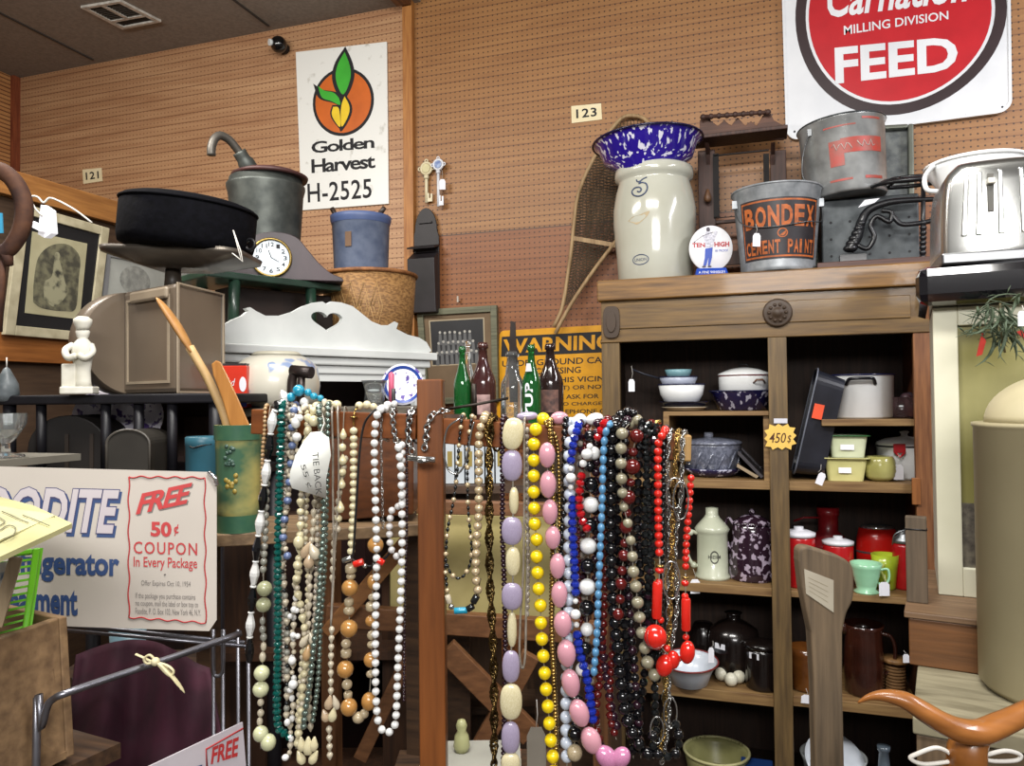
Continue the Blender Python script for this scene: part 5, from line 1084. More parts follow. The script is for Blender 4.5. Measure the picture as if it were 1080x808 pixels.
# brown box behind left arm of the rack
q = pq([(338, 556), (436, 548), (436, 464), (338, 462)], D=1.45); t = Thing('brown_box', 'dark brown wooden box behind the white bead strands left of the post', 'box', q.base())
mb = MB(); q.slab(mb, 0, 1, 0, 1, -.12, 0); t.part('body', mb, WOOD('box_brown', '#5e3417', '#432410', .4, 'x', coat=.2), True, bevel=.003)
mb = MB(); q.slab(mb, 0, 1, .985, 1.02, -.12, .002); t.part('lid', mb, WOOD('box_brown', '#5e3417', '#432410'), True)
a = PD(338, 560, 1.45); b = PD(440, 553, 1.45); zz = min(q.c[0].z, q.c[1].z)-.002
# ledge carrying the brown box and the big pottery vase
t = Thing('display_table', 'dark wooden display shelf behind the hanging necklaces', 'shelf', V((a.x, a.y, 0)))
a2 = PD(215, 562, 1.42); b2 = PD(442, 553, 1.52)
zV = PD(250, 559, 1.38).z
mb = MB(); a3 = V((a2.x, a2.y, zV-.011)); b3 = V((b2.x, b2.y, zV-.011)); mb.bar(a3, b3, .2, .022); t.part('board', mb, WOOD('display_wood', '#7c6448', '#57442f', .6, 'x'), True, bevel=.002)
for pp in (a3.lerp(b3, .02), a3.lerp(b3, .98)): mb = MB(); mb.bar(V((pp.x, pp.y, 0)), V((pp.x, pp.y, zV-.022)), .03, .03, up=V((0, 1, 0))); t.part('leg', mb, STW, True)
q_ = q.base()
bpy.data.objects['brown_box'].location.z += (zV + .001 - min(c.z for c in q.c))
# vase
k = 1.38/800; p = PD(252, 545, 1.38); 
VAS = M('vase_glaze', '#a89c5c', .3, c2='#3a5a44', sc=9, lo=.4, hi=.6, coat=.3, st=(1, 1, 1.2))
t = Thing('pottery_vase', 'tall green and ochre pottery vase with raised grape relief holding wooden spoons', 'vase', V((p.x, p.y, zV)))
R_ = 23.5*k; H_ = 111*k
mb = MB(); mb.lathe([(R_*.92, 0), (R_*.95, H_*.2), (R_*.98, H_*.7), (R_*1.02, H_*.97), (R_*1.03, H_), (R_*.94, H_), (R_*.9, H_*.9), (R_*.86, .02), (.001, .02)], 40); t.part('body', mb, VAS)
cm = Cylm(t.o.location, R_, R_*1.02, H_, -PI/2-.5, -PI/2+1.3)
mb = MB(); random.seed(4)
for i in range(16): mb.sph(cm.p(.42+random.uniform(-.12, .12), .72+random.uniform(-.1, .1), -.002), .0042, 8, 6)
t.part('grape_relief', mb, M('grape_blue', '#3f584e', .3), True)
mb = MB()
for i in range(10): mb.sph(cm.p(.45+random.uniform(-.14, .14), .48+random.uniform(-.1, .08), -.003), (.005, .003, .005), 8, 6)
t.part('leaf_relief', mb, M('leaf_ochre', '#94803a', .35), True)
mb = MB(); strip(mb, cm, -.6, 1.2, .86, 1.0, .0012); t.part('green_band', mb, M('band_green', '#2f5240', .3, c2='#3d5f44', sc=30), True)
mb = MB(); strip(mb, cm, -.6, 1.2, .0, .16, .0012); t.part('green_band', mb, M('band_green', '#2f5240'), True)
# spoons in the vase
SW = WOOD('spoon_wood', '#b3854c', '#96683a', .5, 'z')
dv = 1.38
t = Thing('wooden_spoon', 'long pale wooden spoon leaning left out of the pottery vase', 'spoon', PD(246, 470, dv))
hd = [PD(*p, dv-.0) for p in ((246, 500), (240, 450), (222, 405), (200, 366))]
mb = MB(); mb.tube(smooth(hd), 4.6*k, 8); t.part('handle', mb, M('spoon_pale', '#c0a070', .55, c2='#a88858'), True)
bl = [PD(*p, dv) for p in ((203, 372), (196, 360), (187, 345), (177, 330), (169, 319), (165, 314))]
mb = MB(); mb.tube(smooth(bl, 4), [v*k for v in (5, 5.6, 6, 7, 8, 8.6, 9, 9.4, 9.6, 9.6, 9.4, 9, 8.6, 8, 7.4, 6.6, 5.6, 4.6, 3.6, 2.4, 1.2)], 12, flat=.45); t.part('bowl', mb, SW, True)
t = Thing('wooden_spatula', 'flat honey coloured wooden spatula standing in the pottery vase', 'spatula', PD(255, 470, dv-.02))
d2 = dv-.02; mb = MB(); pl = [(223, 384), (228, 380), (233, 382), (242, 400), (252, 422), (264, 450), (256, 478), (246, 478), (243, 450), (234, 420), (225, 396)]
v0 = [PD(*p_, d2) for p_ in pl]; v1 = [PD(*p_, d2+.008) for p_ in pl]; n_ = len(pl); mb.add(v0+v1, [tuple(range(n_)), tuple(range(2*n_-1, n_-1, -1))]+[(i, n_+i, n_+(i+1) % n_, (i+1) % n_) for i in range(n_)])
t.part('blade', mb, WOOD('spatula_wood', '#b9803f', '#9a652d', .4, 'z', coat=.2), True, bevel=.002)
t = Thing('wooden_spoon', 'short wooden spoon with rounded bowl beside the flat spatula', 'spoon', PD(250, 470, dv+.02))
mb = MB(); mb.tube([PD(*p_, dv+.015) for p_ in sm2([(232, 416), (236, 424), (243, 436), (248, 448), (250, 490)], 4)], [v*k for v in (2, 4, 5.5, 6.5, 7, 7.2, 7, 6.6, 6, 5.4, 5, 4.6, 4.2, 4, 4, 4, 4)], 10, flat=.5); t.part('spoon', mb, WOOD('spoon_honey', '#a8743c', '#8a5a2c', .5, 'z'), True)
# ================================================================ LEFT PARTITION
XP = -2.2
def pp_(px, py, off=0): return PX(px, py, XP+off)
t = Thing('wooden_partition', 'brown wooden booth partition with rails hung with framed prints at the left', 'partition', V((XP-.03, (pp_(0, 300).y+pp_(190, 300).y)/2, 0)))
y0 = pp_(0, 300).y-.35; y1 = pp_(180, 300).y
PW = WOOD('partition_wood', '#9a6a38', '#7a4f28', .45, 'y', coat=.1); PWP = WOOD('partition_panel', '#4e3b2b', '#3a2b20', .6, 'y')
def yb_(z0, z1, th_, nm, m): t.part(nm, MB().box((XP-th_/2 if th_ > 0 else XP, (y0+y1)/2, (z0+z1)/2), (abs(th_), y1-y0, z1-z0)), m, True, bevel=.002)
zt1 = pp_(60, 193).z; zt0 = pp_(60, 219).z; zb1 = pp_(30, 352).z; zb0 = pp_(30, 382).z
yb_(zt0, zt1, .03, 'top_rail', PW); yb_(zb0, zb1, .03, 'middle_rail', WOOD('partition_rail', '#9c6231', '#7c4a22', .45, 'y'))
t.part('panel', MB().box((XP-.035, (y0+y1)/2, zt1/2-.01), (.012, y1-y0, zt1-.02)), PWP, True)
t.part('end_post', MB().box((XP-.02, y1+.02, zt1/2), (.05, .04, zt1)), PW, True)
def fquad(C, off): return Quad(*[pp_(*c, off) for c in C])
q = fquad([(3, 353), (100, 361), (114, 241), (20, 214)], .016); 
t = Thing('framed_print', 'cream framed antique print of a seated woman hanging tilted on the left partition', 'framed print', q.base())
CRM = M('frame_cream', '#b5ad92', .5, c2='#9a9278', sc=20)
mb = MB(); q.frame(mb, .10, .075, -.008, .008); t.part('frame', mb, CRM, True, bevel=.002)
mb = MB(); q.slab(mb, .09, .91, .07, .93, -.006, .001); t.part('mat_board', mb, M('mat_black', '#101013', .7), True)
q2 = fquad([(26, 330), (84, 337), (92, 257), (34, 244)], .018); mb = MB(); q2.slab(mb, 0, 1, 0, 1, -.0005, .0006); t.part('print_paper', mb, M('print_paper', '#a8a284', .7, c2='#989274'), True)
mb = MB(); shape(mb, q2, [sm2([(.12, .14), (.3, .08), (.7, .08), (.9, .14), (.9, .5), (.88, .8), (.65, .93), (.35, .88), (.14, .7), (.1, .4), (.12, .14)], 5)], .0012); t.part('engraving', mb, M('engraving_grey', '#6b6852', .7, c2='#3f3d33', sc=30, lo=.4, hi=.6), True)
mb = MB(); shape(mb, q2, [sm2([(.3, .2), (.5, .12), (.7, .3), (.62, .5), (.5, .72), (.42, .72), (.4, .5), (.28, .4), (.3, .2)], 5)], .0018); shape(mb, q2, [ell(.46, .76, .05, .05, 14)], .002); t.part('engraved_woman', mb, M('engraving_light', '#8d8a70', .7, c2='#33322b', sc=24, lo=.35, hi=.5), True)
q = fquad([(104, 350), (200, 372), (200, 284), (112, 266)], .012)
t = Thing('framed_print', 'white matted framed drawing mostly hidden behind the black tub and the scale', 'framed print', q.base())
mb = MB(); q.frame(mb, .04, .05, -.006, .006); t.part('frame', mb, M('frame_grey', '#77787a', .5), True)
mb = MB(); q.slab(mb, .04, .96, .05, .95, -.005, .001); t.part('mat_board', mb, M('mat_white', '#9ea09a', .8), True)
mb = MB(); shape(mb, q, [ell(.33, .72, .17, .18, 24)], .002); t.part('drawing', mb, M('drawing_grey', '#6f706c', .8, c2='#8f908a', sc=40), True)
# white paper tag with string on the print
mb = MB(); k = 2.1/800
t = Thing('paper_tag', 'crumpled white paper tag tied with string over the corner of the cream framed print', 'tag', PD(47, 250, 2.05))
mb = MB(); 
v0 = [PD(*p_, 2.05) for p_ in ((43, 216), (52, 222), (54, 246), (47, 251), (40, 247), (41, 236))]; v1 = [v+V((.01, .012, 0)) for v in v0]; mb.add(v0+v1, [tuple(range(6)), tuple(range(11, 5, -1))]+[(i, 6+i, 6+(i+1) % 6, (i+1) % 6) for i in range(6)])
v0 = [PD(*p_, 2.03) for p_ in ((31, 233), (42, 238), (42, 244), (34, 240))]; mb.add(v0+[v+V((.008, .01, 0)) for v in v0], [(0, 1, 2, 3), (7, 6, 5, 4), (0, 4, 5, 1), (1, 5, 6, 2), (2, 6, 7, 3), (3, 7, 4, 0)]); t.part('tag', mb, PAPER, True)
mb = MB(); mb.tube([PD(*p_, 2.08) for p_ in sm2([(97, 235), (80, 222), (62, 212), (52, 209), (46, 214), (40, 208), (33, 207), (20, 210)], 4)], .0028, 6); mb.tube([PD(*p_, 2.05) for p_ in sm2([(33, 212), (38, 221), (45, 228)], 3)], .0025, 5); t.part('string', mb, STRING, True)
# rusty ring
dR = 1.5; k = dR/800
RUST = M('rust', '#553522', .8, c2='#35201a', sc=30, bump=.5)
t = Thing('iron_collar', 'large curved rusty iron collar hanging at the upper left edge', 'collar', PD(10, 285, dR))
pts_ = [PD(*p_, dR) for p_ in sm2([(-34, 250), (-36, 215), (-22, 187), (-4, 179), (14, 190), (25, 214), (23, 240), (12, 260), (2, 268)], 6)]
mb = MB(); mb.tube(pts_, [7.5*k+1.5*k*math.sin(i/48*PI) for i in range(len(pts_))], 10); t.part('arc', mb, RUST, True)
mb = MB(); mb.tube([PD(*p_, dR) for p_ in ((0, 262), (8, 272), (10, 280))], [8*k, 6*k, 4*k], 8); mb.tube([PD(*p_, dR) for p_ in ((2, 268), (1, 300), (-2, 350))], 4*k, 8); t.part('hook', mb, RUST, True)
mb = MB(); q = pq([(-12, 247), (4, 246), (3, 225), (-12, 225)], D=1.9); q.slab(mb, 0, 1, 0, 1, 0, .004); solo('blue_card', 'small bright blue card seen through the rusty collar at the left edge', 'card', mb, M('card_blue', '#3f9fc8', .6))
# kitchen scale ------------------------------------------------
dS = 1.72; k = dS/800
zst = PD(170, 415, dS).z
TAN = M('scale_tan', '#6f6253', .36, c2='#63574a', coat=.15, sc=4)
t = Thing('kitchen_scale', 'large tan brown metal kitchen scale with round dial housing and grey weighing pan', 'scale', V((PD(170, 415, dS).x, PD(170, 415, dS).y, zst)))
def ps(px, py, d=0): return PD(px, py, dS+d)
def fl(p, z=None): q_ = p.copy(); q_.z = zst if z is None else z; return q_
# body: front edge vertical at px 186; right face recedes to px 235, left face recedes to px 118
zt2 = ps(186, 297).z
A = fl(ps(186, 400)); B_ = fl(ps(236, 400, .20)); C_ = fl(ps(128, 400, .15)); D_ = B_+C_-A
up = V((0, 0, zt2-zst))
B2 = B_+V((0, 0, ps(236, 309, .20).z-zst)); mb = MB(); mb.hexa([A, B_, D_, C_, A+up, B_+up, D_+up, C_+up]); t.part('body', mb, TAN, True, bevel=.012)
ql = Quad(C_, A, A+up, C_+up); mb = MB(); ql.frame(mb, .14, .12, 0, .003, b0=.11, b20=.095); t.part('panel_bead', mb, M('scale_tan_light', '#9a8c78', .35), True)
mb = MB(); ql.slab(mb, .24, .9, .86, .97, .0, .012); t.part('top_ledge', mb, M('scale_tan_light', '#9a8c78'), True, bevel=.006)
qr = Quad(A, B_, B_+up, A+up); mb = MB(); qr.frame(mb, .04, .02, 0, .004); t.part('side_bead', mb, M('scale_tan_light', '#9a8c78'), True, bevel=.001)
# dial housing drum at the left
ax = (A-C_).normalized(); nl = ql.n; cc = C_+V((0, 0, (zt2-zst)*.5)) - ax*.0
Td = Matrix.Translation(cc+nl*(-.03)+ax*(-.005)) @ (-ax).to_track_quat('Z', 'Y').to_matrix().to_4x4()
rD = (zt2-zst)*.5
mb = MB(); mb.lathe([(rD, -.02), (rD*1.02, .02), (rD*1.02, .05), (rD*.96, .056), (rD*.93, .05), (.001, .048)], 48, T=Td); t.part('dial_housing', mb, TAN, True)
mb = MB(); mb.lathe([(rD*.9, .0485), (.001, .0495)], 40, T=Td, cap=False); t.part('dial', mb, M('dial_dark', '#3c352c', .3), True)
# column, pan
pc = ps(180, 290, .1); pb = (A+B_+C_+D_)/4; pb.z = zt2; ztp = ps(180, 272, .08).z
mb = MB(); mb.cyl(pb, V((pb.x, pb.y, ztp-.01)), .022, .018, n=16); t.part('column', mb, M('scale_dark', '#3a332c', .45), True)
mb = MB(); qc = V((pb.x+.022, pb.y+.007, ztp)); w2 = 74*k*1.08; 
Tp = Matrix.Translation(qc) @ Matrix.Rotation(math.radians(18), 4, 'Z') @ Matrix.Rotation(math.radians(2), 4, 'Y')
P4 = rrect(-w2, w2, -.11, .13, .05); n_ = len(P4)
vs = [(x, y, .03) for x, y in P4]+[(x*.96, y*.94, .024) for x, y in P4]+[(x*.4, y*.4, .0) for x, y in P4]+[(x*.4, y*.4, -.012) for x, y in P4]+[(x*.98, y*.97, .018) for x, y in P4]
fs = [(j*n_+i, j*n_+(i+1) % n_, (j+1)*n_+(i+1) % n_, (j+1)*n_+i) for j in (0, 1) for i in range(n_)]+[tuple(2*n_+i for i in range(n_))]+[tuple(3*n_+i for i in range(n_))]+[(3*n_+i, 3*n_+(i+1) % n_, 4*n_+(i+1) % n_, 4*n_+i) for i in range(n_)]+[(4*n_+i, 4*n_+(i+1) % n_, (i+1) % n_, i) for i in range(n_)]
mb.add(vs, fs, 0, True, Tp); t.part('weighing_pan', mb, M('pan_grey_metal', '#6a635a', .35, .5, c2='#4c4640'), True)
# black felt tub on the pan
FELT = M('felt_black', '#0b0b10', .9, c2='#07070a', sc=60, bump=.4, spec=.1)
kk2 = (dS+.06)/800; zf = ztp+.032
t = Thing('black_tub', 'wide round black tub with small side handle resting on the scale pan', 'tub', V((qc.x+.012, qc.y, zf)), rot=(0, math.radians(6.5), 0))
mb = MB(); mb.lathe([(62*kk2, 0), (70*kk2, 3*kk2), (72*kk2, 12*kk2), (72*kk2, 46*kk2), (69*kk2, 54*kk2), (60*kk2, 57*kk2), (.1*kk2, 58*kk2)], 56); t.part('body', mb, FELT)
mb = MB(); mb.ring((0, 0, 50*kk2), 72*kk2, 1.6*kk2, 56, 6); t.part('rim', mb, M('felt_rim', '#0c0c10', .9, spec=.1))
mb = MB(); a_ = math.radians(10); ca = V((72*kk2*math.cos(a_), 72*kk2*math.sin(a_), 14*kk2)); mb.ring((0, 0, 0), 6*kk2, 1.8*kk2, 14, 6, T=Matrix.Translation(ca+V((4*kk2, 0, 0))) @ Matrix.Rotation(PI/2, 4, 'X')); t.part('handle', mb, BLACKP)
mb = MB(); mb.tube([PD(246, 243, dS-.1), PD(254, 265, dS-.12), PD(256, 276, dS-.13), PD(245, 267, dS-.13)], .0012, 6); mb.tube([PD(246, 243, dS-.1), PD(250, 258, dS-.12), PD(254, 273, dS-.13)], .001, 6)
solo('string_loop', 'white string loop tied at the right side of the black tub', 'string', mb, STRING)
# black stand under the scale
BKS = M('black_stand', '#15141a', .5, c2='#0e0d12', bump=.1)
a = PD(18, 420, 1.8); b = PD(244, 420, 1.72)
t = Thing('black_stand', 'low black iron stand with posts carrying the scale and the white chef figurine', 'stand', V(((a.x+b.x)/2, (a.y+b.y)/2, 0)))
mid = (A+B_+C_+D_)/4
dirx = V((b.x-a.x, b.y-a.y, 0)).normalized(); diry = V((-dirx.y, dirx.x, 0)); cst = V(((a.x+b.x)/2, (a.y+b.y)/2, 0))+diry*.1; Ls = (b-a).length
Tst = Matrix.Translation(cst) @ Matrix.Rotation(math.atan2(dirx.y, dirx.x), 4, 'Z')
zst2 = zst-.001
mb = MB(); mb.box((0, 0, zst2-.011), (Ls, .32, .022), T=Tst); t.part('top', mb, BKS, True, bevel=.004)
zlow = PD(130, 498, 1.72).z
mb = MB(); mb.box((0, 0, zlow-.011), (Ls, .34, .02), T=Tst); t.part('lower_board', mb, BKS, True)
for fx in (-.47, -.32, -.02, .13, .28, .47): mb = MB(); mb.cyl(Tst @ V((Ls*fx, -.14, zlow)), Tst @ V((Ls*fx, -.14, zst2-.02)), .011 if abs(fx) < .4 else .014, n=10); t.part('post', mb, BKS, True)
for fx in (-.47, .47):
    for fy in (-.14, .14): mb = MB(); mb.cyl(Tst @ V((Ls*fx, fy, 0)), Tst @ V((Ls*fx, fy, zlow-.02)), .018, n=10); t.part('leg', mb, BKS, True)
mb = MB(); mb.box((0, .165, (zlow+zst2)/2), (Ls, .008, zst2-zlow-.03), T=Tst); t.part('back_panel', mb, WOOD('stand_back', '#3a2a22', '#271c17', .7, 'x'), True)
# figurine
p = PD(84, 415, 1.7); k = 1.7/800; CH = M('plaster_white', '#d6d4ca', .6, c2='#bdb9a8', sc=18, lo=.3)
t = Thing('chef_figurine', 'small white plaster chef figurine at the left end of the black stand', 'figurine', V((p.x, p.y, zst)), rz=math.radians(30))
mb = MB(); mb.box((0, 0, 4*k), (32*k, 22*k, 8*k)); mb.box((-9*k, 2*k, 18*k), (14*k, 16*k, 28*k)); t.part('pedestal', mb, CH, bevel=.003)
mb = MB(); mb.lathe([(9*k, 7*k), (8*k, 14*k), (7.5*k, 24*k), (9*k, 34*k), (11*k, 44*k), (10*k, 52*k), (6*k, 57*k), (4.5*k, 59*k), (6*k, 61*k), (7*k, 66*k), (5*k, 70*k), (.1*k, 71*k)], 20, T=Matrix.Diagonal((1, .8, 1, 1)) @ Matrix.Translation((3*k, 0, 0))); t.part('body', mb, CH)
mb = MB(); mb.tube(smooth([(-6*k, 0, 52*k), (-12*k, -5*k, 46*k), (-8*k, -9*k, 38*k), (0, -10*k, 40*k)]), [3.6*k]*19, 8); mb.tube(smooth([(11*k, 0, 52*k), (14*k, -5*k, 44*k), (8*k, -9*k, 38*k), (2*k, -10*k, 41*k)]), 3.4*k, 8); t.part('arms', mb, CH)
mb = MB(); mb.lathe([(6.5*k, 68*k), (7*k, 71*k), (9*k, 75*k), (9*k, 79*k), (5*k, 82*k), (.1*k, 82*k)], 20, T=Matrix.Translation((3*k, 0, 0))); t.part('chef_hat', mb, CH)
# things on the lower board
def lowp(px, d): p = PD(px, 490, d); return V((p.x, p.y, zlow-.001))
k = 1.74/800
t = Thing('round_top_trunk', 'black dome topped trunk on the lower board of the black stand', 'trunk', lowp(88, 1.82), rz=math.radians(20))
ar = [(-42*k, 0), (42*k, 0)]+[(42*k*math.cos(a_), 24*k+36*k*math.sin(a_)) for a_ in [PI*i/14 for i in range(15)]]
mb = MB(); mb.prism(ar, -.07, .09); t.part('body', mb, M('trunk_black', '#1b1613', .6, c2='#120f0e'), bevel=.003)
mb = MB()
for x in (-26, 0, 26): mb = MB(); mb.box((x*k, -.072, 20*k), (4*k, .003, 40*k)); t.part('strap', mb, M('strap_brown', '#2c231c', .6))
t = Thing('arched_box', 'dark grey mailbox with arched top and raised rim in front of the dome topped trunk', 'mailbox', lowp(140, 1.64), rz=math.radians(20)); k = 1.64/800
ar = [(-22*k, 0), (22*k, 0)]+[(22*k*math.cos(a_), 34*k+15*k*math.sin(a_)) for a_ in [PI*i/14 for i in range(15)]]
mb = MB(); mb.prism(ar, -.02, .1); t.part('body', mb, M('mailbox_grey', '#33302b', .45, c2='#2a2723'), bevel=.002)
mb = MB(); mb.tube([(x, -.021, z_) for x, z_ in ar[1:]]+[(-22*k, -.021, 0)], .003, 6); t.part('rim', mb, M('mailbox_rim', '#4c4842', .4))
t = Thing('teal_canister', 'teal blue tin canister with draped dark cord right of the mailbox', 'canister', lowp(214, 1.60)); k = 1.60/800
mb = MB(); mb.lathe([(16*k, 0), (17*k, 2*k), (17*k, 33*k), (17.5*k, 34*k), (17.5*k, 42*k), (16*k, 43*k), (.1*k, 43*k)], 28); t.part('body', mb, M('teal_tin', '#2f5f70', .4, c2='#28525f'))
mb = MB(); mb.tube(smooth([(-16*k, -7*k, 35*k), (0, -18*k, 33*k), (4*k, -18*k, 32*k), (10*k, -15*k, 34*k), (16*k, -6*k, 35*k)]), .0018, 5); t.part('cord', mb, BLACKP)
for i, (px, pw, lab, dd_) in enumerate(((148, 26, 'white and purple floral plate seen under the top of the black stand', 1.88), (106, 20, 'lilac floral plate seen between the stand posts left of the white one', 1.93))):
    p = lowp(px, dd_); k = dd_/800
    mb = MB(); mb.lathe([(.1*k, 0), (pw*.6*k, 0), (pw*k, 5*k), (pw*k, 6*k), (pw*.6*k, 1.5*k), (.1*k, 1.4*k)], 36, T=Matrix.Rotation(math.radians(72), 4, 'X')); 
    p.z = PD(px, 440, dd_).z
    t = Thing('floral_plate', lab, 'plate', V((p.x, p.y, zlow-.001)), rz=math.radians(15))
    mb2 = MB(); mb2.lathe([(.1*k, 0), (28*k*.6, 0), (28*k, 5*k), (28*k, 6*k), (28*k*.6, 1.5*k), (.1*k, 1.4*k)], 36, T=Matrix.Translation((0, 0, (p.z-zlow)-0*k)) @ Matrix.Rotation(math.radians(82), 4, 'X')); t.part('plate', mb2, SPECK('china_purple', '#d8d4e0', '#5a4680', 45, .46 if i == 0 else .56, r=.2))
    mb2 = MB(); mb2.box((0, .03, .02), (.06, .06, .04)); mb2.box((0, .02, (p.z-zlow)*.5), (.02, .012, (p.z-zlow))); t.part('easel', mb2, BKS)
# hanging grey ornament and glass on far left
p = PD(7, 425, 1.75); k = 1.75/800
t = Thing('metal_gourd', 'grey painted gourd birdhouse hanging on the partition at the left edge', 'birdhouse', p)
mb = MB(); mb.lathe([(.1*k, 0), (8*k, 2*k), (12*k, 9*k), (11*k, 20*k), (6*k, 30*k), (3*k, 36*k), (.5*k, 38*k)], 24); t.part('body', mb, M('gourd_grey', '#6f767a', .4, c2='#4e5558', sc=24))
mb = MB(); mb.cyl((0, -10.5*k, 20*k), (0, -12*k, 21*k), 3*k, n=12); t.part('opening', mb, INK)
mb = MB(); mb.tube([(0, 0, 37*k), (0, 0, 48*k)], .0015, 5); t.part('hanger', mb, STRING)
p = PD(6, 480, 1.5); k = 1.5/800; zt3 = PD(10, 482, 1.5).z
t = Thing('glass_compote', 'clear cut glass dish with scalloped foot at the left edge above the coupon sign', 'glass dish', V((p.x, p.y, zt3)))
mb = MB(); mb.lathe([(18*k, 0), (17*k, 2*k), (5*k, 5*k), (4*k, 14*k), (10*k, 20*k), (19*k, 34*k), (20*k, 46*k), (18*k, 46*k), (14*k, 30*k), (.1*k, 22*k)], 12, smooth=False); t.part('bowl', mb, GLC)
solo('side_shelf', 'thin grey shelf board under the cut glass dish at the left edge', 'shelf', MB().box((p.x-.02, p.y+.02, zt3-.008), (.16, .2, .014)), M('shelf_grey', '#6d695f', .6))
# ================================================================ COUPON SIGN and wire rack
Csg = [(-150, 655), (228, 665), (230, 500), (-150, 494)]
dG = 1.22
bl, br = PD(-150, 655, 1.10), PD(229, 666, 1.22); tl, tr = PD(-150, 488, 1.14), PD(229, 498, 1.26)
def onpl(px, py, a, b, c): n_ = (b-a).cross(c-a).normalized(); r = ray(px, py); return CAM+r*((a-CAM).dot(n_)/r.dot(n_))
tl = onpl(-150, 488, bl, br, tr); q = Quad(bl, br, tr, tl); g = imgq(q, [(-150, 655), (229, 666), (229, 498), (-150, 488)])
t = Thing('coupon_sign', 'large cream cardboard sign with outlined lettering and red FREE 50 cent COUPON box', 'sign', q.base())
CARD = M('sign_card', '#b3aba2', .55, c2='#a79f96', sc=3)
mb = MB(); 
def G(px, py): return g(px, py)
cl = [(.002, .01), (.975, .0), (.9985, .07), (.9985, .92), (.972, 1.0), (.01, 1.0)]
slabshape(mb, lambda x, z_, y: q.p(x, z_, y), [cl], -.004, 0); t.part('panel', mb, CARD, True)
REDI = M('ink_red', '#b33030', .6, c2='#a02a2c'); BLUI = M('ink_blue', '#27406e', .6); 
mb = MB()
def wav(a, b, n=24, amp=1.2, vert=False):
    o = []
    for i in range(n+1):
        f = i/n; x = a[0]+(b[0]-a[0])*f; y = a[1]+(b[1]-a[1])*f; s_ = amp*math.sin(f*PI*9); o.append((x+(s_ if vert else 0), y+(0 if vert else s_)))
    return [q.p(*G(*p_), .0012) for p_ in o]
for a_, b_, v_ in (((136, 503), (216, 504), 0), ((136, 503), (136, 651), 1), ((216, 504), (217, 657), 1), ((136, 651), (217, 657), 0)): mb.tube(wav(a_, b_, vert=bool(v_), amp=1.0 if not v_ else .8, n=40), .0011, 5)
def tg(mb, s, x0, x1, yb, yt, slope=0, off=.0008, **kw):
    a_ = G(x0, yb); b_ = G(x1, yb); c_ = G(x0, yt); text(mb, q, s, a_[0], b_[0], a_[1], c_[1], off, bend=(lambda x: slope*x) if slope else None, **kw)
tg(mb, 'FREE', 143, 203, 543, 522, slope=.09, bold=.03, shear=.32, sp=.9)
tg(mb, '50', 159, 181, 566, 550, bold=.04); tg(mb, '¢', 183.5, 188.5, 565, 553, bold=.02); tg(mb, 'COUPON', 141, 208, 584, 571, bold=.012, sp=1.2); tg(mb, 'In Every Package', 141, 208, 601, 587, bold=.01)
t.part('lettering', mb, REDI, True, label='red coupon wording')
mb = MB(); tg(mb, 'FREE', 144.2, 204.2, 544.4, 523.4, slope=.09, bold=.03, shear=.32, sp=.9, off=.0004); tg(mb, 'Offer Expires Oct 10, 1954', 149, 201, 619, 612); 
for i, s in enumerate(('If the package you purchase contains', 'no coupon, mail the label or box top to', 'Foodite, P. O. Box 103, New York 46, N.Y.')): tg(mb, s, 143, 206+i*3, 632.5+i*8, 625+i*8)
mb.sph(q.p(*G(174, 606), .0005), .0015, 8, 6); t.part('small_print', mb, M('ink_grey', '#6f6a66', .7), True)
mb = MB()
tg(mb, 'Refrigerator', -8, 126, 612, 578, bold=.035); tg(mb, 'Treatment', -13, 82, 647, 616, bold=.035); t.part('lettering', mb, BLUI, True, label='dark blue wording')
mb = MB(); tg(mb, 'FOODITE', -42, 129, 563.5, 513.5, bold=.06, shear=.28, off=.0006); t.part('lettering_shadow', mb, BLUI, True)
mb = MB(); tg(mb, 'FOODITE', -44, 127, 560, 511, bold=.05, shear=.28, off=.0011); t.part('lettering_outline', mb, M('ink_outline', '#3a3a66', .6), True)
mb = MB(); tg(mb, 'FOODITE', -43, 126, 559, 512, bold=.028, shear=.28, off=.0016); t.part('lettering_fill', mb, M('ink_lilac', '#aaa0a6', .6, c2='#b5aeb0', sc=6), True)
# chrome corner holder
mb = MB(); mb.tube([q.p(*G(220, 498), .003), q.p(*G(227, 504), .004), q.p(*G(229, 512), .003)], .0035, 8); solo('clip', 'small bright metal clip on the upper right corner of the coupon sign', 'clip', mb, METAL('chrome', '#d8dade'))
# wire rack
WR = METAL('rack_wire', '#8a8a92', .35, c2='#6a6a70')
dW = 1.12
t = Thing('wire_rack', 'grey bent wire display rack carrying the coupon sign and a maroon cloth', 'rack', V((PD(200, 800, dW).x, PD(200, 800, dW).y, 0)))
def wp(px, py, d=dW): return PD(px, py, d)
mb = MB(); front = [wp(-30, 1400, .95)]+[wp(*p_, .97) for p_ in ((38, 808), (44, 770), (50, 745), (57, 737), (70, 731))]+[wp(120, 714, 1.02), wp(180, 694, 1.08), wp(254, 668, 1.16)]
front[0] = V((front[1].x, front[1].y, .02)); mb.tube(smooth(front, 4), .0048, 8); t.part('front_arm', mb, WR, True)
mb = MB(); mb.tube([wp(60, 658, 1.27), wp(258, 678, 1.30)], .004, 8); mb.tube([wp(60, 664, 1.24), wp(262, 682, 1.24)], .003, 6); t.part('top_wire', mb, WR, True)
for px in (225, 235, 251, 262): 
    mb = MB(); a_ = wp(px, 664, 1.27); mb.tube([V((a_.x, a_.y, .02)), a_], .0032, 6); t.part('upright', mb, WR, True)
mb = MB(); mb.tube([wp(*p_, 1.2) for p_ in sm2([(225, 664), (225, 706), (229, 713), (235, 706), (236, 664)], 4)], .003, 6); t.part('hook', mb, WR, True)
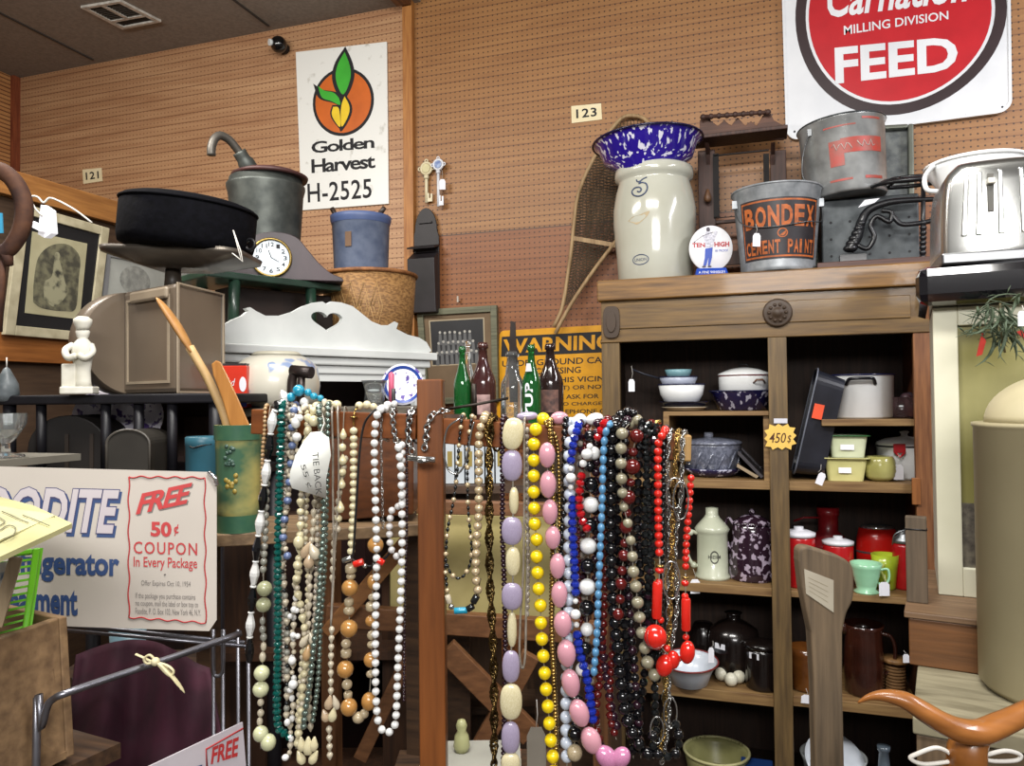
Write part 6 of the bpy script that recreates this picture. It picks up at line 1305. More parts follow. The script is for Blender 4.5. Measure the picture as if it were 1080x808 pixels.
mb = MB(); a_ = wp(60, 658, 1.27); mb.tube([V((a_.x, a_.y, .02)), a_], .004, 6); b_ = wp(258, 678, 1.3); mb.tube([V((a_.x, a_.y, .02)), V((front[0].x, front[0].y, .02)), V((b_.x, b_.y, .02)), V((a_.x, a_.y, .02))], .004, 6); t.part('base_wire', mb, WR, True)
# maroon cloth draped over back wire
MAR = M('maroon_cloth', '#3a0f22', .85, c2='#2b0a19', sc=20, bump=.3)
t = Thing('maroon_cloth', 'dark maroon cloth draped over the wire rack below the coupon sign', 'cloth', V((wp(165, 800, 1.3).x, wp(165, 800, 1.3).y, .6)))
nx, ny = 28, 20; vs = []; fs = []
cols = [(80, 690), (100, 683), (130, 678), (165, 674), (195, 676), (215, 690), (232, 740)]
for i in range(nx+1):
    f = i/nx; xt = 82+f*138; ytop = 690-16*math.sin(PI*min(f*1.1, 1))+(14*f**4); xb2 = 66+f*174
    for j in range(ny+1):
        g2 = j/ny; px = xt+(xb2-xt)*min(1, g2*1.6); py = ytop+g2*175
        dpt = 1.36-.10*math.sin(g2*PI*.5)+.018*math.sin(f*16+g2*2)+.012*math.sin(f*7-g2*4); vs.append(PD(px, py, dpt))
for i in range(nx):
    for j in range(ny): a_ = i*(ny+1)+j; fs.append((a_, a_+ny+1, a_+ny+2, a_+1))
mb = MB(); mb.add(vs, fs, 0, True)
t.o.location = V((wp(165, 800, 1.3).x, wp(165, 800, 1.3).y, .6)); o = t.part('cloth', mb, MAR, True); sd = o.modifiers.new('thick', 'SOLIDIFY'); sd.thickness = .004
# cream ribbon bow
RIB = M('ribbon_cream', '#d2c9a4', .6, c2='#b8ae86', sc=60)
t = Thing('ribbon_bow', 'cream ribbon bow tied on the bent wire arm over the maroon cloth', 'ribbon', wp(166, 700, 1.05))
mb = MB(); mb.tube([wp(*p_, 1.045) for p_ in sm2([(143, 690), (150, 693), (158, 697), (166, 700)], 4)], [.003]*12+[.002], 6, flat=.4) 
mb.tube([wp(*p_, 1.04) for p_ in sm2([(164, 697), (172, 703), (182, 714), (190, 724), (195, 731)], 4)], [.0035, .004, .0045, .005, .005, .005, .0055, .0055, .005, .005, .005, .005, .004, .004, .003, .002, .001], 6, flat=.35)
mb.tube([wp(*p_, 1.04) for p_ in sm2([(165, 698), (158, 691), (152, 695), (155, 700), (164, 699), (176, 702), (183, 708), (180, 713), (174, 709), (166, 700)], 4)], .0018, 6)
mb.sph(wp(164, 698, 1.04), .006, 10, 8); t.part('bow', mb, RIB, True)
# lower FREE sign
c_3 = (PD(150, 850, 1.0), PD(262, 840, 1.1), PD(256, 762, 1.1)); q = Quad(*c_3, onpl(150, 812, *c_3)); g = imgq(q, [(150, 850), (262, 840), (256, 762), (150, 812)])
t = Thing('coupon_sign', 'second smaller tilted sign with red FREE lettering low in the wire rack', 'sign', q.base())
mb = MB(); q.slab(mb, 0, 1, 0, 1, -.003, 0); t.part('panel', mb, M('sign_card_lilac', '#b9b2b8', .55), True)
mb = MB(); a_ = G(0, 0); 
def qg(px, py): return g(px, py)
A_ = qg(222, 806); B2_ = qg(253, 797); C2_ = qg(224, 788)
text(mb, q, 'FREE', A_[0], B2_[0], A_[1], C2_[1], .001, bold=.03, shear=.3); mb.tube([q.p(*qg(*p_), .001) for p_ in ((218, 808), (217, 790), (256, 768))], .0012, 5); t.part('lettering', mb, REDI, True)
mb = MB(); text(mb, q, 'E', .44, .56, .3, .62, .001, bold=.05, shear=.3); t.part('lettering', mb, BLUI, True, label='blue letter')
# pale blue mug seen behind the rack
p = PD(135, 690, 1.5); zq = PD(135, 704, 1.5).z; k = 1.5/800
t = Thing('enamel_mug', 'pale blue enamel mug half hidden behind the maroon cloth', 'mug', V((p.x, p.y, zq)))
mb = MB(); mb.lathe([(14*k, 0), (16*k, 2*k), (18*k, 40*k), (16.5*k, 40*k), (.1*k, 4*k)], 28); t.part('body', mb, M('enamel_paleblue', '#6f8c98', .35))
mb = MB(); q_ = V((p.x, p.y, zq)); mb.box((q_.x, q_.y+.03, zq-.01), (.26, .16, .018), rz=math.radians(18)); t2 = Thing('back_shelf', 'dark shelf behind the wire rack holding the pale blue mug', 'shelf', V((q_.x, q_.y, 0))); t2.part('board', mb, STW, True)
for sx in (-.1, .1): mb = MB(); mb.box((q_.x+sx*math.cos(.31), q_.y+.03+sx*math.sin(.31), (zq-.02)/2), (.03, .03, zq-.02)); t2.part('leg', mb, STW, True)
# crate, basket, books, newspaper at the left bottom
CRW = WOOD('crate_wood', '#84694a', '#5c4630', .7, 'x', 4, bump=.3)
dC = .95
bl, br, tr, tl = PD(-90, 880, .86), PD(70, 800, 1.02), PD(62, 652, 1.04), PD(-90, 706, .86)
q = Quad(bl, br, tr, tl)
t = Thing('wooden_crate', 'weathered wooden crate with faint stencil at the lower left corner', 'crate', q.base())
mb = MB(); q.slab(mb, 0, 1, 0, 1, -.012, 0); t.part('front_board', mb, CRW, True, bevel=.002)
dpt = -q.n*.3; q2 = Quad(br, br+dpt, tr+dpt, tr, nrm=None); mb = MB(); q2.slab(mb, 0, 1, 0, 1, -.012, 0); t.part('end_board', mb, CRW, True, bevel=.002)
q3 = Quad(bl+dpt, br+dpt, tr+dpt, tl+dpt); mb = MB(); q3.slab(mb, 0, 1, 0, 1, -.01, 0); t.part('back_board', mb, CRW, True)
mb = MB(); mb.hexa([bl+V((0,0,.0)), br, br+dpt, bl+dpt, bl+V((0,0,.01)), br+V((0,0,.01)), br+dpt+V((0,0,.01)), bl+dpt+V((0,0,.01))]); t.part('bottom_board', mb, CRW, True)
mb = MB(); text(mb, q, 'ILI', .78, .94, .5, .66, .0006, bold=.03); t.part('stencil', mb, M('stencil', '#4a3626', .8, c2='#6a5238', sc=40), True)
cb = (bl+br)/2+dpt*.5
t = Thing('crate_stand', 'plain wooden stool under the weathered crate', 'stool', V((cb.x, cb.y, 0))); zz = min(bl.z, br.z)-.002; ang = math.atan2((br-bl).y, (br-bl).x)
mb = MB(); mb.box((cb.x, cb.y, zz-.012), (.34, .3, .022), rz=ang); t.part('seat', mb, STW, True)
for sx in (-1, 1):
    for sy in (-1, 1): mb = MB(); o_ = Matrix.Rotation(ang, 4, 'Z') @ V((sx*.14, sy*.12, 0)); mb.box((cb.x+o_.x, cb.y+o_.y, (zz-.023)/2), (.03, .03, zz-.023)); t.part('leg', mb, STW, True)
LIMEP = M('plastic_lime', '#6ab526', .35, c2='#5ea51f')
qb = Quad(PD(-80, 700, .96), PD(30, 668, 1.02), PD(43, 578, 1.05), PD(-80, 590, .99))
t = Thing('plastic_basket', 'lime green plastic basket with slotted side standing in the wooden crate', 'basket', qb.base())
mb = MB(); qb.slab(mb, .93, 1, 0, 1, -.006, .006); qb.slab(mb, 0, .93, .93, 1, -.006, .006); qb.slab(mb, 0, .93, 0, .05, -.006, .006)
t.part('rim', mb, LIMEP, True, bevel=.002)
mb = MB()
for i in range(11): qb.slab(mb, 0, .93, .08+i*.078, .105+i*.078, -.002, .003)
t.part('slat', mb, LIMEP, True)
dp2 = -qb.n*.004+ray(36, 620).normalized()*.1; q4 = Quad(qb.c[1], qb.c[1]+dp2, qb.c[2]+dp2, qb.c[2]); mb = MB(); q4.frame(mb, .1, .06, -.003, .003)
for i in range(8): q4.slab(mb, .1, .9, .1+i*.1, .13+i*.1, -.001, .001)
t.part('side', mb, LIMEP, True)
q5 = Quad(PD(-30, 700, .93), PD(-4, 690, .94), PD(22, 588, .95), PD(-20, 580, .94))
t = Thing('pale_board', 'worn pale wooden board edge standing in front of the lime basket', 'board', q5.base())
mb = MB(); mb.bar(PD(-4, 660, .93), PD(17, 588, .94), .01, .014); t.part('board', mb, WOOD('pale_wood', '#a08d70', '#7c6a50', .6, 'z'), True)
mb = MB(); mb.hexa([PD(-40, 700, .92), PD(-16, 692, .95), PD(-16, 692, .97), PD(-40, 700, .96), PD(-30, 600, .92), PD(8, 592, .95), PD(8, 592, .97), PD(-30, 600, .96)]); solo('paper_stack', 'white and blue papers behind the pale board at the left edge', 'papers', mb, M('papers_whiteblue', '#b8bab4', .7, c2='#2e5a7c', lo=.38, hi=.42, sc=14))
# newspaper
NP = M('newsprint', '#b7b382', .8, c2='#a5a173', sc=12)
c0, c1, c2c, c3 = PD(-120, 560, .74), PD(74, 549, .94), PD(2, 523, 1.04), PD(-150, 516, .95)
t = Thing('newspaper', 'folded yellowed newspaper with cartoon drawings at the left edge over the coupon sign', 'newspaper', PD(-20, 600, .85))
lay_ = [PD(-60, 615, .72), PD(76, 552, .93), PD(35, 533, 1.0), PD(0, 524, 1.03), PD(-80, 520, .95)]
lo_ = [v+V((0, 0, -.006)) for v in lay_]
mb = MB(); mb.add(lo_+lay_, [(4, 3, 2, 1, 0), (5, 6, 7, 8, 9)]+[(i, (i+1) % 5, 5+(i+1) % 5, 5+i) for i in range(5)]); t.part('sheets', mb, NP, True)
l2 = [v+V((0, 0, .003)) for v in (PD(-60, 600, .74), PD(58, 546, .95), PD(30, 540, .99), PD(4, 533, 1.02), PD(-70, 525, .94))]; mb = MB(); mb.add([v+V((0, 0, -.002)) for v in l2]+l2, [(4, 3, 2, 1, 0), (5, 6, 7, 8, 9)]+[(i, (i+1) % 5, 5+(i+1) % 5, 5+i) for i in range(5)]); t.part('top_sheet', mb, M('newsprint_light', '#c0bc92', .8, c2='#a8a47c', sc=18), True)
mb = MB()
def npt(px, py): 
    n_ = (l2[1]-l2[0]).cross(l2[4]-l2[0]).normalized(); r = ray(px, py); return CAM+r*((l2[0]-CAM).dot(n_)/r.dot(n_))+V((0, 0, .002))
for cv in ([(2, 541), (12, 545), (22, 550), (30, 553)], [(0, 561), (8, 556), (16, 558), (14, 566), (4, 570)], [(0, 548), (5, 552), (0, 556)], [(24, 545), (40, 551), (52, 556)]): mb.tube([npt(*p_) for p_ in sm2(cv, 4)], .0007, 5)
t.part('cartoon_lines', mb, M('ink_greenish', '#84826a', .8), True)
# ================================================================ NECKLACE RACK
def dbar(px): return 1.04-.08*(px-243)/479.
def ytop(px): return 429.5+(px-245)*.038 if px < 455 else 440+(px-468)*.074
JW = WOOD('rack_reddish', '#80481f', '#5f3214', .35, 'x', 5, coat=.2); JZ = WOOD('rack_post', '#7a461f', '#583014', .35, 'z', 5, coat=.2); JE = WOOD('rack_endgrain', '#a5834f', '#86673a', .6, 'z', 9)
p = PD(455, 600, 1.0)
t = Thing('necklace_rack', 'reddish brown wooden T shaped rack crowded with hanging bead necklaces', 'necklace rack', V((p.x, p.y, 0)), rz=math.radians(18.2))
k1 = 1.0/800
a = PD(454.5, 404, 1.012+.002); zt_ = PD(454, 400, 1.0).z
pa = PD(454.5, 402, 1.016); 
mb = MB(); mb.box((pa.x, pa.y, (zt_+.03)/2), (27.5*k1, .034, zt_-.03), rz=math.radians(18.2)); t.part('post', mb, JZ, True, bevel=.002)
mb = MB(); mb.box((pa.x, pa.y, .015), (.5, .06, .03), rz=math.radians(18.2)); t.part('foot', mb, JZ, True); mb = MB(); mb.box((pa.x, pa.y, .015), (.06, .5, .028), rz=math.radians(18.2)); t.part('foot', mb, JZ, True, bevel=.003)
for x0, x1, m_ in ((269, 441, JW), (468.5, 713, JW)):
    h0 = 28; A_ = PD(x0, ytop(x0)+14, dbar(x0)+.0135); B_ = PD(x1, ytop(x1)+13, dbar(x1)+.0135)
    mb = MB(); mb.bar(A_, B_, .026, 27*k1); t.part('arm', mb, m_, True, bevel=.0015)
A_ = PD(713.4, ytop(713)+13.5, dbar(713)+.012); B_ = PD(728, ytop(728)+13, dbar(728)+.012); mb = MB(); mb.bar(A_, B_, .034, .033); t.part('end_block', mb, JE, True, bevel=.002, label='pale end block')
mb = MB(); mb.tube([PD(463, 433, 1.03), PD(500, 427, 1.03), PD(536, 420, 1.03)], .0022, 6); mb.tube([PD(501, 440, 1.04), PD(500, 405, 1.04)], .0035, 8); t.part('hook_rod', mb, METAL('iron_dark', '#35302c', .5), True)
mb = MB(); mb.cyl(PD(415, 438, 1.03), PD(415, 410, 1.03), .0028, n=8); t.part('peg', mb, BLACKP, True)
BM = {}
def bmesh_(shape_, mat):
    kx = (shape_, mat.name)
    if kx in BM: return BM[kx]
    mb = MB()
    if shape_ == 'sph': mb.sph((0, 0, 0), 1, 14, 9)
    elif shape_ == 'low': mb.sph((0, 0, 0), 1, 8, 5); mb.sm = [False]*len(mb.sm)
    elif shape_ == 'bic': mb.lathe([(.3, -1), (.5, -.92), (.95, -.15), (.95, .15), (.5, .92), (.3, 1)], 8, smooth=False)
    elif shape_ == 'cyl': mb.lathe([(.8, -1), (1, -.9), (1, .9), (.8, 1)], 12)
    elif shape_ == 'pebble': mb.lathe([(max(1e-3, abs(math.cos(a_))**.78), math.copysign(abs(math.sin(a_))**.86, math.sin(a_))) for a_ in [-PI/2+PI*i/12 for i in range(13)]], 18, cap=False)
    elif shape_ == 'drop': mb.lathe([(.001, -1), (.6, -.85), (.95, -.4), (.9, .0), (.55, .5), (.3, .85), (.15, 1)], 14)
    elif shape_ == 'disc': mb.lathe([(.7, -1), (1, -.6), (1, .6), (.7, 1)], 16)
    BM[kx] = mesh(mb, 'bead', mat); return BM[kx]
def place(parent, p, tan, rx, rz_, mat, shape_='sph', flat=1., name='bead', spin=0.):
    o = bpy.data.objects.new(name, bmesh_(shape_, mat)); COL.objects.link(o); o.parent = parent.o
    fw = (p-CAM).normalized(); z_ = tan.normalized(); x_ = z_.cross(fw).normalized(); y_ = z_.cross(x_)
    R = Matrix((x_, y_, z_)).transposed()
    if spin: R = R @ Matrix.Rotation(spin, 3, 'Z')
    Mx = Matrix.Translation(p) @ R.to_4x4() @ Matrix.Diagonal((rx, rx*flat, rz_, 1))
    o.matrix_basis = parent.I @ Mx; return o
def resamp(P, step=.0008):
    out = [P[0]]; acc = 0
    for i in range(1, len(P)):
        a_, b_ = P[i-1], P[i]; L_ = (b_-a_).length
        if L_ < 1e-9: continue
        n_ = max(1, int(L_/step))
        for j in range(1, n_+1): out.append(a_.lerp(b_, j/n_))
    return out
def path3(pts, layer, rpx, wrap, wrapend=False):
    P = []
    if wrap:
        x0 = pts[0][0]; P += [PD(x0+6, ytop(x0)+30, dbar(x0)+.034+rpx*k1), PD(x0+4, ytop(x0)+6, dbar(x0)+.032+rpx*k1), PD(x0+2.5, ytop(x0)-rpx-.5, dbar(x0)+.012)]
    for p_ in pts: P.append(PD(p_[0], p_[1], dbar(p_[0])-rpx*k1-.001-layer))
    if wrapend:
        x0 = pts[-1][0]; P += [PD(x0+2.5, ytop(x0)-rpx-.5, dbar(x0)+.012), PD(x0+4, ytop(x0)+6, dbar(x0)+.032+rpx*k1), PD(x0+6, ytop(x0)+30, dbar(x0)+.034+rpx*k1)]
    return smooth(P, 8)
CORD = M('cord_clear', '#8a8478', .5)
G_ = 'necklaces on the wooden rack'
def neck(label, cat='necklace', name='bead_necklace', at=(0, 0)):
    p = PD(at[0], at[1], dbar(at[0])); return Thing(name, label, cat, p, group=None)
def strand(label, pts, pat, layer=0., wrap=True, wrapend=False, cord=CORD, gap=.0, name='bead_necklace', merge=False, th=None, cordr=.0007, seed=0, jit=0.):
    """pat: list of (material, rx_px, ry_px, shape, flat)"""
    rmax = max(q_[1]*(q_[4] if len(q_) > 4 else 1) for q_ in pat)
    own = th is None
    if own: th = neck(label, name=name, at=pts[0])
    P = resamp(path3(pts, layer, rmax, wrap, wrapend)); 
    if cord:
        mb = MB(); mb.tube(P[::6]+[P[-1]], cordr, 5); th.part('cord', mb, cord, True)
    S_ = [0.]
    for i in range(1, len(P)): S_.append(S_[-1]+(P[i]-P[i-1]).length)
    rnd = random.Random(seed+len(label)); s_ = 0.; i = 0; idx = 0; mbs = {}
    while True:
        q_ = pat[idx % len(pat)]; m_, rx, ry = q_[0], q_[1]*k1, q_[2]*k1; sh_ = q_[3] if len(q_) > 3 else 'sph'; fl_ = q_[4] if len(q_) > 4 else 1.
        s_ += ry
        if s_ > S_[-1]-ry*.5: break
        while i < len(S_)-2 and S_[i] < s_: i += 1
        pt = P[i]; tn = (P[min(i+3, len(P)-1)]-P[max(i-3, 0)])
        if jit: pt = pt+V((rnd.uniform(-1, 1), rnd.uniform(-.3, .3), 0))*jit*k1
        if merge:
            mb = mbs.setdefault(m_.name, (MB(), m_))[0]; T_ = Matrix.Translation(pt) @ tn.normalized().to_track_quat('Z', 'Y').to_matrix().to_4x4() @ Matrix.Diagonal((rx, rx, ry, 1)); mb.sph((0, 0, 0), 1, 7, 5, T=T_)
        else: place(th, pt, tn, rx, ry, m_, sh_, fl_, spin=rnd.uniform(0, 6) if fl_ == 1 else 0)
        s_ += ry+gap*k1; idx += 1
    for nm, (mb, m_) in mbs.items(): th.part('bead_strand', mb, m_, True)
    return th
def beads(th, lst, layer=0.):     # explicit beads (px,py,rx,ry,mat,shape,flat,angle)
    for b_ in lst:
        px, py, rx, ry, m_ = b_[:5]; sh_ = b_[5] if len(b_) > 5 else 'sph'; fl_ = b_[6] if len(b_) > 6 else 1.; an = b_[7] if len(b_) > 7 else 0.
        top = py < ytop(px)+2
        d = dbar(px)-rx*fl_*k1-.001-layer if not top else dbar(px)+.008
        c_ = PD(px, py, d); tn = (RM.to_3x3() @ V((math.sin(an), math.cos(an), 0))); place(th, c_, tn, rx*k1, ry*k1, m_, sh_, fl_)
def cordpart(th, pts, layer=0., r=.0007, mat=CORD, wrap=False, off=2):
    mb = MB(); mb.tube(path3(pts, layer, off, wrap), r, 5); th.part('cord', mb, mat, True)
def chain(label, pts, mat, w, layer=0., wrap=True, wrapend=False, name='chain_necklace', twist=0., pitch=1.25, th=None, lr=.24, pname='chain'):
    if th is None: th = neck(label, name=name, at=pts[0])
    P = resamp(path3(pts, layer, w/2, wrap, wrapend)); mb = MB(); r_ = w/2*k1; s_ = 0; acc = 0; i = 0; kx = 0
    step = r_*pitch; 
    while i < len(P)-2:
        j = i
        while j < len(P)-1 and (P[j]-P[i]).length < step: j += 1
        if j >= len(P)-1: break
        tn = (P[j]-P[i]).normalized(); fw = (P[i]-CAM).normalized(); x_ = tn.cross(fw).normalized(); y_ = tn.cross(x_)
        a_ = (PI/2*(kx % 2)+.4) if not twist else kx*twist
        R = (Matrix((x_, y_, tn)).transposed()).to_4x4() @ Matrix.Rotation(a_, 4, 'Z') @ Matrix.Rotation(PI/2, 4, 'X')
        mb.ring((0, 0, 0), r_*.8, r_*lr, 8, 4, T=Matrix.Translation((P[i]+P[j])/2) @ R, sy=1.15)
        kx += 1; i = j
    th.part(pname, mb, mat, True); return th
def B(name, c, r=.22, **kw): kw.setdefault('coat', .5); return M(name, c, r, **kw)
WB = B('bead_white', '#dcdcda'); PW_ = B('bead_pearl_white', '#c9c7c6', .25, c2='#bdbab8'); CR = B('bead_cream', '#cfc6a4', c2='#c0b690'); YEL = B('bead_yellow', '#e3c512', .25, c2='#dabb0c'); BLK = B('bead_black', '#0d0d10', .1)
REDB = B('bead_red', '#c92418', .2, c2='#bd1f15'); COB = B('bead_cobalt', '#1c2f9c', .08, c2='#16267f'); LBL_ = B('bead_light_blue', '#5488ae', .35, c2='#4a7ca3'); LAVB = B('bead_lavender', '#9b90a8', .3, c2='#91869e'); PNK = B('bead_pink', '#c995a0', .2, c2='#bb818e', sc=60); BEI = B('bead_beige', '#8c8670', .3, c2='#7d7762'); GAR = B('bead_garnet', '#5a1512', .12, c2='#4a100f'); DPL = B('bead_dark_purple', '#2a1420', .15); GRY = B('bead_grey', '#8b8a80', .3); TEA = B('bead_teal', '#117a70', .06, c2='#0a4a46', sc=80, trans=.45); TUR = B('bead_turquoise', '#1f8fae', .25, c2='#1a7f9d'); AMB = B('bead_amber', '#b8884a', .25, c2='#8f6230', sc=90); SGP = B('bead_silvergreen', '#7f8f86', .15, m=.7, c2='#6b7a72'); FRO = B('bead_frost', '#c4ccda', .3, c2='#b2bccb'); TAN_ = B('bead_tan', '#b08f66', .3); CPL = B('bead_champagne', '#c2ae8c', .22, m=.3, c2='#b5a17f'); SHL = B('bead_shell', '#c9c0ac', .35, c2='#a89c84', sc=70); CLR = B('bead_clear', '#b6ada0', .08, c2='#8f8578', trans=.35, sc=60); HEM = B('bead_hematite', '#2e3132', .1, m=.7); OLV = B('bead_sage', '#9a9c7c', .3, c2='#8b8d6c'); SAG = B('bead_palegreen', '#c2c4a0', .25, c2='#b6b892')
SIL = METAL('chain_silver', '#b9b9b7', .2, 40, c2='#8e8e8c'); GLD = METAL('chain_gold', '#b89a5c', .22, 60, c2='#7c6436'); BRS = METAL('chain_brass', '#6b5630', .25, 60, c2='#3c2f1a'); DKM = METAL('chain_dark', '#3a3834', .3, 60)
# --- left arm -----------------------------------------------------
strand('tiny bronze bead strand at the far left end of the rack', [(280, 431), (279, 455), (277, 480), (277, 530), (279, 600)], [(TAN_, 2.3, 2.3)], merge=True)
th = strand('black and white barrel bead necklace hanging lowest at the left end of the rack', [(291, 431), (288, 440), (284, 470), (278, 520), (272, 570), (267, 620), (264, 660), (263, 700)], [(BLK, 5.2, 13, 'bic'), (WB, 3.4, 1.2, 'disc'), (WB, 5.4, 12, 'bic'), (WB, 3.4, 1.2, 'disc')], layer=.012)
beads(th, [(300, 419, 9, 4.5, WB, 'bic', 1., 1.2)])
th = strand('', [(283, 490), (281, 520), (280, 560), (278, 595), (277, 608)], [(GRY, 3.6, 4.2)], th=neck('grey and sage bead necklace with pairs of big round beads, second from the left end', at=(282, 440)), layer=.004, wrap=False)
beads(th, [(279, 621, 8.2, 8.2, OLV), (278, 638, 8, 8, OLV), (277, 655, 3, 4.5, GRY), (277, 664, 3.4, 4.5, GRY), (278, 672, 3.6, 4.5, GRY), (278, 682, 3.2, 5, SHL), (277, 693, 3.6, 5.6, SHL), (276, 710, 8.4, 8.2, SAG), (275, 727, 8.6, 8.4, SAG), (275, 741, 3.6, 4, SHL), (275, 752, 3.6, 4, SHL), (274, 761, 3.2, 4.5, SHL), (275, 774, 8.2, 8.6, SAG), (283, 783, 8.2, 9, SAG)], .014)
cordpart(th, [(284, 436), (282, 490), (278, 600), (277, 700), (275, 790)], .008, wrap=True)
strand('teal green crystal bead strand hanging almost to the bottom left of the post', [(297, 431), (296, 470), (294, 540), (293, 600), (293, 680), (292, 740), (294, 768), (303, 775), (308, 780)], [(TEA, 4.8, 3.6, 'low')], layer=.006, gap=-.6)
strand('fine smoky crystal strand between the teal beads and the white shells', [(302, 431), (301, 480), (300, 560), (299, 640), (300, 720)], [(CLR, 3, 2.2, 'low')], merge=True)
th = neck('chunky turquoise bead strand lying over the top left of the rack', at=(315, 420))
beads(th, [(300, 424, 4, 4, TUR), (307, 419, 5, 5.2, TUR), (315, 412, 6.6, 6.6, TUR), (325, 414, 4, 4.2, TUR), (331, 418, 4.4, 4, TUR), (338, 420, 3.6, 3.6, TUR), (344, 425, 3, 3, TUR)]); mb = MB(); mb.tube([PD(*p_, dbar(p_[0])+.008) for p_ in ((298, 432), (301, 423), (308, 417), (316, 412), (326, 415), (338, 420), (346, 430))], .001, 5); th.part('cord', mb, BLACKP, True)
th = strand('lumpy white shell bead necklace just right of the teal crystal strand', [(320, 431), (313, 440), (311, 455), (313, 470), (316, 500), (318, 540), (316, 580), (312, 620), (309, 680), (308, 740), (306, 800)], [(SHL, 3.6, 4.4, 'drop'), (SHL, 2.6, 2.6), (WB, 3.2, 3.8, 'low')], layer=.008, jit=1.6)
beads(th, [(321, 424, 5, 5, WB), (315, 434, 5, 6, WB), (312, 446, 5, 6, WB), (316, 441, 4, 4, WB), (313, 461, 5, 5, WB), (310, 643, 3.6, 3.6, WB), (306, 650, 3, 3, WB), (313, 644, 3, 3, WB), (309, 670, 3.4, 3.4, WB), (314, 671, 3, 3, WB), (308, 697, 4.4, 4.4, WB), (309, 722, 5, 5, WB), (306, 728, 3.4, 3, WB), (303, 762, 3.4, 4, WB), (301, 799, 4, 3.4, WB)], .02)
th = strand('cream and ivory mixed bead necklace in the thick bundle under the white paper tag', [(332, 431), (327, 445), (322, 470), (318, 520), (316, 570), (314, 600), (313, 620), (318, 640), (322, 690), (318, 740), (312, 790)], [(CR, 4.6, 5.4, 'drop'), (CR, 4, 4), (SHL, 3, 3)], layer=.012, jit=1.)
beads(th, [(328, 431, 5, 5, CR), (338, 433, 5, 5, CR), (331, 444, 5.4, 6, CR), (325, 441, 4, 5, CR), (325, 454, 4, 5, CR), (347, 427, 6, 5.4, CR), (355, 427, 5.4, 5, CR), (315, 572, 5.6, 7, CR), (314, 596, 5, 5, CR), (313, 610, 4.6, 4.4, CR), (324, 689, 5, 9, TAN_, 'drop', 1., .2)], .022)
th = strand('shell cone necklace with large cowrie clusters hanging beneath the paper tag', [(341, 431), (333, 520), (330, 560), (328, 600), (326, 640), (324, 680), (326, 730), (327, 770)], [(SHL, 3.4, 5, 'drop')], layer=.004, jit=1.)
COW = B('cowrie', '#c2a888', .2, c2='#9d8a72', sc=50)
beads(th, [(323, 580, 5, 10, COW, 'drop', .7, .5), (331, 582, 6, 9, SHL, 'drop', .7, -.4), (326, 592, 6, 8, COW, 'drop', .7, .1), (321, 676, 4, 8, SHL, 'drop', .7, .6), (329, 674, 4, 7, SHL, 'drop', .7, -.3), (318, 785, 5, 8, CR, 'drop', .7, -.1), (325, 787, 6, 10, CR, 'drop', .7, .0), (331, 785, 5, 8, CR, 'drop', .7, .1), (317, 799, 5, 8, CR, 'drop', .7, -.4), (331, 799, 5, 8, CR, 'drop', .7, .5)], .024)
strand('silvery green pearl necklace hanging before the shells left of the post', [(336, 431), (338, 447), (340, 480), (341, 520), (341, 560), (338, 600), (336, 640), (331, 680), (327, 720), (322, 750), (320, 770)], [(SGP, 3.4, 3.6)], layer=.026)
strand('second darker silvery green pearl strand behind the first one', [(346, 431), (345, 500), (342, 600), (338, 660), (336, 710), (333, 740), (329, 765)], [(SGP, 3, 3.2)], layer=.01)
th = strand('', [(365, 480), (358, 520), (353, 560), (350, 620)], [(SHL, 3.4, 4.6, 'drop')], th=neck('thin clear glass tube necklace ending in cowrie shells', at=(350, 440)), wrap=False)
for x_ in (350, 356): cordpart(th, [(x_, 432), (x_+1, 470), (x_+1, 520), (352, 600), (349, 660)], .010, r=.0016, mat=CLR, wrap=True)
strand('', [(350, 660), (349, 700), (349, 735)], [(SHL, 3.4, 4.6, 'drop')], th=th, wrap=False, layer=.012); strand('', [(347, 765), (348, 800)], [(SHL, 3.6, 4.6, 'drop')], th=th, wrap=False, layer=.012)
beads(th, [(347, 741, 5, 8, COW, 'drop', .7, .2), (354, 741, 4, 8, SHL, 'drop', .7, -.3), (343, 755, 5, 7, COW, 'drop', .7, -.3), (351, 754, 5, 8, CR, 'drop', .7, .2)], .014)
th = neck('necklace of pale tan teardrop beads left of the yellow pearls', at=(361, 440))
beads(th, [(362, 458, 4, 6, CR, 'drop'), (361, 472, 4.2, 4.6, CR), (361.5, 485, 4.6, 6, CR, 'drop'), (361, 498, 4.2, 4.6, CR), (360.5, 510, 4.2, 6, CR, 'drop'), (359, 535, 4.6, 6.4, CR, 'drop'), (357, 547, 4, 4, CR), (356, 558, 3.6, 4, SHL)], .004); cordpart(th, [(363, 433), (361, 480), (359, 530), (355, 570)], .002, wrap=True)
th = strand('creamy yellow pearl necklace with gold clasp left of the black cord', [(373, 450), (373, 480), (373, 515), (372, 550), (370, 585)], [(CR, 4.3, 4)], wrap=False, layer=.004)
beads(th, [(379, 428, 4.6, 4.6, CR), (387, 427, 4.6, 4.6, CR), (394, 429, 4, 4, CR)]); mb = MB(); mb.ring(PD(373, 440, dbar(373)-.006), .0042, .0011, 12, 6, T=None); mb.tube([PD(377, 429, dbar(377)), PD(374, 434, dbar(374)-.005), PD(373, 440, dbar(373)-.006), PD(373, 449, dbar(373)-.006)], .0012, 6); th.part('clasp', mb, GLD, True)
th = neck('black leather cord necklace looping left of the post with red and silver tube beads', at=(385, 440)); cordpart(th, [(394, 434), (384, 448), (379, 480), (376, 530), (373, 580), (372, 590), (386, 597), (400, 594), (414, 580)], .012, r=.0016, mat=BLACKP, wrap=True)
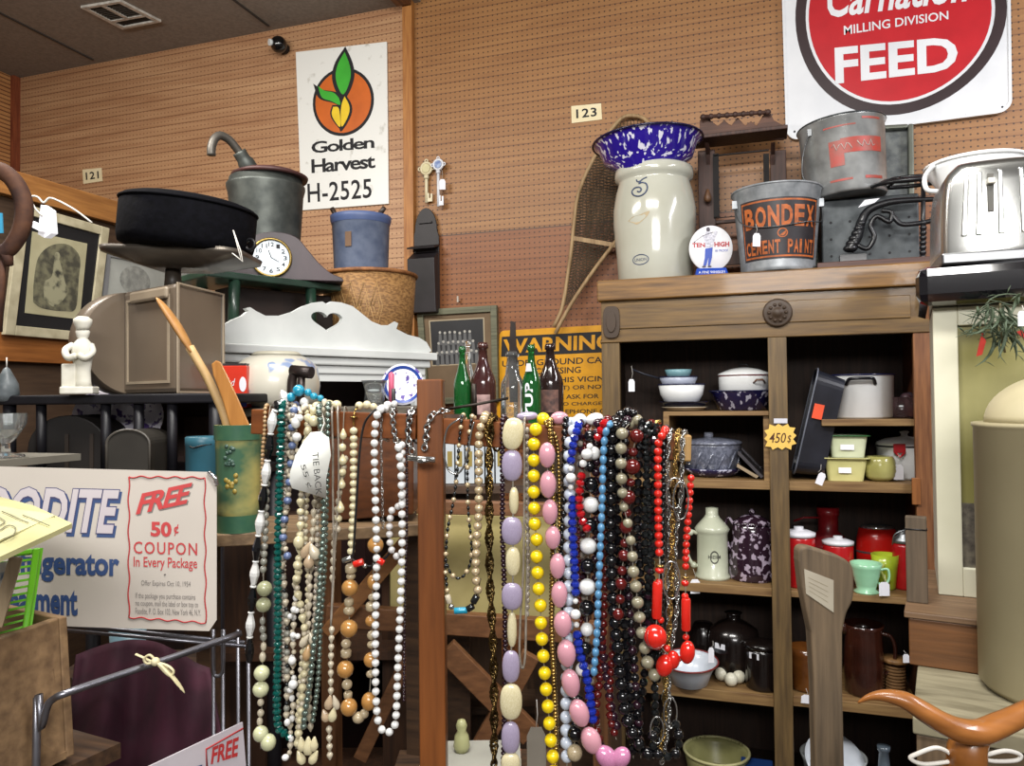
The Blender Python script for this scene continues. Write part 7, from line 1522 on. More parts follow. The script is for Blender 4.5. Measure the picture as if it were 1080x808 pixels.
beads(th, [(366, 590, 3, 5, SIL, 'cyl', 1., 1.2), (378, 594, 3.6, 5.4, REDB, 'cyl', 1., 1.25), (385, 597, 2.6, 2.6, SIL), (401, 592, 3.4, 4.4, REDB, 'cyl', 1., -1.0), (394, 595, 2.4, 2.4, BLK)], .016)
th = neck('long necklace of big marbled amber beads and cream spacers in a loop', at=(370, 600))
cordpart(th, [(371, 590), (369, 640), (366, 700), (368, 745), (378, 758), (388, 745), (392, 690), (393, 620), (396, 560), (397, 470), (398, 436)], .0, wrap=False, off=6)
SPC = B('bead_horn', '#b3a488', .3, c2='#9c8b6c')
beads(th, [(370, 600, 6, 5, SPC, 'disc'), (370, 608, 5, 4, SPC), (369, 620, 9, 9, AMB), (368, 635, 5, 4, SPC, 'disc'), (368, 644, 6, 5, SPC), (368, 663, 9.4, 9.4, AMB), (365, 679, 5.4, 5, SPC), (365, 689, 5.6, 4.6, SPC, 'disc'), (364, 706, 9, 9.2, AMB), (366, 722, 5.6, 5.6, SPC), (367, 733, 4.6, 3.6, SPC, 'disc'), (368, 746, 9, 9.4, AMB), (378, 757, 6.4, 6, SPC), (396, 575, 8.6, 8.8, AMB), (393, 614, 6, 8, AMB), (393, 630, 5, 4, SPC), (391, 640, 5.4, 4.6, SPC, 'disc'), (391, 655, 6, 6, AMB), (392, 670, 5, 5, SPC), (392, 680, 5, 4, SPC), (391, 696, 7.6, 8, AMB), (391, 711, 5, 4, SPC), (389, 740, 8, 9.6, AMB), (384, 753, 5, 5, SPC)], .004)
strand('long white bead necklace hanging in a full loop just left of the post', [(401, 433), (397, 440), (395, 462), (395, 490), (396, 530), (397, 570), (397, 610), (396, 660), (396, 710), (397, 745), (400, 765), (408, 773), (416, 766), (418, 750), (419, 720), (421, 670), (423, 620), (424, 580), (424, 545), (423, 500), (420, 470), (419, 462)], [(WB, 4.1, 4.2)], layer=.016, gap=1.6)
strand('shorter second white bead strand inside the long white loop', [(424, 465), (424, 500), (424, 530), (414, 537), (411, 552), (411, 568), (413, 580), (419, 587), (425, 583)], [(PW_, 3.8, 3.8)], layer=.008, gap=.8, wrap=False)
th = strand('', [(409, 428), (404, 434)], [(WB, 4, 4)], th=neck('white pearls looped over the top of the rack left of the post', at=(409, 430)), wrap=False, layer=-.01)
beads(th, [(409, 427, 4.4, 4.2, WB), (401, 432, 4.4, 4.4, WB), (416, 426, 3.6, 3.6, WB)])
chain('thin dark silver rope chain between the white beads and the thick silver chains', [(403, 434), (402, 450), (402, 480), (403, 520), (404, 560)], SIL, 4, twist=.8)
chain('thick silver curb chain, leftmost of the three over the left arm near the post', [(414, 434), (415, 450), (418, 466), (423, 480)], SIL, 7, layer=.004, lr=.3)
chain('thick silver curb chain, middle one close to the left side of the post', [(434, 434), (431, 448), (431, 464), (436, 480)], SIL, 8, layer=.004, lr=.3)
th = chain('thick silver curb chain with bar pendant crossing over the post', [(455, 438), (450, 452), (449, 466), (446, 480)], SIL, 8, layer=.008, lr=.3, wrap=False)
chain('', [(455, 438), (462, 434), (470, 433), (476, 434)], SIL, 7, th=th, wrap=False, layer=.002)
mb = MB(); mb.cyl(PD(430, 483, .975), PD(459, 485, .975), 3*k1, n=10); mb.sph(PD(446, 486, .972), (7*k1, 5*k1, 3*k1), 12, 8); th.part('pendant', mb, SIL, True)
strand('fine dark bead string running down beside the left edge of the post', [(430, 436), (429, 480), (429, 560), (427, 640), (426, 740)], [(DPL, 1.8, 1.8)], merge=True)
# --- right arm ----------------------------------------------------
th = neck('thin silver snake necklace in a small loop just right of the post', at=(480, 440)); cordpart(th, [(484, 442), (472, 452), (468, 475), (472, 494), (481, 500), (489, 492), (494, 474), (497, 456), (500, 445)], .008, r=.0014, mat=SIL, wrap=True)
th = strand('dark cord necklace with a turquoise tube pendant hanging right of the post', [(487, 442), (484, 470), (482, 500), (478, 530), (472, 560), (470, 600), (472, 625)], [(HEM, 1.8, 2.6), (HEM, 1.8, 2.6), (CPL, 2.6, 2.6)], layer=.004, gap=1.2, cord=BLACKP)
beads(th, [(473, 632, 3, 4.5, SHL, 'cyl', 1., -.3), (476, 640, 3, 3, SIL), (486, 644, 3.4, 7, TUR, 'cyl', 1., 1.52), (496, 641, 3.4, 4, HEM, 'cyl', 1., 1.), (501, 632, 3.6, 4.5, HEM, 'cyl', 1., .5), (504, 624, 2.6, 3, SIL)], .01); cordpart(th, [(472, 625), (474, 636), (484, 645), (497, 641), (503, 627), (507, 610)], .008, mat=BLACKP)
strand('small champagne pearl and dark bead necklace with a short loop right of the post', [(497, 443), (494, 470), (493, 500), (494, 540), (497, 570), (497, 590), (491, 605), (483, 610), (475, 604), (470, 590)], [(CPL, 2.8, 2.8), (HEM, 1.6, 2.6), (HEM, 1.6, 2.6)], layer=.002, gap=.8, cord=BLACKP)
strand('champagne pearl necklace right of the post before the white booklets', [(510, 443), (506, 455), (505, 475), (505, 500), (505, 515), (505, 540), (503, 565), (502, 590), (502, 610), (505, 628)], [(CPL, 4.6, 4.6)], layer=.008, gap=.2)
chain('long twisted dark brass rope chain left of the lavender stones', [(518, 446), (516, 470), (516, 520), (516, 570), (517, 620), (520, 680), (521, 740), (521, 812)], BRS, 9.5, layer=.004, twist=.55, pitch=.9, lr=.3)
chain('thin gold link chain hanging over the brass rope near the lavender stones', [(516, 446), (512, 455), (517, 470), (514, 485), (518, 505), (515, 520)], GLD, 5, layer=.016)
strand('long dark purple seed bead strand behind the lavender stones', [(530, 446), (530, 500), (530, 560), (532, 620), (533, 700), (531, 812)], [(DPL, 3.2, 2.6, 'low')], gap=-.3, merge=True)
th = neck('chunky necklace of flat lavender and cream stones right of the brass rope', at=(541, 450))
beads(th, [(556, 439, 4.6, 11, LAVB, 'pebble', 1., 1.5), (541, 457.5, 10.8, 16.5, CR, 'pebble', .45, .12), (540, 491, 10.6, 16, LAVB, 'pebble', .45), (542, 528, 5, 14, CR, 'pebble', .9), (540, 560, 10.8, 14.5, LAVB, 'pebble', .45), (541, 592, 7.6, 15, CR, 'pebble', .6), (540, 629, 10.8, 14, LAVB, 'pebble', .45), (540, 664, 5, 18, CR, 'pebble', .8), (539, 703, 9.2, 16.5, LAVB, 'pebble', .5), (539, 740, 11.5, 18.5, CR, 'pebble', .45), (538.5, 778, 9.6, 16.5, LAVB, 'pebble', .5), (538.5, 806, 10, 12, CR, 'pebble', .5)], .014); cordpart(th, [(541, 448), (541, 500), (541, 600), (539, 700), (538, 815)], .016, r=.0012, wrap=True, off=3)
th = neck('clear and grey glass tube necklace in a narrow loop behind the yellow beads', at=(553, 450)); cordpart(th, [(553, 447), (553, 520), (552, 600), (549, 650), (548, 690), (551, 705), (554, 690), (555, 640), (557, 560), (557, 480)], .002, r=.0016, mat=CLR, wrap=True)
strand('', [(556, 450), (556, 520), (557, 600), (556, 650)], [(CLR, 2.6, 3.4, 'low')], th=th, wrap=False, merge=True)
ycol = [(565, 453), (563, 468.5), (563, 485.5), (563, 502), (563, 519), (563.5, 536), (564, 552.5), (566, 569), (566, 587), (567, 604), (568, 621), (570, 638.5), (570.5, 657), (571.5, 674), (573, 692), (574.5, 710), (576, 727), (578, 745), (579.5, 763), (581, 781), (583, 798), (584, 814)]
th = neck('bright yellow round bead necklace in the middle of the right arm', at=(565, 455)); beads(th, [(573, 442, 7, 7, YEL)]+[(x_, y_, 6.6, 6.8, YEL) for x_, y_ in ycol], .012); cordpart(th, ycol, .016, wrap=True, off=1)
strand('glittering gold mesh rope strand right of the yellow beads', [(580, 447), (582, 480), (584, 540), (583, 600), (582, 660), (584, 710), (586, 760), (587, 812)], [(GLD, 3.4, 2.2, 'low')], layer=.01, gap=-.8, merge=True)
th = strand('', [(576, 447), (588, 470), (590, 560), (588, 640)], [(GLD, 2.4, 2.0)], th=neck('fine gold link chain beside the gold mesh rope', at=(578, 447)), wrap=True, merge=True)
th = neck('long necklace of large oval pink stones curving to the bottom of the picture', at=(580, 470))
pk = [(577, 480, 8.5, 13, 0), (578, 511, 8.5, 14, 0), (580, 540, 8, 13, 0), (583, 567, 8, 12, 0), (588, 597, 8, 13, 0), (590, 627, 8.4, 13.6, .0), (593.5, 658, 9.4, 13.4, -.05), (597.5, 689, 9.6, 14, -.1), (602, 720.5, 9.4, 14.5, -.2), (611, 752, 10, 14.4, -.35), (623.5, 781, 10, 14, -.4), (640, 799, 10, 13.5, -.75), (655, 799, 9, 11, .6)]
beads(th, [(590, 441, 7, 9.5, PNK, 'sph', 1., 1.5)]+[(x_, y_, rx, ry, PNK, 'sph', .8, an) for x_, y_, rx, ry, an in pk[:-2]]+[(x_, y_, rx, ry, B('bead_pink_mauve', '#b9789c', .2), 'sph', .8, an) for x_, y_, rx, ry, an in pk[-2:]], .018); cordpart(th, [(p_[0], p_[1]) for p_ in pk], .02, wrap=False)
beads(th, [(595, 672, 1.4, 1.8, SIL), (600, 704, 1.4, 1.8, SIL), (606, 736, 1.8, 1.8, SIL)], .024)
th = strand('frosted white round bead necklace left of the cobalt strand', [(606, 452), (602, 462), (600, 490), (601, 530), (600, 580), (600, 640), (598, 700), (597, 760), (598, 812)], [(FRO, 6.2, 6.4)], gap=.6)
beads(th, [(612, 443, 7, 7, FRO), (602, 446, 6, 6, FRO)])
th = strand('cobalt blue crystal necklace with white bead stations', [(609, 452), (606, 462), (603, 480), (602, 490)], [(COB, 4.6, 4.2, 'low')], gap=-.8, layer=.014, wrap=True)
strand('', [(604, 522), (604, 560), (606, 600), (607, 628)], [(COB, 4.8, 4.4, 'low')], th=th, gap=-1, layer=.014, wrap=False); strand('', [(608, 665), (612, 690), (620, 720), (626, 765)], [(COB, 5, 4.4, 'low')], th=th, gap=-1, layer=.014, wrap=False)
beads(th, [(602, 494, 3, 3, WB), (602, 504, 5.4, 5, WB), (602, 514, 3, 3, WB), (607, 634, 3, 3, WB), (607, 648, 5.4, 5, WB), (608, 659, 3, 3, WB)], .018)
th = strand('', [(618, 460), (612, 520), (610, 600), (616, 700), (622, 780)], [(GAR, 2.4, 2.4)], th=neck('thin dark garnet seed strand under the cobalt beads', at=(618, 450)), merge=True)
th = neck('alternating big black and white round bead necklace in the middle right', at=(622, 480))
bw = [(622, 460, 6, 6, BLK), (626, 478, 7, 7, WB), (622, 492, 6, 6, BLK), (623, 511, 8, 8, BLK), (623, 532.5, 8.6, 8.4, WB), (622, 554, 8.2, 8, BLK), (620.5, 576, 8.8, 8.4, WB), (620, 597, 8.2, 8, BLK), (619.5, 619, 8.8, 8.4, WB), (619, 641, 8.2, 8, BLK), (619, 664, 6.8, 7, WB), (617, 684, 7, 7, BLK), (614, 706, 7, 7, WB), (609, 740, 7, 7, BLK), (606, 774, 7.6, 7.8, BLK), (606, 794, 8, 8.4, SPC)]
beads(th, [(627, 442, 6.4, 9.5, WB, 'sph', 1., 1.3)]+bw, .006); cordpart(th, [(b_[0], b_[1]) for b_ in bw], .01, wrap=True)
th = strand('ruby red crystal necklace with a white bead cluster near the top', [(637, 447), (633, 456), (628, 467)], [(B('bead_ruby', '#a01218', .08), 4.6, 4.2, 'low')], layer=.02, gap=-.6); strand('', [(614, 497), (611, 520), (613, 545), (620, 560)], [(B('bead_ruby', '#a01218'), 4.6, 4.2, 'low')], th=th, wrap=False, layer=.02, gap=-.6)
beads(th, [(622, 471, 3.4, 3.4, WB), (619, 479, 5.8, 5.4, WB), (615, 489, 4, 4, WB)], .022)
strand('light blue oval bead strand hanging between black beads', [(643, 448), (638, 460), (636, 490), (635, 530), (633, 580), (631, 630), (630, 660), (628, 690), (626, 715)], [(LBL_, 3.6, 5, 'sph')], layer=.024, gap=-.4)
th = strand('long shiny black faceted bead necklace bunched over the bar, left of the beige pearls', [(650, 447), (646, 460), (644, 480), (644, 520), (644, 560), (645, 600), (647, 640), (652, 690), (656, 730), (660, 755), (668, 775), (678, 790), (690, 800)], [(BLK, 6.4, 6.4, 'sph')], layer=.010, gap=-.4)
beads(th, [(648, 444, 6, 6, BLK), (655, 438, 6, 6, BLK), (662, 434, 5.4, 5, BLK), (668, 436, 5, 5, BLK), (643, 452, 5, 5, BLK)])
strand('second black bead strand half hidden behind the first one', [(654, 449), (652, 480), (650, 540), (654, 600), (660, 680), (664, 740), (668, 800)], [(BLK, 5.4, 5.4, 'low')], gap=-.2)
bg = [(672, 443, 6, 6), (663.5, 447, 6, 6), (656, 457.5, 6.2, 6), (655, 473, 6, 6), (655, 489, 6, 5.8), (655.5, 505, 5.8, 5.8), (656.5, 520, 5.4, 5.4), (658, 535, 4.6, 4.6), (662, 552, 5, 5), (665, 570, 5, 5), (667, 587, 5.4, 5.4), (668, 603, 6, 6), (670.5, 618.5, 6, 6), (672.5, 635.5, 6.2, 6), (674.5, 651, 6, 5.6), (677, 667.5, 6, 6), (680, 683.5, 6, 6), (683, 698.5, 6.4, 6.2), (690, 712, 6, 6)]
th = neck('dull beige round bead necklace crossing between the black and the dark red beads', at=(656, 458)); beads(th, [(x_, y_, a_, b_, BEI) for x_, y_, a_, b_ in bg], .022); cordpart(th, [(b_[0], b_[1]) for b_ in bg[1:]], .026, wrap=False, off=1)
gr = [(687, 447, 5, 5), (679, 450, 5.4, 5.4), (671.5, 460, 7, 7), (667.5, 477, 5, 4.6), (667, 492.5, 8, 8), (665, 509, 4.6, 4.4), (663, 524.5, 7, 7.4), (661.5, 541, 4.6, 4.4), (660, 556, 6.6, 7), (658.5, 573, 4.6, 4.6), (658, 586, 6, 6), (656, 602, 5, 5), (655, 616, 6, 6.2), (654, 632, 5, 5), (652, 648, 6, 6)]
th = neck('dark brick red graduated bead necklace near the right end of the rack', at=(671, 460)); beads(th, [(x_, y_, a_, b_, GAR) for x_, y_, a_, b_ in gr], .016); cordpart(th, [(b_[0], b_[1]) for b_ in gr[2:]], .02, wrap=True, off=1)
strand('', [(650, 650), (645, 700), (643, 750), (650, 780)], [(GAR, 4.4, 4.4)], th=th, wrap=False, layer=.0)
for lab, pts, sp_ in (('long garnet bead strand in the shade behind the light blue beads', [(640, 450), (640, 540), (638, 620), (634, 700), (628, 760), (636, 790)], (GAR, 4.6, 4.6)), ('dark purple bead strand low behind the cobalt crystals', [(630, 452), (628, 540), (630, 640), (644, 740), (652, 770)], (DPL, 5, 5)), ('blackish crystal strand behind the brick red beads', [(676, 453), (672, 540), (676, 620), (680, 700), (672, 770)], (BLK, 4.6, 4.6, 'low'))): strand(lab, pts, [sp_], layer=-.002)
th = strand('hematite and gold tube necklace behind the bright red beads', [(681, 456), (682, 490), (684, 530), (686, 580), (690, 640), (694, 700)], [(HEM, 3.4, 3, 'low')], layer=.004, gap=-.3); beads(th, [(691, 446, 2.8, 6, GLD, 'cyl', 1., 1.35)])
strand('dark smoky crystal bunch between the hematite and the red beads', [(690, 460), (690, 520), (687, 580), (684, 640), (686, 700)], [(HEM, 5, 5, 'low'), (BLK, 4.4, 4.4, 'low'), (DPL, 4.4, 4.4, 'low')], gap=-.4)
th = strand('coral red bead necklace with tubes and big wired red balls at the right end', [(700, 457), (695, 466), (694, 480), (694, 520), (694.5, 560), (695.5, 590)], [(REDB, 4.2, 4.2)], layer=.014)
strand('', [(729, 500), (727, 530), (724, 570), (723, 603)], [(REDB, 3.7, 3.7)], th=th, layer=.004, wrap=False)
beads(th, [(696, 597, 4, 1.6, GLD, 'disc'), (695.5, 601.5, 4.4, 3.4, REDB), (695, 614, 3.6, 3.6, REDB), (693, 633, 5, 18, REDB, 'cyl', 1., .03), (697, 654, 3.4, 3.4, REDB), (691, 672, 11.6, 12.2, REDB), (703.5, 684, 3.4, 3.4, REDB), (701, 702, 8.6, 11, REDB, 'sph', 1., .3), (710, 696, 6.4, 9, REDB), (723, 609, 3.4, 1.4, GLD, 'disc'), (722.5, 615, 3.8, 3.4, REDB), (722.5, 629, 3.6, 3.6, REDB), (723.5, 648, 4.6, 16, REDB, 'cyl'), (723.5, 672, 3.4, 3.4, REDB), (725, 688, 7.4, 11.4, REDB, 'sph', 1., .1), (716, 695, 3, 3, REDB)], .02)
mb = MB(); 
for ry_ in (0, .8): mb.tube([PD(691+12*math.cos(a_)*math.cos(ry_), 672+12.4*math.sin(a_), dbar(691)-.047+.012*math.cos(a_)*math.sin(ry_)) for a_ in [PI*.2+PI*i/10 for i in range(11)]], .0005, 4)
th.part('wire', mb, SIL, True); cordpart(th, [(696, 590), (694, 640), (692, 672), (704, 690), (714, 697), (724, 686), (723, 650), (723, 605)], .024, off=2)
chain('silver rope chain beside the coral red beads over the right end of the bar', [(706, 460), (704, 500), (706, 560), (705, 620), (704, 680), (700, 740)], SIL, 6, layer=.004, twist=.6, pitch=.9)
th = chain('twisted gold and silver chain cluster hanging at the right end with hoops', [(714, 462), (711, 510), (709, 560), (708, 620), (706, 660), (702, 720), (700, 770), (694, 800)], GLD, 6.5, layer=.008, twist=.6, pitch=.9)
chain('', [(720, 464), (718, 520), (712, 580), (714, 640), (706, 700), (705, 760), (698, 806)], SIL, 6, th=th, layer=.002, twist=.7, pitch=.9)
for cx_, cy_, a1, b1 in ((712, 520, 9, 16), (718, 528, 8, 20), (708, 612, 9, 20), (693, 770, 7, 14), (707, 752, 7, 16)): mb = MB(); mb.tube([PD(cx_+a1*math.cos(a_), cy_+b1*math.sin(a_), dbar(712)-.02) for a_ in [2*PI*i/24 for i in range(24)]], .0011, 6, closed=True); th.part('hoop', mb, SIL, True)

th = strand('', [(688, 770), (690, 790), (700, 798), (712, 795), (716, 780), (712, 760)], [(BLK, 5.4, 5.4), (HEM, 4.6, 4.6, 'low')], th=neck('loop of glossy black beads at the very bottom of the right end chains', at=(695, 780)), wrap=False, layer=.012, gap=-.4)
for lab, pts, sp_, ly in (
    ('mixed grey and blue stone bead strand in the thick left bundle', [(306, 440), (305, 500), (300, 560), (297, 590), (302, 640), (303, 700), (302, 760)], [(GRY, 3.4, 3.6), (SHL, 3.8, 4.4, 'drop'), (HEM, 2.6, 2.4)], .003),
    ('strand of small blue grey and brown stones beside the teal crystals', [(309, 440), (308, 480), (303, 530), (299, 556), (300, 575), (304, 590)], [(SHL, 3, 3), (B('bead_blue_stone', '#5f6f96', .3), 4.4, 4.2), (CLR, 3, 3)], .010),
    ('ivory shell strand in front of the amber and shell necklaces', [(323, 440), (325, 500), (322, 560), (325, 620), (320, 680), (315, 740), (314, 790)], [(SHL, 3.4, 4, 'drop'), (CR, 3, 3)], .002),
    ('pale clear and white bead strand behind the silvery green pearls', [(344, 440), (336, 520), (334, 600), (331, 660), (322, 720), (318, 760)], [(SHL, 3, 3.4), (CLR, 3, 3)], 0.),
    ('black seed bead strand just right of the pink stones', [(596, 448), (595, 520), (592, 600), (600, 700), (608, 790)], [(BLK, 3.6, 3.6)], -.002),
    ('smoky purple crystal strand behind the ruby and white beads', [(612, 452), (614, 540), (616, 620), (624, 720), (634, 790)], [(DPL, 4, 4, 'low'), (CLR, 3.4, 3.4, 'low')], -.003),
    ('dark chocolate bead strand between the black and garnet strands', [(660, 451), (660, 560), (664, 640), (670, 720), (676, 800)], [(DPL, 4.8, 4.8), (BLK, 4.6, 4.6)], -.002),
    ('smoky grey crystal strand right of the beige beads', [(684, 456), (680, 560), (684, 620), (690, 700), (692, 790)], [(HEM, 4.4, 4.4, 'low')], 0.),
    ('fine black strand hanging behind the coral red beads', [(701, 460), (699, 540), (698, 620), (694, 720)], [(BLK, 3.4, 3.4)], -.002)):
    strand(lab, pts, sp_, layer=ly, gap=-.2, jit=.5)
# tags on the rack
t = Thing('paper_tag', 'large white curled paper price tag with handwriting on the left arm of the rack', 'tag', PD(325, 500, .96))
A = [(332, 459), (345, 470), (340, 498), (343, 524), (309, 514), (306, 500), (312, 480)]
pts_ = [(328, 456), (338, 455), (347, 462), (349, 480), (344, 505), (344, 526), (325, 520), (308, 515), (305.5, 508), (306, 498), (312, 480), (320, 466)]
dt_ = lambda x, y: .955-.012*math.cos((x-305)/40*PI)-.006*math.sin((y-455)/70*PI)
mb = MB(); n_ = len(pts_); cc = PD(328, 492, dt_(328, 492)); v0 = [PD(x, y, dt_(x, y)) for x, y in pts_]
mb.add([cc]+v0, [(0, i+1, (i+1) % n_+1) for i in range(n_)], 0, True); o = t.part('card', mb, M('tag_white', '#dfe0da', .7, c2='#d2d4cc'), True); s_ = o.modifiers.new('thick', 'SOLIDIFY'); s_.thickness = .0006
qd = Quad(PD(331, 462, .937), PD(328, 522, .937), PD(345, 522, .937), PD(345, 462, .937))
qd = Quad(PD(322, 480, .938), PD(326, 524, .938), PD(342, 520, .938), PD(338, 476, .938)); mb = MB(); text(mb, qd, 'TIE BACK', .0, 1, .45, .85, 0, shear=.1)
qd2 = Quad(PD(314, 492, .938), PD(322, 516, .938), PD(330, 513, .938), PD(322, 489, .938)); text(mb, qd2, '55 ¢', 0, 1, .2, .95, 0); t.part('handwriting', mb, M('ink_pencil', '#3a3a38', .8), True)
mb = MB(); mb.tube([PD(338, 457, .95), PD(342, 446, .98), PD(340, 436, 1.0)], .0006, 5); t.part('string', mb, STRING, True)
ptag('grey old price tag hanging low between the lavender stones and the yellow beads', (566, 738), (565.5, 767), 20, 46, 1.06, mat=M('tag_grey', '#8f887c', .8, c2='#857e72'))
ptag('cream tag strip hanging behind the black beads right of the light blue strand', (660, 628), (661, 634), 8, 24, 1.0, mat=M('tag_creamstrip', '#bdb493', .8))
# ================================================================ RIGHT SIDE
AR = math.radians(-11.5)
zT = PD(1045, 758, 1.24).z
Tt = Matrix.Rotation(AR, 4, 'Z')
dirR = Tt @ V((1, 0, 0)); dirB = Tt @ V((0, 1, 0))
a0 = PD(957, 706, 1.49); a0.z = 0
def onray(px, d, z): p = PD(px, 500, d); return V((p.x, p.y, z))
WTH = M('weathered_white', '#8f8870', .8, c2='#6c6550', sc=9, st=(1, 6, 1), bump=.2)
corner = onray(957, 1.26, 0)
t = Thing('side_table', 'weathered pale wooden side table under the brown box and tan canister', 'table', corner + dirR*.4 + dirB*.45, rz=AR)
mb = MB(); mb.box((0, 0, zT-.015), (.8, .9, .028)); t.part('top', mb, WTH, bevel=.003)
mb = MB(); mb.box((0, -.425, zT-.07), (.72, .02, .08)); t.part('apron', mb, WOOD('apron_wood', '#6b5940', '#4c3f2d', .6, 'x'))
for sx in (-.37, .37):
    for sy in (-.42, .42): mb = MB(); mb.box((sx, sy, (zT-.03)/2), (.05, .05, zT-.03)); t.part('leg', mb, WOOD('leg_greybrown', '#75614a', '#544534', .6, 'z'), bevel=.002)
# brown box
zB2 = PD(990, 644, 1.5).z
pb = onray(955, 1.5, zT) + dirR*.18 + dirB*.21
t = Thing('wooden_box', 'plain brown wooden box on the pale side table under the white framed panel', 'box', pb, rz=AR)
BXW = WOOD('box_brown2', '#6a4526', '#52351d', .5, 'x')
mb = MB(); mb.box((0, 0, (zB2-zT)/2-.006), (.36, .42, zB2-zT-.012)); t.part('body', mb, BXW, bevel=.002)
mb = MB(); mb.box((0, 0, zB2-zT-.005), (.375, .43, .012)); t.part('lid', mb, WOOD('box_lid', '#7b6148', '#5e4834', .5, 'x'), bevel=.002)
# white framed cabinet
zW = PD(1000, 322, 1.58).z
Tc = Matrix.Rotation(math.radians(-9.5), 4, 'Z'); pw = onray(986, 1.62, zB2+.0015) + Tc @ V((.137, .155, 0))
t = Thing('white_cabinet', 'narrow white painted cabinet with olive panel standing on the brown box', 'cabinet', pw, rz=math.radians(-9.5))
WC2 = M('white_paint_warm', '#cfcdb8', .5, c2='#bfbda6', sc=4); Hc = zW-zB2-.0015
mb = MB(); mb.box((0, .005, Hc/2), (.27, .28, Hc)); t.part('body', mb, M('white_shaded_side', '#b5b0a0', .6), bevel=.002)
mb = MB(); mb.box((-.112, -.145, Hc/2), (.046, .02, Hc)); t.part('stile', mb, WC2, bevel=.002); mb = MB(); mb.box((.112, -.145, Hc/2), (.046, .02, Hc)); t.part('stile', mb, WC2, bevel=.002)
mb = MB(); mb.box((0, -.145, Hc-.02), (.178, .02, .04)); t.part('rail', mb, WC2, bevel=.002); mb = MB(); mb.box((0, -.145, .03), (.178, .02, .06)); t.part('rail', mb, WC2, bevel=.002)
mb = MB(); mb.box((0, -.138, Hc*.62), (.178, .006, Hc*.62)); t.part('panel', mb, M('olive_panel', '#8f8a58', .5, c2='#77723f', sc=5))
mb = MB(); mb.box((0, -.138, Hc*.2), (.178, .007, Hc*.24)); t.part('lower_panel', mb, M('mottled_panel', '#6c665a', .5, c2='#3f3a36', sc=60))
# grey board next to the cabinet
pg = onray(965, 1.56, zB2); k = 1.56/800
mb = MB(); mb.box((0, 0, .09), (20*k, .02, .18)); mb.cyl((-.012, 0, .18), (.0, 0, .19), .008, n=8)
t = Thing('wooden_block', 'upright grey brown wooden block tied with dark cord left of the white cabinet', 'block', onray(961, 1.55, zB2+.001)+dirB*.02, rz=AR)
mb = MB(); mb.box((.006, 0, .088), (20*k, .02, .176)); t.part('block', mb, WOOD('block_grey', '#5c4e3e', '#43392d', .7, 'z'), bevel=.002)
mb = MB(); 
cs = [( .006-10.4*k, -.0105), (.006+10.4*k, -.0105), (.006+10.4*k, .0105), (.006-10.4*k, .0105)]; mb.tube([(x, y, .15) for x, y in cs], .0014, 5, closed=True); t.part('cord', mb, BLACKP)
# black enamel bread box
zK0 = zW+.001; zK1 = PD(1010, 279, 1.57).z
pk_ = onray(970, 1.58, zK0) + Tc @ V((.165, .16, 0))
t = Thing('black_box', 'glossy black enamel box with rounded edges under the chrome toaster', 'box', pk_, rz=math.radians(-9.5))
mb = MB(); mb.box((0, .02, (zK1-zK0)/2), (.33, .36, zK1-zK0)); t.part('body', mb, M('black_gloss', '#0c0b10', .08, coat=1.), bevel=.022)
# chrome toaster
CHR = M('chrome_brushed', '#c4c5c2', .27, .97, c2='#a9aaa7', sc=5)
pt_ = onray(989, 1.575, zK1+.0005) + Tc @ V((.112, .11, 0))
t = Thing('toaster', 'shiny ribbed chrome toaster on the glossy black box at the right edge', 'toaster', pt_, rz=math.radians(-3))
Ht = (PD(1035, 166, 1.55).z-zK1); w = .105
pf = [(-w*.98, 0), (-w*1.02, .02), (-w*1.0, Ht*.5), (-w*.93, Ht*.82), (-w*.75, Ht*.95), (-w*.5, Ht), (w*.5, Ht), (w*.75, Ht*.95), (w*.93, Ht*.82), (w, Ht*.5), (w*1.02, .02), (w*.98, 0)]
pf = [pf[0]]+sm2(pf[1:-1], 4)+[pf[-1]]
n_ = len(pf); vs = []; L5 = [(-.095, .86, .92), (-.088, .95, .97), (-.07, 1, 1), (.07, 1, 1), (.088, .95, .97), (.095, .86, .92)]
for y, sx, sz in L5: vs += [(x*sx, y, z_*sz) for x, z_ in pf]
fs = [tuple(range(n_)), tuple(range(6*n_-1, 5*n_-1, -1))]+[(j*n_+i, j*n_+(i+1) % n_, (j+1)*n_+(i+1) % n_, (j+1)*n_+i) for j in range(5) for i in range(n_)]
mb = MB(); mb.add(vs, fs, 0, True); t.part('shell', mb, CHR)
mb = MB()
for x in (-.066, -.040, .0, .040, .066): mb = MB(); mb.hexa([(x-.006, -.098, Ht*.26), (x+.006, -.098, Ht*.26), (x+.006, -.09, Ht*.26), (x-.006, -.09, Ht*.26), (x*.9-.005, -.096, Ht*.88), (x*.9+.005, -.096, Ht*.88), (x*.9+.005, -.08, Ht*.90), (x*.9-.005, -.08, Ht*.90)]); t.part('rib', mb, CHR, bevel=.003)
mb = MB(); mb.box((-.018, -.097, Ht*.66), (.011, .006, Ht*.36)); t.part('lever_slot', mb, M('slot_grey', '#54524c', .5), bevel=.001)
mb = MB(); mb.box((-.018, -.104, Ht*.76), (.014, .018, .012)); t.part('lever', mb, M('lever_white', '#cdcabd', .4), bevel=.002)
mb = MB(); mb.box((0, 0, .012), (w*2.06, .2, .024)); t.part('base', mb, M('toaster_base', '#6f7072', .3, .8), bevel=.004)
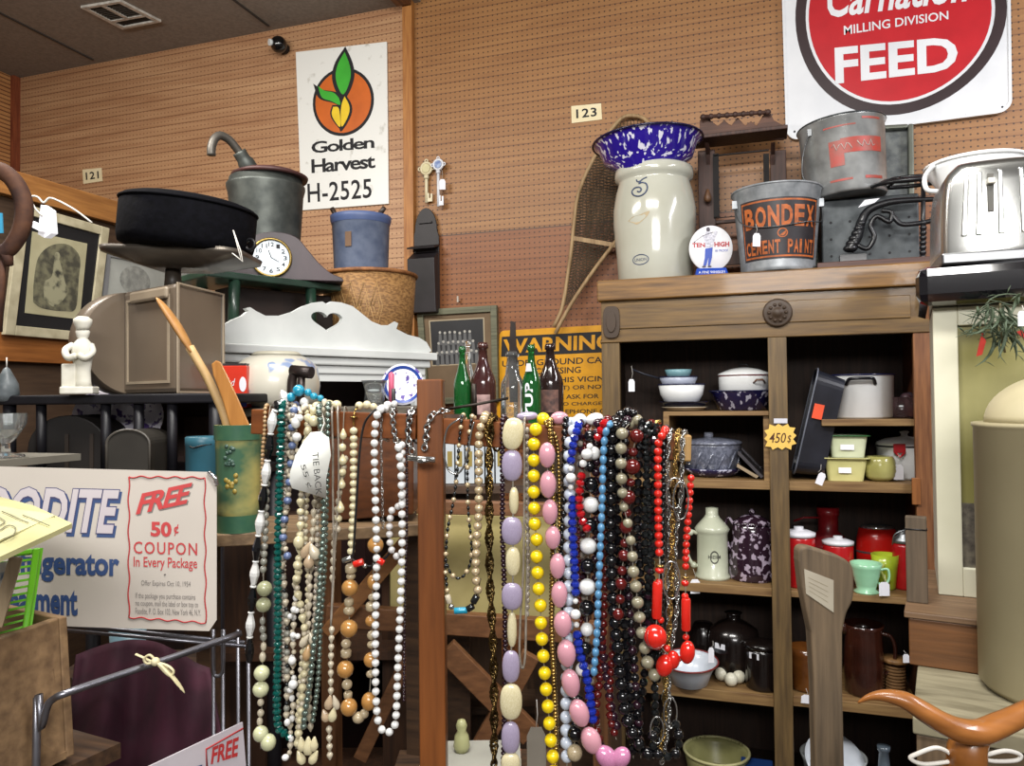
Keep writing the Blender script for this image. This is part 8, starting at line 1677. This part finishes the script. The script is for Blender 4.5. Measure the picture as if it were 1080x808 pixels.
# white pail behind the toaster
pz_ = onray(1036, 1.82, zK1+.0005); k = 1.7/800
Hp = PD(1032, 161, 1.74).z-zK1
t = Thing('enamel_basin', 'white enamel basin with rolled rim and side handles standing behind the chrome toaster', 'basin', pz_)
mb = MB(); mb.lathe([(.05, 0), (.055, .005), (.075, Hp*.8), (.105, Hp*.95), (.108, Hp), (.10, Hp*.97), (.07, Hp*.8), (.05, .01), (.001, .01)], 40); t.part('body', mb, WHITE)
mb = MB(); mb.ring((0, 0, Hp), .107, .005, 40, 8); t.part('rim', mb, WHITE)
for s in (-1, 1): mb = MB(); d_ = RM.to_3x3() @ V((s, 0, 0)); mb.tube(smooth([d_*.10+V((0, 0, Hp-.005))+dirB*-.02, d_*.122+V((0, 0, Hp-.03)), d_*.118+V((0, 0, Hp-.06)), d_*.09+V((0, 0, Hp-.065))]), .006, 8); t.part('handle', mb, WHITE)
# greenery
random.seed(11)
t = Thing('greenery_sprig', 'grey green leafy sprigs with red ribbon hanging on the white cabinet', 'sprig', PD(1055, 345, 1.44))
LF = M('leaf_greygreen', '#4d5a47', .6, c2='#38452f', sc=30); mb = MB(); ms = MB()
for i in range(46):
    sx = random.gauss(1056, 9); sy = random.uniform(318, 352); ang = random.uniform(0, 2*PI); ln = random.uniform(22, 46); bend_ = random.uniform(-1., 1.)
    if math.sin(ang) < -.3 and random.random() < .6: ang = -ang
    pts = []
    for j in range(6):
        f = j/5; a_ = ang+bend_*f; pts.append((sx+ln*f*math.cos(a_), sy+ln*f*math.sin(a_)*.9))
    pts = [(max(994, x), max(310, y)) for x, y in pts]; d = random.uniform(1.42, 1.50)
    P3 = [PD(x, y, d+.01*math.sin(j)) for j, (x, y) in enumerate(pts)]
    mb.tube(P3, [.0012, .0028, .0036, .003, .002, .0005], 6, flat=.35)
    for j in range(2):
        jj = random.randint(1, 4); c_ = pts[jj]; a2_ = random.uniform(0, 2*PI); mb.tube([PD(c_[0], c_[1], d), PD(c_[0]+6*math.cos(a2_), c_[1]+6*math.sin(a2_), d-.004), PD(c_[0]+12*math.cos(a2_), c_[1]+12*math.sin(a2_)+2, d)], [.0008, .0026, .0004], 5, flat=.35)
t.part('leaves', mb, LF, True)
mb = MB(); mb.tube([PD(1055, 318, 1.48), PD(1054, 340, 1.46), PD(1060, 372, 1.46)], .002, 6); t.part('stem', mb, WOOD('stem', '#5c5236', '#454026', .7, 'z'), True)
mb = MB()
for c in ([(1036, 350), (1033, 362), (1030, 376), (1036, 374), (1040, 360)], [(1072, 350), (1080, 357), (1086, 352), (1078, 348)]): v0 = [PD(x, y, 1.46) for x, y in c]; v1 = [v+V((.0, .003, 0)) for v in v0]; n_ = len(c); mb.add(v0+v1, [tuple(range(n_)), tuple(range(2*n_-1, n_-1, -1))]+[(i, n_+i, n_+(i+1) % n_, (i+1) % n_) for i in range(n_)])
t.part('ribbon', mb, M('ribbon_red', '#b3342a', .5), True)
# tan canister
dK = 1.34; k = dK/800; rK = .143; 
pcn = PD(1028, 600, dK); u_ = RM.to_3x3() @ V((1, 0, 0)); pcn = pcn+u_*(rK+.026); 
TNC = M('canister_tan', '#a39a7c', .45, c2='#968d70', sc=3)
Hk = PD(1040, 452, dK-.10).z-zT
t = Thing('tan_canister', 'large tan metal canister with domed lid standing at the right edge on the side table', 'canister', V((pcn.x, pcn.y, zT+.001)))
mb = MB(); mb.lathe([(rK*.93, 0), (rK, .012), (rK, Hk-.005), (rK*1.02, Hk-.003), (rK*1.02, Hk+.003), (rK*.99, Hk+.004), (.001, Hk+.004)], 72); t.part('body', mb, TNC)
mb = MB(); mb.lathe([(rK*.88*math.cos(a_), Hk+.004+rK*.62*math.sin(a_)) for a_ in [PI/2*i/12 for i in range(12)]]+[(.001, Hk+.004+rK*.62)], 64); t.part('lid', mb, M('canister_lid', '#b5ac8c', .5, c2='#a89f80'))
cm = Cylm(t.o.location, rK, rK, Hk, math.radians(-122), math.radians(-75)); mb = MB(); strip(mb, cm, .52, 1.2, .03, .90, .0025, n=12); t.part('label', mb, M('label_buff', '#c4bc9c', .6), True)
mb = MB()
for sp_ in (sm2([(.32, .52), (.38, .50), (.48, .36), (.46, .31), (.38, .38), (.33, .46), (.32, .52)], 3), sm2([(.22, .28), (.32, .27), (.48, .28), (.44, .22), (.30, .16), (.26, .22), (.22, .28)], 3)): shape(mb, cm, [sp_], .003)
t.part('paper_scrap', mb, M('scrap_white', '#bdb7a6', .8), True)
# grey wooden paddle handle
dP = 1.38
pl = sm2([(843, 592), (844, 580), (852, 577), (870, 582), (888, 588), (898, 596), (901, 610), (900, 632), (893, 648), (889, 668)], 4)+[(889, 720), (891, 808), (893, 1000)]
pr_ = [(862, 1000), (861, 808), (859, 720), (856, 668), (851, 645), (846, 620)]
out = pl+pr_
zmin = .0
def Pp(x, y, o=0): p = PD(x, y, dP+o); return p
t = Thing('wooden_paddle', 'weathered grey wooden paddle handle with flared top and yellowed tag', 'paddle', V((Pp(877, 800).x, Pp(877, 800).y, 0)))
v0 = [Pp(x, y) for x, y in out]; bk_ = RM.to_3x3() @ V((0, 0, -1)); v1 = [v+bk_*.032 for v in v0]; n_ = len(out); PDW = WOOD('paddle_wood', '#6e5d48', '#4b3f31', .7, 'z', 5, bump=.3)
mb = MB(); mb.add(v0+v1, [tuple(range(n_)), tuple(range(2*n_-1, n_-1, -1))]+[(i, n_+i, n_+(i+1) % n_, (i+1) % n_) for i in range(n_)]); t.part('handle', mb, PDW, True, bevel=.004)
mb = MB(); A_ = (Pp(862, 1000)+Pp(893, 1000))/2+bk_*.016; mb.bar(A_+V((0, 0, .01)), V((A_.x, A_.y, .0)), .05, .03, up=V((0, 1, 0))); t.part('shaft', mb, PDW, True)
q = Quad(Pp(850, 626, -.0005), Pp(879, 646, -.0005), Pp(879, 612, -.0005), Pp(848, 600, -.0005)); mb = MB(); q.slab(mb, 0, 1, 0, 1, 0, .001); tgp = t.part('tag', mb, M('tag_yellowed', '#a8a190', .8, c2='#989080'), True)
mb = MB()
for i in range(4): q.slab(mb, .12, .8, .2+i*.17, .22+i*.17, .001, .0013)
t.part('faint_writing', mb, M('ink_faint', '#857b64', .8), True, parent=tgp)
# carved wooden horns
HW_ = WOOD('horn_wood', '#98602c', '#70421a', .35, 'x', 3, coat=.3)
dH = .92; kH = dH/800
t = Thing('wooden_horns', 'polished orange brown carved wooden horns in the lower right corner', 'carving', PD(1022, 830, dH))
lp = [(905, 741), (918, 735), (935, 734), (955, 739), (975, 751), (995, 763), (1015, 771), (1035, 772), (1055, 764), (1080, 752), (1105, 735), (1125, 715)]
pts = smooth([PD(x, y, dH-.02*math.sin(i/11*PI)) for i, (x, y) in enumerate(lp)], 5); rs = [1.5, 4.5, 8, 11, 13, 14, 15, 15, 14, 12.5, 9, 3]
rr2 = []
for i in range(len(rs)-1): rr2 += [(rs[i]+(rs[i+1]-rs[i])*j/5)*kH for j in range(5)]
rr2.append(rs[-1]*kH)
mb = MB(); mb.tube(pts, rr2, 16, flat=.8); t.part('horns', mb, HW_, True)
A_ = PD(1024, 775, dH+.005); B_ = PD(1022, 900, dH+.005); mb = MB(); mb.tube(smooth([A_, PD(1020, 792, dH), PD(1020, 812, dH), PD(1022, 860, dH), B_], 4), [19*kH]*4+[20*kH]*4+[24*kH]*4+[30*kH]*5, 16, flat=.8); t.part('mount', mb, HW_, True)
z_h = B_.z
t = Thing('pedestal', 'plain dark pedestal below the carved wooden horns', 'pedestal', V((B_.x, B_.y, 0))); mb = MB(); mb.box((0, 0, z_h/2-.0), (.14, .14, z_h)); t.part('column', mb, STW, bevel=.003)
# white cord and papers in the lower right
t = Thing('looped_string', 'loops of white string behind the carved wooden horns', 'string', PD(985, 800, .93))
mb = MB(); mb.tube([PD(x, y, .925) for x, y in sm2([(1004, 803), (975, 806), (960, 800), (968, 795), (985, 789), (996, 791), (1004, 797)], 5)], .0026, 6); mb.tube([PD(x, y, .925) for x, y in sm2([(1038, 797), (1060, 792), (1076, 796), (1072, 802), (1050, 803), (1038, 801)], 5)], .0026, 6); t.part('cord', mb, STRING, True)
ptag('small white price tag at the right edge beside the greenery', (1078, 322), (1078, 328), 9, 16, 1.3)
# ================================================================ CAMERA AND LIGHT
cam = bpy.data.cameras.new('camera'); cam.sensor_width = 36; cam.lens = 36*FPX/1080; cam.clip_start = .02
co = bpy.data.objects.new('camera', cam); COL.objects.link(co); co.matrix_world = Matrix.Translation(CAM) @ RM; SC.camera = co
def area(name, loc, sx, sy, e, c=(1, .97, .92), rot=(0, 0, 0)):
    l = bpy.data.lights.new(name, 'AREA'); l.shape = 'RECTANGLE'; l.size = sx; l.size_y = sy; l.energy = e; l.color = c
    o = bpy.data.objects.new(name, l); COL.objects.link(o); o.location = loc; o.rotation_euler = rot; return o
R_ = math.radians
area('fluorescent_lamp', (-2.3, 1.2, 3.2), 1.4, .3, 62, (1, .95, .88), (R_(32), 0, 0))
area('fluorescent_lamp', (-.3, .6, 3.3), 1.4, .3, 78, (1, .97, .92), (R_(35), 0, 0))
area('fluorescent_lamp', (2.3, 1.5, 3.2), .4, 1.6, 105, (.97, .96, 1), (R_(30), R_(-5), 0))
area('fluorescent_lamp', (.5, -1.3, 2.6), 1.6, .5, 92, (1, .98, .96), (R_(50), 0, 0))
w = bpy.data.worlds.new('world'); SC.world = w; w.use_nodes = True
w.node_tree.nodes['Background'].inputs[0].default_value = (.66, .62, .58, 1); w.node_tree.nodes['Background'].inputs[1].default_value = .33
SC.view_settings.view_transform = 'Standard'; SC.view_settings.look = 'None'; SC.view_settings.gamma = 1; SC.view_settings.use_curve_mapping = False; SC.view_settings.exposure = -0.14
